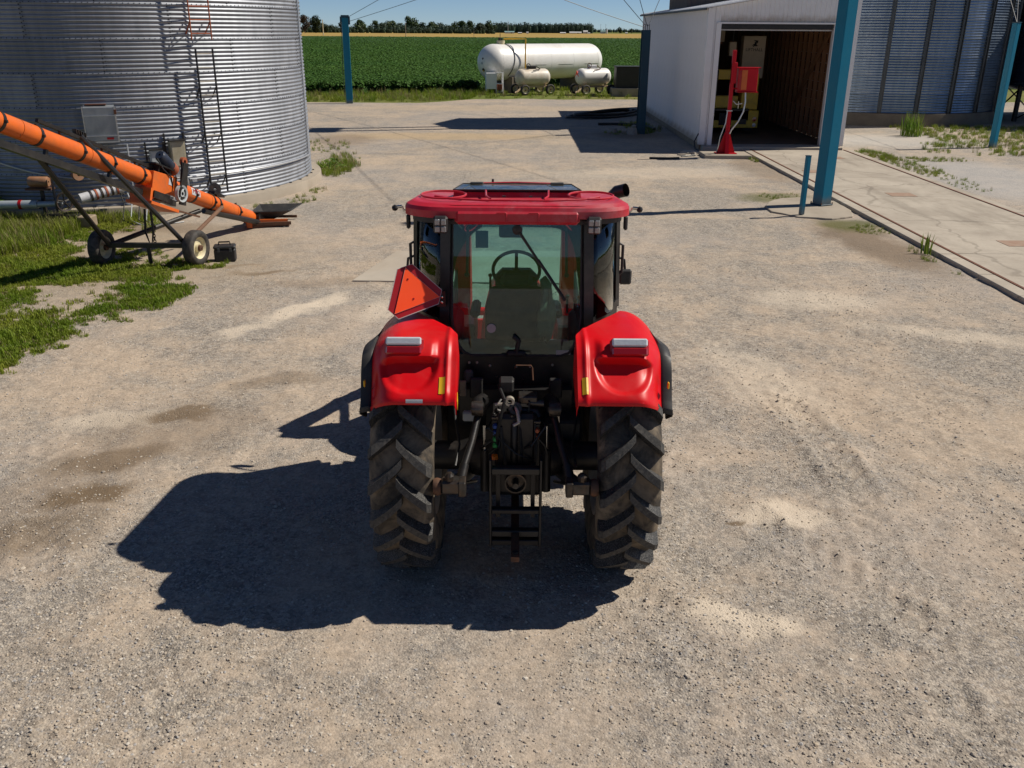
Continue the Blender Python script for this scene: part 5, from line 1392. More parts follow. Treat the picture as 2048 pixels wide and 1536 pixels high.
for k in range(4):
    m = MB(); x = -8.25 + .16 * k
    m.tube([U((x, 18.9, .55)), U((x + .12, 18.75, .35)), U((x + .2, 18.4, .08)), U((x + .5, 18.2, .02)), U((x + .9, 18.3 + .1 * k, .015))], .012, 6); m.build('loose_cable', 'box_grey' if k % 2 else 'hose_black', ul)
tag(MB().tube([(-13.0, 19.6, .95), (-11.9, 18.8, .62), (-11.4, 18.45, .5)], .11, 16).build('spout_pipe', 'pvc_grey'), 'short grey spout end at the left edge above the grass', 'pipe')
# leafy weed plants
def leafy(nm, x, y, h, rad, n, label, mat='weed_leaf', s0=.05, s1=.1, seed=0):
    rr = random.Random(seed); t = thing(nm, label, 'plant', (x, y, 0))
    m = MB(); st_ = MB()
    for k in range(9):
        a = rr.uniform(0, 6.28); d = rad * rr.uniform(.1, .9)
        st_.tube([(0, 0, 0), (d * .5 * math.cos(a), d * .5 * math.sin(a), h * .5), (d * math.cos(a), d * math.sin(a), h * rr.uniform(.6, 1))], [.008, .006, .003], 5)
    for i in range(n):
        a = rr.uniform(0, 6.28); d = rad * math.sqrt(rr.random()); z = h * rr.uniform(.12, 1.05) * (1 - .5 * (d / rad) ** 2)
        p = Vector((d * math.cos(a), d * math.sin(a), z))
        nn = Vector((rr.uniform(-.6, .6), rr.uniform(-.8, .3), rr.uniform(.3, 1))).normalized()
        u = nn.orthogonal().normalized(); u.rotate(Matrix.Rotation(rr.uniform(0, 6.28), 3, nn)); v = nn.cross(u); s = rr.uniform(s0, s1)
        m.add([p - u * s, p + v * s * .6 - u * s * .2, p + u * s, p - v * s * .6 - u * s * .2], [(0, 1, 2, 3)])
    m.build('foliage', mat, t)['kind'] = 'stuff'; st_.build('stem', 'weed_leaf', t)
    return t
leafy('broadleaf_weed', -11.3, 18.35, .95, .75, 420, 'big leafy green weed beside the brown motor', seed=1, s1=.12)
def upright_tuft(nm, x, y, h, rad, n, label, seed):
    rr = random.Random(seed); t = thing(nm, label, 'plant', (x, y, 0)); m = MB()
    for i in range(n):
        a = rr.uniform(0, 6.28); d = rad * math.sqrt(rr.random()) * .5; L = h * rr.uniform(.5, 1.05); le = rr.uniform(.05, .45) * L; aa = rr.uniform(0, 6.28); w = rr.uniform(.006, .018)
        bx, by = d * math.cos(a), d * math.sin(a); px_, py_ = -math.sin(aa) * w, math.cos(aa) * w
        mx, my = bx + math.cos(aa) * le * .4, by + math.sin(aa) * le * .4
        m.add([(bx - px_, by - py_, 0), (bx + px_, by + py_, 0), (mx + px_, my + py_, L * .6), (mx - px_, my - py_, L * .6), (bx + math.cos(aa) * le, by + math.sin(aa) * le, L)], [(0, 1, 2, 3), (3, 2, 4)])
    m.build('blades', 'weed_leaf', t)['kind'] = 'stuff'
    return t
upright_tuft('tall_weed', 15.55, 36.2, 1.0, .8, 110, 'tall green weed tuft at the foot of the right bin', 3)
leafy('small_weed', -5.25, 26.0, .35, .45, 160, 'low green weed beside the left bin foundation', seed=4, s0=.03, s1=.06)
upright_tuft('scale_weed', 7.6, 16.2, .4, .2, 12, 'thin weed growing at the scale kerb', 6)
# ------------------------------------------------------------ things inside the shed
tr = thing('yellow_truck', 'rear of a yellow service truck parked in the dark shed', 'truck', (7.9, 35.4, .14))
tr.scale = (.88, .88, .88)
def tb_(nm, mat, c, d, bev=.02, par=tr): return MB().box(c, d, None, bev).build(nm, mat, par)
tb_('rear_bumper', 'truck_yellow', (0, -.1, .62), (3.05, .3, .72))
tb_('bumper_recess', 'text_black', (.1, -.262, .62), (.55, .02, .5), .005)
for x in (-1.05, 1.0):
    o = MB().lathe([(.0, 0), (.09, 0), (.10, .03), (.0, .035)], 18, T(x + .35, -.25, .62) @ RX(math.pi / 2)).build('tail_lamp', 'dark_lens_red', tr)
    MB().lathe([(.0, 0), (.07, 0), (.08, .03), (.0, .035)], 18, T(x + .35, -.25, .38) @ RX(math.pi / 2)).build('reverse_lamp', 'lens_clear', tr)
    tb_('hitch_plate', 'black_steel', (x - .15, -.262, .52), (.32, .02, .22), .005)
tb_('licence_plate', 'box_grey', (-1.02, -.265, .86), (.36, .02, .2), .004)
tb_('side_locker', 'truck_yellow', (1.12, .3, 1.35), (.72, .7, .7))
tb_('side_locker', 'truck_yellow', (1.08, .3, 2.1), (.72, .7, .7))
for (x, z) in ((.95, 2.0), (1.22, 2.05), (.95, 2.25), (1.2, 2.3)):
    MB().lathe([(0, 0), (.09, 0), (.09, .04), (0, .05)], 14, T(x, -.04, z) @ RX(math.pi / 2)).build('gauge', 'text_black', tr)
tb_('side_locker', 'truck_yellow', (-1.25, .3, 1.75), (.42, .6, 1.5))
tb_('pump_block', 'truck_yellow', (-.1, .3, 1.3), (1.5, .5, .5))
tb_('pump_block', 'truck_yellow', (.1, .6, 2.4), (.7, .5, .4))
tb_('drum', 'tank_white', (-.62, .2, 2.2), (.5, .4, .5), .08)
for x in (-.8, -.55, -.3):
    MB().tube([(x, .15, 1.2), (x, .15, 2.6)], .05, 8).build('pipe', 'black_steel', tr)
MB().tube([(.62, -.2, 1.0), (.62, -.2, 1.35)], .025, 6).build('lever', 'chrome', tr)
tb_('frame', 'black_steel', (0, 1.5, .8), (2.2, 3.5, .5))
for s in (-1, 1):
    small_wheel('wheel', tr, T(s * 1.05, 1.2, .46) @ RZ(0 if s > 0 else math.pi), .46, .3, 'rim_silver')
cabn = thing('wall_cabinet', 'cream cabinet with a dark bird emblem inside the shed', 'cabinet', (9.15, 36.6, .14))
cabn.scale = (.92, .92, .92)
MB().box((0, .1, 2.95), (.92, .5, 1.65), None, .015).build('body', 'cabinet_cream', cabn)
MB().box((0, .12, 1.05), (.5, .4, 2.1)).build('pedestal', 'black_steel', cabn)
m = MB()
for a, b, c in (((-.06, 3.62), (.14, 3.60), (.12, 3.50)), ((-.02, 3.56), (.12, 3.52), (.02, 3.42)), ((0, 3.50), (.1, 3.44), (-.08, 3.33)), ((-.04, 3.47), (.04, 3.46), (-.12, 3.38)), ((.02, 3.44), (.16, 3.40), (.04, 3.37))):
    m.add([(a[0], -.156, a[1]), (b[0], -.156, b[1]), (c[0], -.156, c[1])], [(0, 2, 1)])
m.build('bird_emblem', 'text_black', cabn)
text_mesh('lettering', 'LIFTHALL', .17, 'text_black', cabn, T(0, -.156, 3.24) @ RX(math.pi / 2))
bx2 = thing('breaker_box', 'small cream box hanging in the dark shed above the red box', 'electric box', (8.3, 36.4, 0))
MB().box((0, 0, 3.15), (.26, .2, .5), None, .01).build('case', 'cabinet_cream', bx2)
MB().tube([(0, 0, 3.4), (0, 0, 4.3)], .03, 8).build('conduit', 'black_steel', bx2)
bx3 = thing('motor_unit', 'cluttered motor unit on a shelf deep in the shed', 'motor', (7.45, 36.9, 0))
MB().box((0, .2, 3.35), (1.1, .4, .06)).build('shelf', 'wood_brown', bx3)
for x in (-.25, .05, .3):
    MB().lathe([(0, -.1), (.13, -.1), (.13, .12), (.05, .16), (0, .16)], 14, T(x, .15, 3.6) @ RX(math.pi / 2)).build('drum', 'grease_steel', bx3)
MB().box((.58, .2, 3.6), (.16, .2, .42), None, .01).build('case', 'cabinet_cream', bx3)
MB().box((0, .25, 1.65), (.08, .08, 3.3)).build('shelf_post', 'wood_dark', bx3)

# ------------------------------------------------------------ far tree line, woods, farms, poles
def far_y(py):  # ground distance for a picture row (1536 high)
    a = math.atan((py - 768) / FPX) + PITCH
    return CAMH / math.tan(a)
def far_x(px, Y):
    return (px - 1024) / FPX * (Y * math.cos(PITCH) + CAMH * math.sin(PITCH)) * 1.0
def crown(m, rr, h, w, n, base=.12, leaf=.55):
    lobes = []
    for k in range(rr.randint(9, 13)):
        a = rr.uniform(0, 6.28); z = h * rr.uniform(.2, .84); sp = (1 - abs(z / h - .5) * 1.1)
        d = w * .34 * sp * rr.uniform(.2, 1)
        lobes.append((Vector((d * math.cos(a), d * math.sin(a), z)), w * rr.uniform(.15, .25)))
    for i in range(n):
        c, r_ = rr.choice(lobes)
        v = Vector((rr.gauss(0, 1), rr.gauss(0, 1), rr.gauss(0, 1))).normalized()
        p = c + v * r_ * rr.uniform(.7, 1.12)
        if p.z < h * base: p.z = h * base + rr.uniform(0, .5)
        nn = (v + Vector((rr.uniform(-.5, .5), rr.uniform(-.5, .5), rr.uniform(-.2, .6)))).normalized()
        u = nn.orthogonal().normalized(); u.rotate(Matrix.Rotation(rr.uniform(0, 6.28), 3, nn)); q = nn.cross(u); s = leaf * rr.uniform(.7, 1.5)
        m.add([p + u * s, p + q * s * .8, p - u * s, p - q * s * .8], [(0, 1, 2, 3)])
ORD = ['first', 'second', 'third', 'fourth', 'fifth', 'sixth', 'seventh', 'eighth', 'ninth', 'tenth', 'eleventh', 'twelfth', 'thirteenth', 'fourteenth', 'fifteenth', 'sixteenth', 'seventeenth', 'eighteenth', 'nineteenth', 'twentieth', 'twenty-first', 'twenty-second', 'twenty-third', 'twenty-fourth']
Z3 = [(30, 100, 100, 'tree_leaf_bronze', 'bronze'), (155, 120, 140, 'tree_leaf_dark', 'big dark'), (260, 190, 90, 'tree_leaf_dark', 'dark'), (335, 210, 90, 'tree_leaf_dark', 'small dark'), (402, 235, 55, 'tree_leaf_dark', 'very small dark'),
      (470, 165, 95, 'tree_leaf_dark', 'dark'), (640, 155, 150, 'tree_leaf', 'broad green'), (770, 212, 90, 'tree_leaf_hazed', 'low bluish'), (832, 155, 85, 'tree_leaf', 'tall narrow green'), (912, 182, 85, 'tree_leaf_hazed', 'bluish green'),
      (1005, 160, 130, 'tree_leaf', 'round green'), (1112, 195, 110, 'tree_leaf_hazed', 'low bluish'), (1250, 120, 150, 'tree_leaf', 'tallest green'), (1365, 170, 95, 'tree_leaf_dark', 'dark'), (1462, 180, 115, 'tree_leaf', 'round green'),
      (1570, 182, 90, 'tree_leaf_hazed', 'bluish'), (1655, 190, 85, 'tree_leaf', 'small green'), (1732, 165, 95, 'tree_leaf', 'green'), (1822, 155, 95, 'tree_leaf', 'pale green'), (1910, 150, 95, 'tree_leaf', 'green'), (2015, 180, 100, 'tree_leaf_dark', 'dark round')]
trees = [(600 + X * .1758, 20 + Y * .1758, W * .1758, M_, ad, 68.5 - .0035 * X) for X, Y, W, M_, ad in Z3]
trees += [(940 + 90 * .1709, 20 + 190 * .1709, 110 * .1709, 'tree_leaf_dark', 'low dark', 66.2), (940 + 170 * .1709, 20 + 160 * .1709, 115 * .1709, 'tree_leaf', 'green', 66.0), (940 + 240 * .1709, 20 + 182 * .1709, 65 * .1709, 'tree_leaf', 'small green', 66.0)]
for i, (px_, py_, w_, mt, ad, by) in enumerate(trees):
    Y = far_y(by + 0.6); X = far_x(px_, Y) + 0.0
    s = Y / FPX * 1.03
    h = (by - py_) * s * 1.08; w = w_ * s * 1.4
    rr = random.Random(100 + i)
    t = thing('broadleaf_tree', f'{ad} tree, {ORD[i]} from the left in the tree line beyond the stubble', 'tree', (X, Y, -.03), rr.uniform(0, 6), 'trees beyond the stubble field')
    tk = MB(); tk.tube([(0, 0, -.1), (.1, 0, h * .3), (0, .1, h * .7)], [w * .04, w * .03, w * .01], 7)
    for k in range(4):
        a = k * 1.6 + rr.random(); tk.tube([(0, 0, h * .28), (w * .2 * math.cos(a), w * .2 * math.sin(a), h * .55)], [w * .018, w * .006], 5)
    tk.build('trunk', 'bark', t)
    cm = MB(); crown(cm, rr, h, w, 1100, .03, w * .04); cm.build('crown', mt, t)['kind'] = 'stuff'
# hedgerow undergrowth along the tree line, woods behind: masses
def wood_mass(nm, px0, px1, ptop, pbase, label, mat, step, depth, wob=3.0, n=60):
    m = MB(); rr = random.Random(hash(nm) % 999 + int(px0)); Y = far_y(pbase + .6); s = Y / FPX * 1.03; px_ = px0
    while px_ < px1:
        for dd in range(depth):
            Yd = Y + dd * 9 + rr.uniform(-4, 4); x = far_x(px_ + rr.uniform(-2, 2), Y)
            h = (pbase - ptop + rr.uniform(-wob, wob * .4)) * s; w = max(step * s * 2, h * .75) * rr.uniform(.8, 1.25)
            mm = MB(); crown(mm, rr, h, w, n, .0, w * .06)
            m.add(mm.v, mm.f, False, T(x, Yd, 0))
            m.lathe([(w * .28, 0), (w * .32, h * .4), (w * .2, h * .7)], 7, T(x, Yd, -.1))
        px_ += step * rr.uniform(.7, 1.2)
    return tag(m.build(nm, mat), label, 'woods', kind='stuff')
wood_mass('far_woods', 985, 1183, 46.5, 65.2, 'dense dark wood behind the far white farm buildings', 'tree_leaf_hazed', 5.5, 3, 2.5, 90)
wood_mass('far_woods', 1180, 1300, 56.0, 63.0, 'low distant woods on the horizon beside the shed', 'tree_leaf_hazed', 4, 1, 1.6, 60)
wood_mass('hedgerow', 600, 985, 58.0, 67.4, 'low dark undergrowth below the tree line', 'tree_leaf_dark', 5, 1, 3.0, 60)
wood_mass('far_woods', 560, 980, 53.0, 66.0, 'bluish distant trees showing between the tree line gaps', 'tree_leaf_hazed', 7, 1, 4.0, 60)
for k, (X, Y, W, lb) in enumerate(((1385, 180, 75, 'dark tree at the right end of the far wood'), (1275, 228, 60, 'small dark tree between the far white farm buildings'), (1725, 205, 80, 'dark round tree far off right of the white silo'), (1860, 202, 50, 'narrow dark tree far off nearest the shed'))):
    px_ = 940 + X * .1709; by = 64.6; Yd = far_y(by + .6) - 12; s = Yd / FPX * 1.03; h = (by - 20 - Y * .1709) * s; w = W * .1709 * s * 1.1; rr = random.Random(300 + k)
    t = thing('broadleaf_tree', lb, 'tree', (far_x(px_, Yd), Yd, -.03), 0, 'far single trees')
    tk = MB(); tk.tube([(0, 0, -.1), (0, 0, h * .6)], [w * .04, w * .01], 6); tk.build('trunk', 'bark', t)
    cm = MB(); crown(cm, rr, h, w, 380, .05, w * .05); cm.build('crown', 'tree_leaf_dark', t)['kind'] = 'stuff'
def far_house(px_, py0, by, wpx, label, wall='far_white', roof='far_white', dy=0, nm='farm_building'):
    Y = far_y(by + .6) + dy; s = Y / FPX * 1.03; w = wpx * s; h = (by - py0) * s
    t = thing(nm, label, 'building', (far_x(px_, Y), Y, 0), 0, 'distant farm buildings')
    MB().box((0, 0, h * .3), (w, w * .4, h * .62)).build('wall', wall, t)
    m = MB(); z0, z1 = h * .6, h; a, b = w * .53, w * .24
    m.add([(-a, -b, z0), (a, -b, z0), (a, b, z0), (-a, b, z0), (-a, 0, z1), (a, 0, z1)], [(0, 1, 5, 4), (2, 3, 4, 5), (0, 4, 3), (1, 2, 5), (0, 3, 2, 1)]); m.build('roof', roof, t)
    MB().box((w * .2, -w * .202, h * .22), (w * .12, .1, h * .42)).build('door', 'far_dark', t)
far_house(1014, 62.3, 66.3, 17, 'long far barn with a pale green roof', 'far_white', 'far_green')
far_house(1035, 64.3, 66.6, 7, 'tiny low far shed right of the green roofed barn', 'far_dark', 'far_white')
far_house(1050, 63.2, 66.6, 4, 'tiny upright far shed before the wood', 'far_white', 'far_white')
far_house(1121, 63.6, 66.0, 10, 'short white far building before the wood', 'far_white', 'far_white')
far_house(1146, 62.6, 65.6, 21, 'longest white far building before the wood', 'far_white', 'far_white')
far_house(1166, 60.2, 65.6, 8, 'white far house at the right end of the wood', 'far_white', 'far_white')
far_house(1173, 63.8, 66.0, 4, 'tiny white far shed right of the white house', 'far_white', 'far_white')
far_house(1201, 59.5, 65.2, 9, 'far white farm building beside the tall white silo', 'far_white', 'far_green')
far_house(1248, 62.9, 65.2, 4, 'tiny white far shed nearest the white yard shed', 'far_white', 'far_white')
Y = far_y(66) ; s = Y / FPX
fs = thing('farm_silo', 'tiny white silo on the horizon left of the shed', 'silo', (far_x(1208.5, Y), Y, 0))
MB().lathe([(1.3 * s, 0), (1.3 * s, 6.2 * s), (.6 * s, 7.6 * s), (0, 7.8 * s)], 16).build('tower', 'far_white', fs)
def pole(px_, py0, py1, label, mat='pole_wood', arm=True, r=.16):
    Y = far_y(py1); s = Y / FPX * 1.03; h = (py1 - py0) * s
    t = thing('utility_pole', label, 'pole', (far_x(px_, Y), Y, 0), 0, 'poles along the far field road')
    MB().tube([(0, 0, -.1), (0, 0, h)], [r, r * .7], 8).build('shaft', mat, t)
    if arm: MB().box((0, 0, h * .93), (h * .16, .12, .12)).build('cross_arm', mat, t)
pole(642, 47, 73.5, 'pale wooden pole by the left tree line', 'rim_cream', False, .3)
pole(807, 51, 76, 'thin wooden pole before the tallest far tree', 'pole_wood', True)
pole(943, 65, 75.5, 'short field pole right of the tree line', 'pole_wood', False, .12)
pole(1011, 45.5, 67, 'tall grey pole before the far wood', 'box_grey', False, .25)
pole(1196, 50, 65.2, 'left of two poles by the tiny white silo', 'pole_wood', True)
pole(1206, 50, 65.2, 'right of two poles by the tiny white silo', 'pole_wood', True)
# ------------------------------------------------------------ the red tractor (seen from behind, heading +y)
trac = thing('tractor', 'red cab tractor with front loader parked in the middle of the gravel yard', 'tractor', (0.03, 6.06, 0.0))
def part(mb, nm, mat, par=trac, **k): return mb.build(nm, mat, par, **k)
def sm(x, a, b):
    t = max(0, min(1, (x - a) / (b - a))); return t * t * (3 - 2 * t)
# rear wheels with separate tread lugs
RT, HW = 0.838, 0.208
def r_surf(x):
    a = abs(x) / HW
    return 0.762 - 0.012 * a * a - 0.05 * max(0, a - .78) / .22
tyre_prof = [(.43, .155), (.47, .187), (.55, .212), (.63, .218), (.69, .214)] + [(r_surf(x), x) for x in (.206, .185, .155, .11, .055, 0, -.055, -.11, -.155, -.185, -.206)] + [(.69, -.214), (.63, -.218), (.55, -.212), (.47, -.187), (.43, -.155)]
tyre_me = MB().lathe(tyre_prof, 72, RY(math.pi / 2)).mesh('tyre', 'tyre_rubber', 60)
rim_me = MB().lathe([(.02, .05), (.12, .06), (.16, .03), (.30, -.02), (.36, .06), (.40, .13), (.44, .18), (.45, .19), (.44, -.19), (.40, -.15), (.36, -.10), (.02, -.10)], 40, RY(math.pi / 2)).mesh('rear_wheel', 'rim_silver')
def lug_mesh(sg):
    m = MB(); rows = []
    N = 8
    for i in range(N + 1):
        s = i / N
        x = sg * (-.018 + s * .228)
        ph = -.245 * (s ** .85) + .02
        wd = .035 + .006 * s
        top = RT - .010 * s * s - (.03 if i == N else 0)
        base = r_surf(min(abs(x), HW) * sg) - .012
        if i == N: base -= .02
        # direction across the lug, in angle
        row = []
        for (da, rr) in ((-wd * 1.25 / .8, base), (-wd * .78 / .8, top), (wd * .78 / .8, top), (wd * 1.3 / .8, base)):
            a = ph + da
            row.append((x, -rr * math.cos(a), rr * math.sin(a)))
        rows.append(row)
    m.grid(rows, False, flip=(sg < 0))
    for rr_, fl in ((rows[0], sg > 0), (rows[-1], sg < 0)):
        m.add(rr_, [(0, 1, 2, 3) if fl else (3, 2, 1, 0)])
    me = m.mesh('tread_lug', 'lug_rubber'); me.materials.append(MATS['lug_top'])
    for k_ in range(N): me.polygons[k_ * 3 + 1].material_index = 1
    return me
lugL, lugR = lug_mesh(-1), lug_mesh(1)
for sx_ in (-1, 1):
    w = link_mesh('rear_wheel', rim_me, trac, T(sx_ * .775, 0, .822) @ (RZ(math.pi) if sx_ < 0 else Matrix.Identity(4)))
    flip = RZ(math.pi) if sx_ < 0 else Matrix.Identity(4)
    link_mesh('tyre', tyre_me, w, Matrix.Identity(4))
    for k in range(20):
        a = k * 2 * math.pi / 20
        link_mesh('tread_lug', lugL, w, flip @ RX(a + .05 * sx_))
        link_mesh('tread_lug', lugR, w, flip @ RX(a + math.pi / 20 + .05 * sx_))
# front wheels
ft = MB().lathe([(.30, .12), (.36, .155), (.45, .165), (.53, .14), (.575, .08), (.58, 0), (.575, -.08), (.53, -.14), (.45, -.165), (.36, -.155), (.30, -.12)], 48, RY(math.pi / 2)).mesh('tyre', 'tyre_rubber')
fr_ = MB().lathe([(.02, .06), (.2, .04), (.27, .1), (.32, .13), (.32, -.13), (.2, -.08), (.02, -.08)], 32, RY(math.pi / 2)).mesh('front_wheel', 'rim_silver')
for sx_ in (-1, 1):
    w = link_mesh('front_wheel', fr_, trac, T(sx_ * .74, 2.32, .57) @ (RZ(math.pi) if sx_ < 0 else Matrix.Identity(4)))
    link_mesh('tyre', ft, w, Matrix.Identity(4))
# fenders
PATH = [(.80, 1.70), (.55, 1.79), (.30, 1.828), (.08, 1.838), (-.12, 1.84), (-.26, 1.832), (-.37, 1.78), (-.47, 1.69), (-.56, 1.61), (-.625, 1.555), (-.645, 1.525), (-.648, 1.50)]
def path_pt(t):
    n = len(PATH) - 1; f = t * n; i = min(int(f), n - 1); u = f - i
    p = [PATH[max(0, min(n, i + k))] for k in (-1, 0, 1, 2)]
    out = []
    for c in (0, 1):
        a, b, d, e = (q[c] for q in p)
        out.append(.5 * (2 * b + (d - a) * u + (2 * a - 5 * b + 4 * d - e) * u * u + (3 * b - a - 3 * d + e) * u ** 3))
    return out
def fender_pt(u, t, sx_):
    y, z = path_pt(t)
    xi = .405 + .40 * (1 - sm(t, .05, .43))
    x = xi + u * (.99 - xi)
    uu = (x - .405) / .585                      # position across the full width
    o = max(0, (uu - .66) / .34)
    z -= (.10 + .05 * sm(t, .3, .8)) * o ** 2.2
    y += .17 * o ** 2.6 * sm(t, .35, .85)
    if t > .9: z += .035 * o ** 2
    lip = 1 - sm(t, .78, .86)
    # pod carrying the lamp
    half = .36 if uu < .56 else .33
    pod = (1 - sm(abs(uu - .56), half - .10, half)) * sm(t, .42, .50) * (1 - sm(t, .575, .592))
    y -= .034 * pod; z += .012 * pod
    # deep scooped face below it, running out towards the lip
    q = math.sqrt((abs(uu - .54) / .36) ** 2 + (max(0, t - .585) / .225) ** 2)
    scp = (1 - sm(q, .72, 1.0)) * sm(t, .572, .594) * (1 - .55 * sm(t, .60, .80))
    y += .020 * scp; z -= .032 * scp
    # pressed ridge along the inner edge
    rd = math.exp(-((uu - .10) / .03) ** 2); z += .012 * rd * lip; y -= .010 * rd
    # small dent near the outer edge
    dn = math.exp(-((uu - .95) / .03) ** 2) * sm(t, .60, .66) * (1 - sm(t, .74, .78)); y += .02 * dn; z -= .02 * dn
    return (sx_ * x, y, z)
for sx_ in (-1, 1):
    m = MB(); NU, NT = 72, 150
    rows = []
    for j in range(NT + 1):
        t = j / NT
        row = []
        p0 = fender_pt(0, t, sx_)
        for k, (dz, dx) in enumerate(((.30, .0), (.14, .0), (.012, .0))):
            row.append((p0[0] - sx_ * .008 * (k < 2), p0[1] + dz * .10 * sm(t, .6, 1), p0[2] - dz * (1 - .72 * sm(t, .45, .9))))
        row += [fender_pt(i / NU, t, sx_) for i in range(NU + 1)]
        pe = row[-1]; row.append((pe[0], pe[1] + .012, pe[2] - .05))
        rows.append(row)
    m.grid(rows, True, flip=(sx_ > 0))
    f = part(m, 'fender', 'red_paint', angle=50, solid=.006, off=(1 if sx_ > 0 else 1) * -1)
    f['label'] = 'left red rear fender' if sx_ < 0 else 'right red rear fender'
    # black rubber extension round the outer edge
    e = MB(); rows = []
    for j in range(40):
        t = .22 + .765 * j / 39
        p = fender_pt(1.0, t, 1)
        k = sm(j / 39, 0, .2)
        y, z = p[1], p[2]
        nrm = Vector((0, 0 - y, .815 - z)).normalized()
        rows.append([(sx_ * (.962), y + nrm.y * .02, z + nrm.z * .02), (sx_ * (.985 + .02 * k), y - nrm.y * .012, z - nrm.z * .012), (sx_ * (1.0 + .065 * k), y + nrm.y * .012, z + nrm.z * .012), (sx_ * (1.0 + .072 * k), y + nrm.y * .06, z + nrm.z * .06), (sx_ * (.985 + .05 * k), y + nrm.y * .10, z + nrm.z * .10)])
    e.grid(rows, True, flip=(sx_ > 0)); part(e, 'fender_extension', 'black_plastic', angle=60, solid=.012)
    # tail lamp
    LMt = T(sx_ * .757, -.392, 1.822) @ RX(R(-26))
    lamp = part(MB().box((0, .022, -.002), (.262, .06, .128), LMt, .02), 'tail_lamp', 'smv_red')
    part(MB().box((0, -.014, .030), (.238, .022, .055), LMt, .010), 'clear_lens', 'lens_clear', lamp)
    part(MB().box((0, -.013, -.030), (.238, .024, .058), LMt, .010), 'red_lens', 'dark_lens_red', lamp)
    # stickers
    def surf_patch(u0, u1, t0, t1, off=.004):
        s = MB(); s.grid([[Vector(fender_pt(u0 + (u1 - u0) * i / 3, t0 + (t1 - t0) * j / 8, sx_)) + Vector((0, -.7, .7)) * off for i in range(4)] for j in range(9)], True, flip=(sx_ > 0)); return s
    part(surf_patch(.115 if sx_ < 0 else .05, .185 if sx_ < 0 else .12, .685, .80), 'yellow_sticker', 'yellow_sticker', f)
    if sx_ < 0:
        part(surf_patch(.36, .55, .875, .955, .006), 'white_tape', 'white_tape', f)
        s = MB(); s.add([(-.392, -.53, 1.545), (-.392, -.585, 1.50), (-.392, -.565, 1.43), (-.392, -.515, 1.475)], [(0, 1, 2, 3)]); part(s, 'yellow_sticker', 'yellow_sticker', f, solid=.003)
# ---- cab
def rear_y(z): return .39 + (z - 1.47) * .115
GO = [(-.475, 2.47), (.475, 2.47), (.492, 1.78), (.478, 1.66), (.435, 1.545), (.40, 1.50), (.34, 1.475), (-.34, 1.475), (-.40, 1.50), (-.435, 1.545), (-.478, 1.66), (-.492, 1.78)]
m = MB(); m.add([(x, rear_y(z), z) for x, z in GO], [tuple(range(len(GO)))])
rg_ = part(m, 'rear_window', 'cab_glass', solid=.005)
part(MB().tube([(x, rear_y(z) - .004, z) for x, z in GO], .013, 6, closed=True), 'window_seal', 'black_plastic', rg_)
m = MB(); m.box((0, 0, 0), (.11, .004, .035), T(.36, rear_y(1.50) - .006, 1.505)); part(m, 'window_label', 'box_grey', rg_)
cabf = MB()
for s in (-1, 1):
    cabf.bar((s * .545, .40, 1.40), (s * .515, .505, 2.54), .075, .07)
    cabf.bar((s * .80, .98, 1.70), (s * .775, 1.00, 2.54), .05, .06)
    cabf.bar((s * .66, 1.78, 1.35), (s * .60, 1.67, 2.41), .06, .07)
    cabf.bar((s * .545, .44, 2.53), (s * .79, .98, 2.53), .07, .05)
    cabf.bar((s * .79, .98, 2.50), (s * .60, 1.68, 2.38), .07, .05)
    cabf.bar((s * .545, .42, 1.72), (s * .81, .98, 1.74), .05, .05)
    cabf.bar((s * .81, .98, 1.74), (s * .66, 1.78, 1.5), .05, .05)
cabf.bar((-.56, .49, 2.525), (.56, .49, 2.525), .06, .06); cabf.bar((-.61, 1.67, 2.38), (.61, 1.67, 2.38), .06, .06)
part(cabf, 'cab_frame', 'black_paint')
m = MB(); m.box((0, .43, 1.30), (1.06, .05, .36)); part(m, 'rear_panel', 'black_paint')
for (x, z) in ((-.36, 1.415), (-.30, 1.415), (-.2, 1.39), (.0, 1.385), (.11, 1.385), (.28, 1.40)):
    part(MB().lathe([(0, 0), (.010, 0), (.010, .01), (0, .014)], 10, T(x, .40, z) @ RX(math.pi / 2)), 'bolt', 'galv_rung')
for s in (-1, 1):
    q = MB(); rows = []
    for i in range(7):
        u = i / 6; bul = .05 * math.sin(math.pi * u)
        rows.append([(s * (.56 + (.80 - .56) * u + bul - .03 * v), .44 + (.97 - .44) * u - bul * .4 + .06 * v, 1.74 + .78 * v) for v in (0, .5, 1)])
    q.grid(rows, True, flip=(s < 0)); o = part(q, 'quarter_window', 'cab_glass', solid=.005)
    part(MB().tube([rows[0][0], rows[3][0], rows[6][0], rows[6][2], rows[3][2], rows[0][2]], .011, 6, closed=True), 'window_seal', 'black_plastic', o)
    d = MB(); d.grid([[(s * (.80 + (.64 - .80) * u + .03 * math.sin(math.pi * u) - .02 * v), .99 + .74 * u - .06 * u * v, 1.50 + .25 * (1 - u) + v * (1.0 - .12 * u - .25 * (1 - u))) for v in (0, .5, 1)] for u in (0, .25, .5, .75, 1)], True, flip=(s < 0)); o = part(d, 'door_window', 'cab_glass', solid=.005)
    q2 = MB(); q2.add([(s * .55, .41, 1.30), (s * .82, .98, 1.30), (s * .825, .98, 1.75), (s * .56, .42, 1.75)], [(0, 1, 2, 3)]); part(q2, 'cab_side_panel', 'black_paint', solid=.02)
    part(MB().box((s * .71, 1.36, 1.33), (.05, .75, .36), RZ(s * R(11)) if 0 else None, .02), 'lower_door', 'black_paint')
    part(MB().tube([(s * .815, 1.0, 1.95), (s * .85, 1.0, 1.98), (s * .85, 1.0, 2.2), (s * .81, 1.0, 2.22)], .012, 6), 'grab_handle', 'black_plastic')
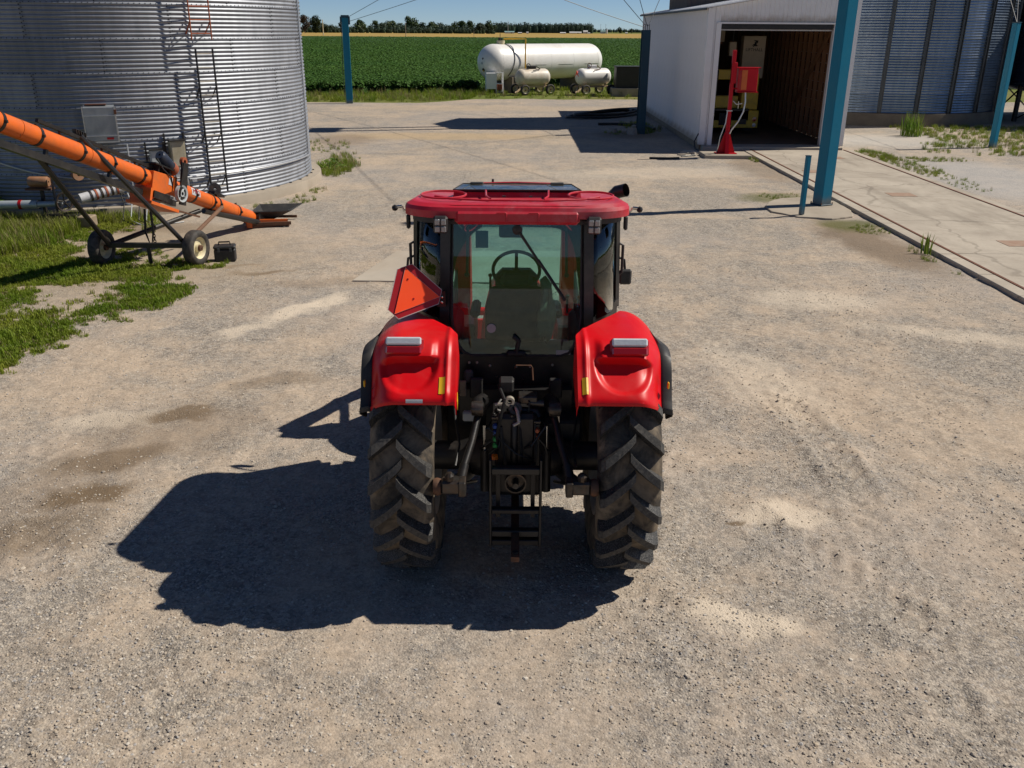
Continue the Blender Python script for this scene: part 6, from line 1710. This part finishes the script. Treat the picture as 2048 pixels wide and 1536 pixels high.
m = MB(); m.grid([[(x, 1.72 - .06 * v + .06 * (1 - (x / .6) ** 2), 1.45 + .93 * v) for v in (0, .5, 1)] for x in (-.6, -.3, 0, .3, .6)], True); part(m, 'windscreen', 'cab_glass', solid=.005)
# roof
def outline(ins, n=10):
    P_ = []
    hw, y0, y1 = .825 - ins, .335 + ins, 1.80 - ins
    rc = .34 - ins * .6
    for (cx_, cy_, a0, r_) in ((hw - rc, y0 + rc * .62, -90, rc), (hw - .25, y1 - .25, 0, .25), (-hw + .25, y1 - .25, 90, .25), (-hw + rc, y0 + rc * .62, 180, rc)):
        for k in range(n + 1):
            a = R(a0 + 90 * k / n)
            sy_ = .62 if r_ > .27 else 1
            P_.append((cx_ + r_ * math.cos(a), cy_ + r_ * sy_ * math.sin(a)))
    return P_
rf = MB(); layers = []
def roof_z(y): return 2.632 - .14 * sm(y, .92, 1.8)
for ins, dz in ((.035, -.105), (.0, -.095), (0, -.045), (.012, -.020), (.05, -.002), (.075, .0), (.10, -.006), (.13, -.007)):
    layers.append([(x, y, roof_z(y) + dz) for x, y in outline(ins)])
n = len(layers[0])
for a, b in zip(layers, layers[1:]):
    rf.add(a + b, [(i, (i + 1) % n, (i + 1) % n + n, i + n) for i in range(n)], True)
rf.add(layers[-1], [tuple(range(n))], True)
roof = part(rf, 'cab_roof', 'roof_red', angle=50)
m = MB(); m.box((0, .365, 2.545), (.90, .09, .105), None, .025); part(m, 'rear_valance', 'roof_red', roof)
for x in (-.115, .115):
    m = MB(); m.tube([(x - .035, .318, 2.582), (x + .03, .318, 2.582), (x + .036, .318, 2.574), (x + .036, .318, 2.515)], .0055, 6); part(m, 'pressed_rib', 'roof_red', roof)
m = MB(); so_ = outline(.05); n = len(so_)
m.add([(x, y, roof_z(y) - .145) for x, y in so_] + [(x, y, roof_z(y) - .098) for x, y in so_], [tuple(reversed(range(n)))] + [(i, (i + 1) % n, (i + 1) % n + n, i + n) for i in range(n)]); part(m, 'roof_soffit', 'black_plastic', roof)
def ridge(pts, r=.008): return part(MB().tube([(x, y, roof_z(y) - .005) for x, y in pts], r, 6), 'roof_ridge', 'roof_red', roof)
def arc(cx_, cy_, rx, ry, a0, a1, k=14): return [(cx_ + rx * math.cos(R(a0 + (a1 - a0) * i / k)), cy_ + ry * math.sin(R(a0 + (a1 - a0) * i / k))) for i in range(k + 1)]
ridge([(-.62, .72), (-.5, .62), (-.25, .56), (.25, .56), (.5, .62), (.62, .72)])
for s in (-1, 1):
    ridge([(s * a, b) for a, b in arc(.56, .80, .17, .17, 0, 360, 24)])
    ridge([(s * .20, .62), (s * .235, .75), (s * .245, 1.0), (s * .25, 1.1)])
    part(MB().box((s * .10, .70, 2.632), (.025, .02, .008)), 'roof_bolt', 'black_plastic', roof)
m = MB(); m.add([(-.50, 1.06, 2.622), (.50, 1.06, 2.622), (.44, 1.37, 2.618), (-.44, 1.37, 2.618)], [(0, 1, 2, 3)]); hg = part(m, 'roof_hatch', 'hatch_glass', solid=.008)
part(MB().tube([(-.505, 1.05, 2.621), (.505, 1.05, 2.621), (.445, 1.375, 2.617), (-.445, 1.375, 2.617)], .006, 6, closed=True), 'hatch_seal', 'black_plastic', hg)
m = MB(); m.add([(-.50, 1.07, 2.60), (.50, 1.07, 2.60), (.45, 1.39, 2.604), (-.45, 1.39, 2.604), (-.52, 1.0, 2.48), (.52, 1.0, 2.48), (.48, 1.42, 2.45), (-.48, 1.42, 2.45)], [(0, 1, 2, 3), (0, 4, 5, 1), (1, 5, 6, 2), (2, 6, 7, 3), (3, 7, 4, 0)]); part(m, 'hatch_curb', 'roof_red', roof)
part(MB().tube([(-.36, 1.39, 2.616), (0, 1.40, 2.624), (.36, 1.39, 2.616)], .010, 8), 'front_ridge', 'roof_red', roof)
for x in (-.33, .33):
    part(MB().box((x, 1.37, 2.622), (.11, .04, .018), None, .006), 'hatch_hinge', 'black_plastic', roof)
part(MB().tube([(-.2, 1.45, 2.5), (-.2, 1.45, 2.645)], .010, 8), 'antenna_stub', 'black_plastic', roof)
# rear work lamps, side arms
for s in (-1, 1):
    LMw = T(s * .548, .285, 2.495) @ RX(R(8))
    o = part(MB().box((0, .02, 0), (.105, .05, .125), LMw, .015), 'work_lamp', 'black_plastic')
    for dx in (-.022, .022):
        for dz in (-.026, .026):
            part(MB().box((dx, -.008, dz), (.036, .012, .044), LMw, .005), 'lamp_lens', 'lamp_grey', o)
    part(MB().tube([(s * .53, .33, 2.50), (s * .49, .36, 2.52), (s * .47, .38, 2.53)], .014, 8), 'lamp_bracket', 'black_steel')
    m = MB(); m.tube([(s * .80, .58, 2.555), (s * .84, .58, 2.545), (s * .855, .58, 2.575)], .009, 6); m.tube([(s * .855, .58, 2.575), (s * .895, .57, 2.572)], .012, 8); part(m, 'arm_stub', 'chrome')
    part(MB().lathe([(.001, -.024), (.018, -.016), (.024, 0), (.018, .016), (.001, .024)], 14, T(s * .905, .57, 2.565)), 'ball_joint', 'black_steel')
    part(MB().box((s * .835, .80, 2.42), (.03, .05, .11), None, .01), 'marker_lamp', 'black_plastic')
for s in (-1, 1):
    o = part(MB().box((s * .985, 1.80, 1.73), (.11, .04, .14), None, .015), 'door_mirror', 'black_plastic')
    part(MB().tube([(s * .68, 1.76, 1.92), (s * .85, 1.80, 1.94), (s * .97, 1.82, 1.88), (s * .985, 1.82, 1.75)], .012, 8), 'mirror_arm', 'black_steel', o)
# strut rods on the rear window, wiper, mirror, handle
for s in (-1, 1):
    o = part(MB().tube([(s * .365, rear_y(2.44) + .035, 2.44), (s * .375, rear_y(2.1) + .06, 2.08)], .011, 8), 'gas_strut', 'black_steel')
    part(MB().lathe([(.001, -.02), (.016, -.012), (.02, 0), (.016, .012), (.001, .02)], 12, T(s * .376, rear_y(2.1) + .06, 2.075)), 'strut_knob', 'black_plastic', o)
w0, w1 = Vector((.02, rear_y(2.41) - .03, 2.405)), Vector((.345, rear_y(1.93) - .03, 1.935))
o = part(MB().tube([w0, w0.lerp(w1, .5) + Vector((0, -.01, 0)), w1], [.012, .009, .006], 6), 'wiper_arm', 'black_plastic')
part(MB().bar(w0.lerp(w1, .42) + Vector((0, .012, 0)), w1 + (w1 - w0) * .06 + Vector((0, .012, 0)), .012, .022), 'wiper_blade', 'black_plastic', o)
part(MB().lathe([(.001, -.02), (.03, -.02), (.035, .01), (.001, .02)], 14, T(0.0, rear_y(2.43) - .02, 2.425) @ RX(math.pi / 2)), 'wiper_motor', 'black_plastic')
m = MB(); m.box((0.0, rear_y(1.50) - .03, 1.50), (.15, .03, .04), None, .012); m.tube([(.0, rear_y(1.52) - .03, 1.50), (.02, rear_y(1.6) - .04, 1.60), (-.02, rear_y(1.65) - .05, 1.64)], .017, 8); part(m, 'window_latch', 'black_plastic')
o = part(MB().box((-.05, 1.50, 2.21), (.20, .03, .13), None, .02), 'interior_mirror', 'black_plastic')
part(MB().tube([(.0, 1.50, 2.26), (.03, 1.52, 2.32), (.05, 1.6, 2.40)], .012, 6), 'mirror_stem', 'black_plastic', o)
# interior
part(MB().box((0, 1.05, 1.12), (1.20, 1.4, .06)), 'cab_floor', 'cab_grey')
part(MB().box((0, .58, 1.38), (.95, .34, .20), None, .04), 'rear_shelf', 'cab_grey')
for s in (-1, 1):
    part(MB().box((s * .56, .78, 1.52), (.26, .62, .30), None, .05), 'side_console', 'cab_grey')
seat = part(MB().box((0, .98, 1.50), (.50, .48, .13), None, .05), 'seat', 'seat_fabric', sub=1)
m = MB(); rows = []
for i in range(9):
    z = 1.50 + .44 * i / 8; wv_ = .23 - .045 * sm(i / 8, .55, 1) 
    rows.append([(wv_ * math.sin(k / 6 * math.pi - math.pi / 2), .73 - .05 * (z - 1.5) - .04 * math.cos(k / 6 * math.pi - math.pi / 2), z) for k in range(7)])
m.grid(rows, True); part(m, 'seat_back', 'seat_fabric', seat, solid=.09, off=0, bevel=.03)
part(MB().box((0, .70, 1.985), (.26, .09, .11), None, .04), 'headrest', 'seat_fabric', seat)
for s in (-1, 1):
    part(MB().box((s * .33, .95, 1.68), (.08, .36, .06), None, .025), 'armrest', 'black_plastic', seat)
m = MB(); rows = []
for i in range(9):
    t = i / 8
    rows.append([(.18 + .11 * k / 4 + .02 * math.sin(t * 7 + k), .66 - .10 * math.sin(t * math.pi) + .02 * math.sin(k * 2 + t * 5), 2.0 - .48 * t + .03 * math.sin(k * 1.7)) for k in range(5)])
m.grid(rows, True); part(m, 'draped_jacket', 'box_khaki', solid=.012)
SW = T(0.0, 1.24, 1.93) @ RX(R(38))
sw = part(MB().tube([(.195 * math.cos(a * math.pi / 18), .195 * math.sin(a * math.pi / 18), 0) for a in range(36)], .015, 8, SW, closed=True), 'steering_wheel', 'black_plastic')
for a in (90, 210, 330):
    part(MB().bar((0, 0, -.02), (.19 * math.cos(R(a)), .19 * math.sin(R(a)), 0), .028, .012, SW), 'wheel_spoke', 'black_plastic', sw)
part(MB().box((0, 0, -.04), (.09, .09, .05), SW, .02), 'wheel_hub', 'black_plastic', sw)
part(MB().box((0, 1.44, 1.75), (.36, .20, .28), None, .06), 'dashboard', 'black_plastic')
part(MB().tube([(0, 1.24, 1.90), (0, 1.42, 1.5), (0, 1.5, 1.15)], .05, 10), 'steering_column', 'black_plastic')
for (x, y, z, mt) in ((.42, 1.02, 1.76, 'black_plastic'), (.48, .95, 1.74, 'amber'), (.52, 1.03, 1.75, 'amber'), (-.22, 1.30, 1.86, 'motor_brown')):
    o = part(MB().tube([(x, y, z - .14), (x, y + .02, z)], .01, 6), 'lever', 'black_steel'); part(MB().lathe([(.001, -.02), (.016, -.01), (.018, .01), (.001, .02)], 10, T(x, y + .02, z)), 'lever_knob', mt, o)
part(MB().lathe([(0, 0), (.035, 0), (.035, .008), (0, .008)], 18, T(-.19, .405, 1.72 - .03) @ RX(math.pi / 2)), 'round_decal', 'box_grey')
m = MB(); m.box((-.30, 1.63, 2.1), (.11, .004, .15)); part(m, 'screen_sticker', 'teal_paint')
# ---- triangle emblem on the left rear pillar
cam_right = 1.0
def on_plane(px_, py_, Y):
    u, v = (px_ - 1024) / FPX, (py_ - 768) / FPX
    fw, dn = math.cos(PITCH) - v * math.sin(PITCH), math.sin(PITCH) + v * math.cos(PITCH)
    t = Y / fw
    return (u * t - trac.location.x, Y - trac.location.y, CAMH - dn * t)
def on_tilt(px_, py_, Y):
    """meet the picture ray with the turned plane of the sign"""
    nrm = Vector((.42, -.85, .32)); c0 = Vector(on_plane(828, 588, Y)) + Vector((trac.location.x, trac.location.y, 0))
    u, v = (px_ - 1024) / FPX, (py_ - 768) / FPX
    d = Vector((u, math.cos(PITCH) - v * math.sin(PITCH), -(math.sin(PITCH) + v * math.cos(PITCH)))); o_ = Vector((0, 0, CAMH))
    p = o_ + d * ((c0 - o_).dot(nrm) / d.dot(nrm))
    return (p.x - trac.location.x, p.y - trac.location.y, p.z)
SN = Vector((.42, -.85, .32)).normalized()
YS = 6.24
hexo = [on_tilt(*p, YS) for p in ((822.6, 529.7), (792.7, 540.1), (774.6, 620.9), (796, 639.7), (875.7, 608.7), (881.7, 581))]
tri = [on_tilt(*p, YS) for p in ((808, 537), (787, 630), (877, 595))]
m = MB(); m.add([(x, y, z) for x, y, z in hexo], [tuple(range(6))]); sg_ = part(m, 'hazard_emblem', 'smv_red', solid=.006, off=1)
m = MB(); m.add([Vector(p) + SN * .010 for p in tri], [(0, 1, 2)]); part(m, 'orange_triangle', 'smv_orange', sg_, solid=.003, off=1)
part(MB().tube([Vector(p) + SN * .004 for p in hexo], .0035, 4, closed=True), 'emblem_rim', 'pale_edge', sg_)
part(MB().tube([Vector(p) + SN * .0125 for p in tri], .002, 4, closed=True), 'triangle_rim', 'pale_edge', sg_)
for p in ((813, 560), (825, 599)):
    c = Vector(on_tilt(*p, YS)) + SN * .012; part(MB().lathe([(0, 0), (.008, 0), (.006, .006), (0, .007)], 10, axis_M(c, SN)), 'emblem_bolt', 'smv_red', sg_)
c = on_tilt(840, 597, YS)
m = MB(); m.bar((c[0], c[1] + .02, c[2]), (-.56, .36, 1.93), .04, .012); m.box((-.56, .37, 1.93), (.06, .03, .12)); part(m, 'emblem_bracket', 'black_steel', sg_)
for dz in (.02, -.02):
    part(MB().lathe([(0, 0), (.012, 0), (.010, .012), (0, .014)], 8, T(-.555, .35, 1.93 + dz) @ RX(math.pi / 2)), 'bracket_bolt', 'chrome', sg_)
# ---- chassis, axle, drive line
part(MB().box((0, .10, .86), (.44, .62, .58), None, .05), 'axle_housing', 'black_steel')
for s in (-1, 1):
    part(MB().lathe([(.17, .2), (.15, .3), (.11, .42), (.11, .66), (.14, .70)], 20, T(0, 0, .82) @ RY(s * math.pi / 2)), 'axle_tube', 'black_steel')
part(MB().box((0, 1.2, .82), (.40, 1.9, .55), None, .05), 'transmission', 'black_steel')
part(MB().box((0, .30, 1.10), (.86, .10, .30)), 'cross_member', 'black_paint')
part(MB().box((.33, .22, .98), (.34, .3, .18), None, .02), 'fuel_tank', 'black_plastic')
part(MB().box((0, 2.32, .57), (1.2, .14, .16), None, .03), 'front_axle', 'black_steel')
for s in (-1, 1):
    part(MB().box((s * .42, 1.12, .80), (.36, .86, .50), None, .04), 'side_tank', 'black_plastic')
    part(MB().box((s * .66, 1.25, .42), (.26, .34, .03)), 'step_plate', 'black_steel')
    part(MB().bar((s * .56, 1.25, .42), (s * .50, 1.25, 1.0), .03, .3), 'step_hanger', 'black_steel')
# hood and exhaust
hd = MB(); rows = []
for i in range(9):
    y = 1.78 + 1.52 * i / 8; dr = .10 * (i / 8) ** 2; hw = .31 - .04 * (i / 8)
    rows.append([(hw * c_, y + (.04 if i == 8 else 0), z - dr * (1 if z > 1.2 else 0)) for c_, z in ((-1, .86), (-1.02, 1.2), (-.95, 1.38), (-.7, 1.46), (0, 1.49), (.7, 1.46), (.95, 1.38), (1.02, 1.2), (1, .86))])
hd.grid(rows, True, flip=True); hd.add(rows[-1], [tuple(range(9))]); part(hd, 'hood', 'red_paint', angle=60)
part(MB().tube([(.78, 1.92, 1.0), (.80, 1.93, 1.9), (.82, 1.94, 2.34), (.84, 1.92, 2.42), (.885, 1.88, 2.475), (.955, 1.83, 2.50)], [.045, .045, .05, .055, .058, .058], 16, caps=False), 'exhaust_stack', 'black_paint')
# loader
for s in (-1, 1):
    m = MB(); m.add([(s * .50, 2.30, 1.0), (s * .50, 2.75, 1.0), (s * .50, 2.72, 1.55), (s * .50, 2.62, 2.0), (s * .50, 2.48, 2.02), (s * .50, 2.36, 1.6)], [tuple(range(6))]); part(m, 'loader_mast', 'red_paint', solid=.12, off=0)
    m = MB(); m.bar((s * .60, 2.55, 1.92), (s * .60, 3.35, 1.42), .09, .16); m.bar((s * .60, 3.33, 1.44), (s * .60, 4.0, .45), .09, .15); part(m, 'loader_arm', 'red_paint')
    part(MB().tube([(s * .60, 2.45, 1.25), (s * .60, 3.2, 1.40)], .04, 10), 'lift_cylinder', 'black_steel')
    part(MB().tube([(s * .60, 2.65, 2.02), (s * .60, 3.9, 1.05)], .03, 10), 'tilt_cylinder', 'black_steel')
    part(MB().box((s * .46, 2.3, 1.05), (.16, .6, .3), None, .02), 'mast_frame', 'black_paint')
part(MB().tube([(-.6, 3.75, .80), (.6, 3.75, .80)], .05, 10), 'cross_tube', 'red_paint')
m = MB(); bp = [(4.0, .62), (3.98, .12), (4.15, .05), (4.75, .06), (4.15, .12), (4.06, .22), (4.05, .62)]
m.add([(-.95, y, z) for y, z in bp] + [(.95, y, z) for y, z in bp], [(i, (i + 1) % 7, (i + 1) % 7 + 7, i + 7) for i in range(7)] + [tuple(range(7)), tuple(reversed(range(7, 14)))]); part(m, 'loader_bucket', 'red_paint')
# ---- three point hitch and hydraulics
for s in (-1, 1):
    x = s * .275
    part(MB().tube([(s * .25, .12, 1.22), (x, -.05, 1.27), (x, -.20, 1.28)], [.05, .045, .05], 12), 'lift_arm', 'black_steel')
    part(MB().lathe([(.02, -.04), (.05, -.04), (.055, 0), (.05, .04), (.02, .04)], 16, T(x, -.21, 1.29) @ RY(math.pi / 2)), 'arm_eye', 'grease_steel')
    m = MB(); m.tube([(x, -.21, 1.22), (s * .31, -.36, 1.10), (s * .36, -.52, .98)], .026, 10); m.tube([(s * .355, -.50, .99), (s * .38, -.60, .90)], .034, 10); part(m, 'lift_rod', 'black_steel')
    part(MB().tube([(s * .225, -.12, 1.12), (s * .225, -.15, .92)], .016, 10), 'cylinder_rod', 'chrome')
    part(MB().tube([(s * .225, -.15, .94), (s * .225, -.18, .62)], .035, 12), 'lift_cylinder', 'black_steel')
    part(MB().bar((s * .30, .22, .62), (s * .42, -.66, .92), .035, .10), 'lower_link', 'black_steel')
    o = part(MB().box((s * .425, -.70, .935), (.16, .10, .10), None, .015), 'link_end', 'grease_steel')
    part(MB().lathe([(.02, -.03), (.055, -.025), (.062, 0), (.055, .025), (.02, .03)], 18, T(s * .53, -.70, .925) @ RY(math.pi / 2)), 'hitch_ball', 'rust_steel', o)
    part(MB().box((s * .445, -.715, 1.005), (.06, .07, .07), None, .02), 'latch_hook', 'grease_steel', o)
    part(MB().box((s * .36, -.715, .935), (.05, .11, .11), None, .008), 'link_plate', 'grease_steel', o)
    part(MB().tube([(s * .30, .0, .60), (s * .40, -.5, .84)], .014, 8), 'sway_chain', 'black_steel')
# pickup hitch frame
for s in (-1, 1):
    part(MB().box((s * .178, -.42, .66), (.018, .10, .70), None, .004), 'hitch_side_plate', 'black_paint')
    part(MB().box((s * .125, -.36, .72), (.03, .05, .42)), 'hitch_rail', 'black_steel')
for z, d_, mt in ((.92, .05, 'black_paint'), (.60, .035, 'black_steel'), (.42, .05, 'black_paint'), (.345, .045, 'black_steel')):
    part(MB().box((0, -.44, z), (.34, .06, d_), None, .006), 'hitch_crossbar', mt)
part(MB().box((0, -.30, .78), (.26, .06, .20), None, .01), 'pto_plate', 'black_steel')
part(MB().lathe([(.03, .0), (.075, .0), (.078, .05), (.068, .05), (.06, .01), (.03, .01)], 24, T(0, -.33, .78) @ RX(math.pi / 2)), 'pto_guard', 'grease_steel')
part(MB().lathe([(.001, .09), (.022, .09), (.022, 0)], 16, T(0, -.33, .78) @ RX(math.pi / 2)), 'pto_shaft', 'grease_steel')
m = MB(); m.bar((0, .1, .42), (0, -.78, .405), .058, .04); db_ = part(m, 'drawbar', 'rust_steel')
part(MB().lathe([(.001, .0), (.02, .0), (.02, .012), (.001, .012)], 14, T(0, -.73, .427)), 'drawbar_pin', 'text_black', db_)
# top link, upper bracket, trailer valve
part(MB().tube([(-.01, -.16, 1.28), (-.01, -.24, 1.16), (-.012, -.25, .98), (-.012, -.22, .84)], [.03, .028, .026, .03], 12), 'top_link', 'black_steel')
part(MB().lathe([(.018, -.018), (.034, -.018), (.034, .018), (.018, .018), (.018, -.018)], 18, T(-.045, -.20, 1.345) @ RX(math.pi / 2) ), 'link_eye', 'galv_rung')
m = MB(); m.tube([(-.01, -.19, 1.31), (.01, -.24, 1.28), (.022, -.27, 1.21)], .013, 8); m.tube([(.022, -.27, 1.21), (-.02, -.28, 1.19)], .011, 8); part(m, 'link_handle', 'galv_rung')
part(MB().lathe([(.02, -.035), (.045, -.035), (.05, 0), (.045, .035), (.02, .035)], 16, T(-.005, -.20, 1.285) @ RX(R(60))), 'link_collar', 'grease_steel')
part(MB().box((-.07, -.02, 1.40), (.11, .10, .10), None, .015), 'valve_block', 'black_plastic')
part(MB().box((.085, -.08, 1.325), (.14, .12, .055), None, .008), 'valve_body', 'grease_steel')
part(MB().tube([(.10, -.12, 1.30), (.20, -.12, 1.295)], .026, 12), 'solenoid', 'grease_steel')
part(MB().tube([(-.01, .16, 1.46), (.0, .15, 1.485), (.11, .15, 1.485), (.12, .16, 1.46), (.125, .12, 1.38)], .006, 6), 'wire_bracket', 'rust_steel')
part(MB().tube([(-.09, -.17, 1.31), (-.15, -.17, 1.305)], .012, 8), 'brass_fitting', 'galv_rung')
part(MB().tube([(.02, -.12, 1.24), (.15, -.13, 1.235), (.17, -.15, 1.20)], .03, 10), 'hydraulic_pipe', 'black_steel')
part(MB().tube([(-.03, -.12, 1.22), (-.10, -.13, 1.225), (-.145, -.15, 1.25)], .02, 10), 'hydraulic_pipe', 'black_steel')
def couplers(x, zs, mats, z0, z1):
    o = part(MB().box((x, -.19, (z0 + z1) / 2), (.05, .07, z1 - z0), None, .008), 'coupler_block', 'black_steel')
    part(MB().box((x, -.20, z1 + .012), (.055, .06, .02), None, .004), 'coupler_rail', 'grease_steel', o)
    for z, mt in zip(zs, mats):
        part(MB().lathe([(.001, .034), (.013, .032), (.019, .02), (.019, .0)], 14, T(x, -.225, z) @ RX(math.pi / 2)), 'coupler_cap', mt, o)
couplers(-.148, (1.165, 1.115, 1.065, 1.015), ('cap_blue', 'cap_blue', 'cap_green', 'cap_green'), .98, 1.21)
couplers(.152, (1.135, 1.085), ('cap_orange', 'cap_orange'), 1.05, 1.18)
part(MB().tube([(-.145, -.19, .98), (-.10, -.24, .86), (-.02, -.26, .78), (.08, -.26, .77), (.14, -.24, .80), (.15, -.22, .92), (.152, -.20, 1.05)], .008, 6), 'hose', 'hose_black')
part(MB().tube([(.16, -.2, 1.06), (.21, -.2, 1.0), (.235, -.18, .90)], .010, 6), 'hose', 'hose_black')
part(MB().tube([(-.17, -.2, 1.04), (-.22, -.2, 1.0), (-.24, -.15, .96)], .010, 6), 'hose', 'hose_black')
part(MB().lathe([(.001, .03), (.022, .028), (.026, .0)], 14, T(-.15, -.28, .93)), 'amber_cap', 'amber')
part(MB().box((-.40, .20, 1.28), (.05, .03, .12), None, .005), 'socket_plate', 'wood_sill')
part(MB().box((-.345, -.02, 1.15), (.09, .06, .07), None, .01), 'trailer_socket', 'box_grey')
part(MB().box((-.36, .30, 1.34), (.07, .05, .10), None, .015), 'control_box', 'cab_grey')
part(MB().box((.31, -.02, 1.14), (.03, .04, .08), None, .005), 'control_lever', 'chrome')
part(MB().box((0, -.16, 1.0), (.30, .16, .5), None, .03), 'rear_casting', 'black_steel')

# extra hoses, cables and fasteners crowding the hitch
rr = random.Random(5)
for k in range(9):
    x0, x1 = rr.uniform(-.22, .22), rr.uniform(-.24, .24); z0, z1 = rr.uniform(1.15, 1.4), rr.uniform(.72, 1.0)
    yb = rr.uniform(-.26, -.12)
    part(MB().tube([(x0, -.02, z0), (x0 + rr.uniform(-.05, .05), yb, z0 - .03), ((x0 + x1) / 2, yb - .05, (z0 + z1) / 2 - .06), (x1, yb, z1), (x1 + .02, -.1, z1 - .06)], rr.choice((.007, .009, .012)), 6), 'hose', 'hose_black')
for k in range(14):
    x, z = rr.uniform(-.3, .3), rr.uniform(.85, 1.4)
    part(MB().lathe([(0, 0), (.011, 0), (.010, .012), (0, .014)], 6, T(x, rr.uniform(-.25, -.2) if abs(x) < .14 and z < 1.24 else .245 if z < 1.25 else .40, z) @ RX(math.pi / 2)), 'bolt', 'grease_steel')
for s in (-1, 1):
    part(MB().box((s * .30, .24, 1.27), (.10, .04, .16), None, .01), 'lever_guide', 'black_plastic')
    part(MB().tube([(s * .46, .1, 1.2), (s * .44, -.1, 1.15), (s * .40, -.3, 1.05), (s * .42, -.5, .98)], .009, 6), 'release_cable', 'hose_black')
    part(MB().box((s * 1.03, -.42, 1.56), (.012, .03, .045), None, .004), 'side_reflector', 'yellow_sticker')
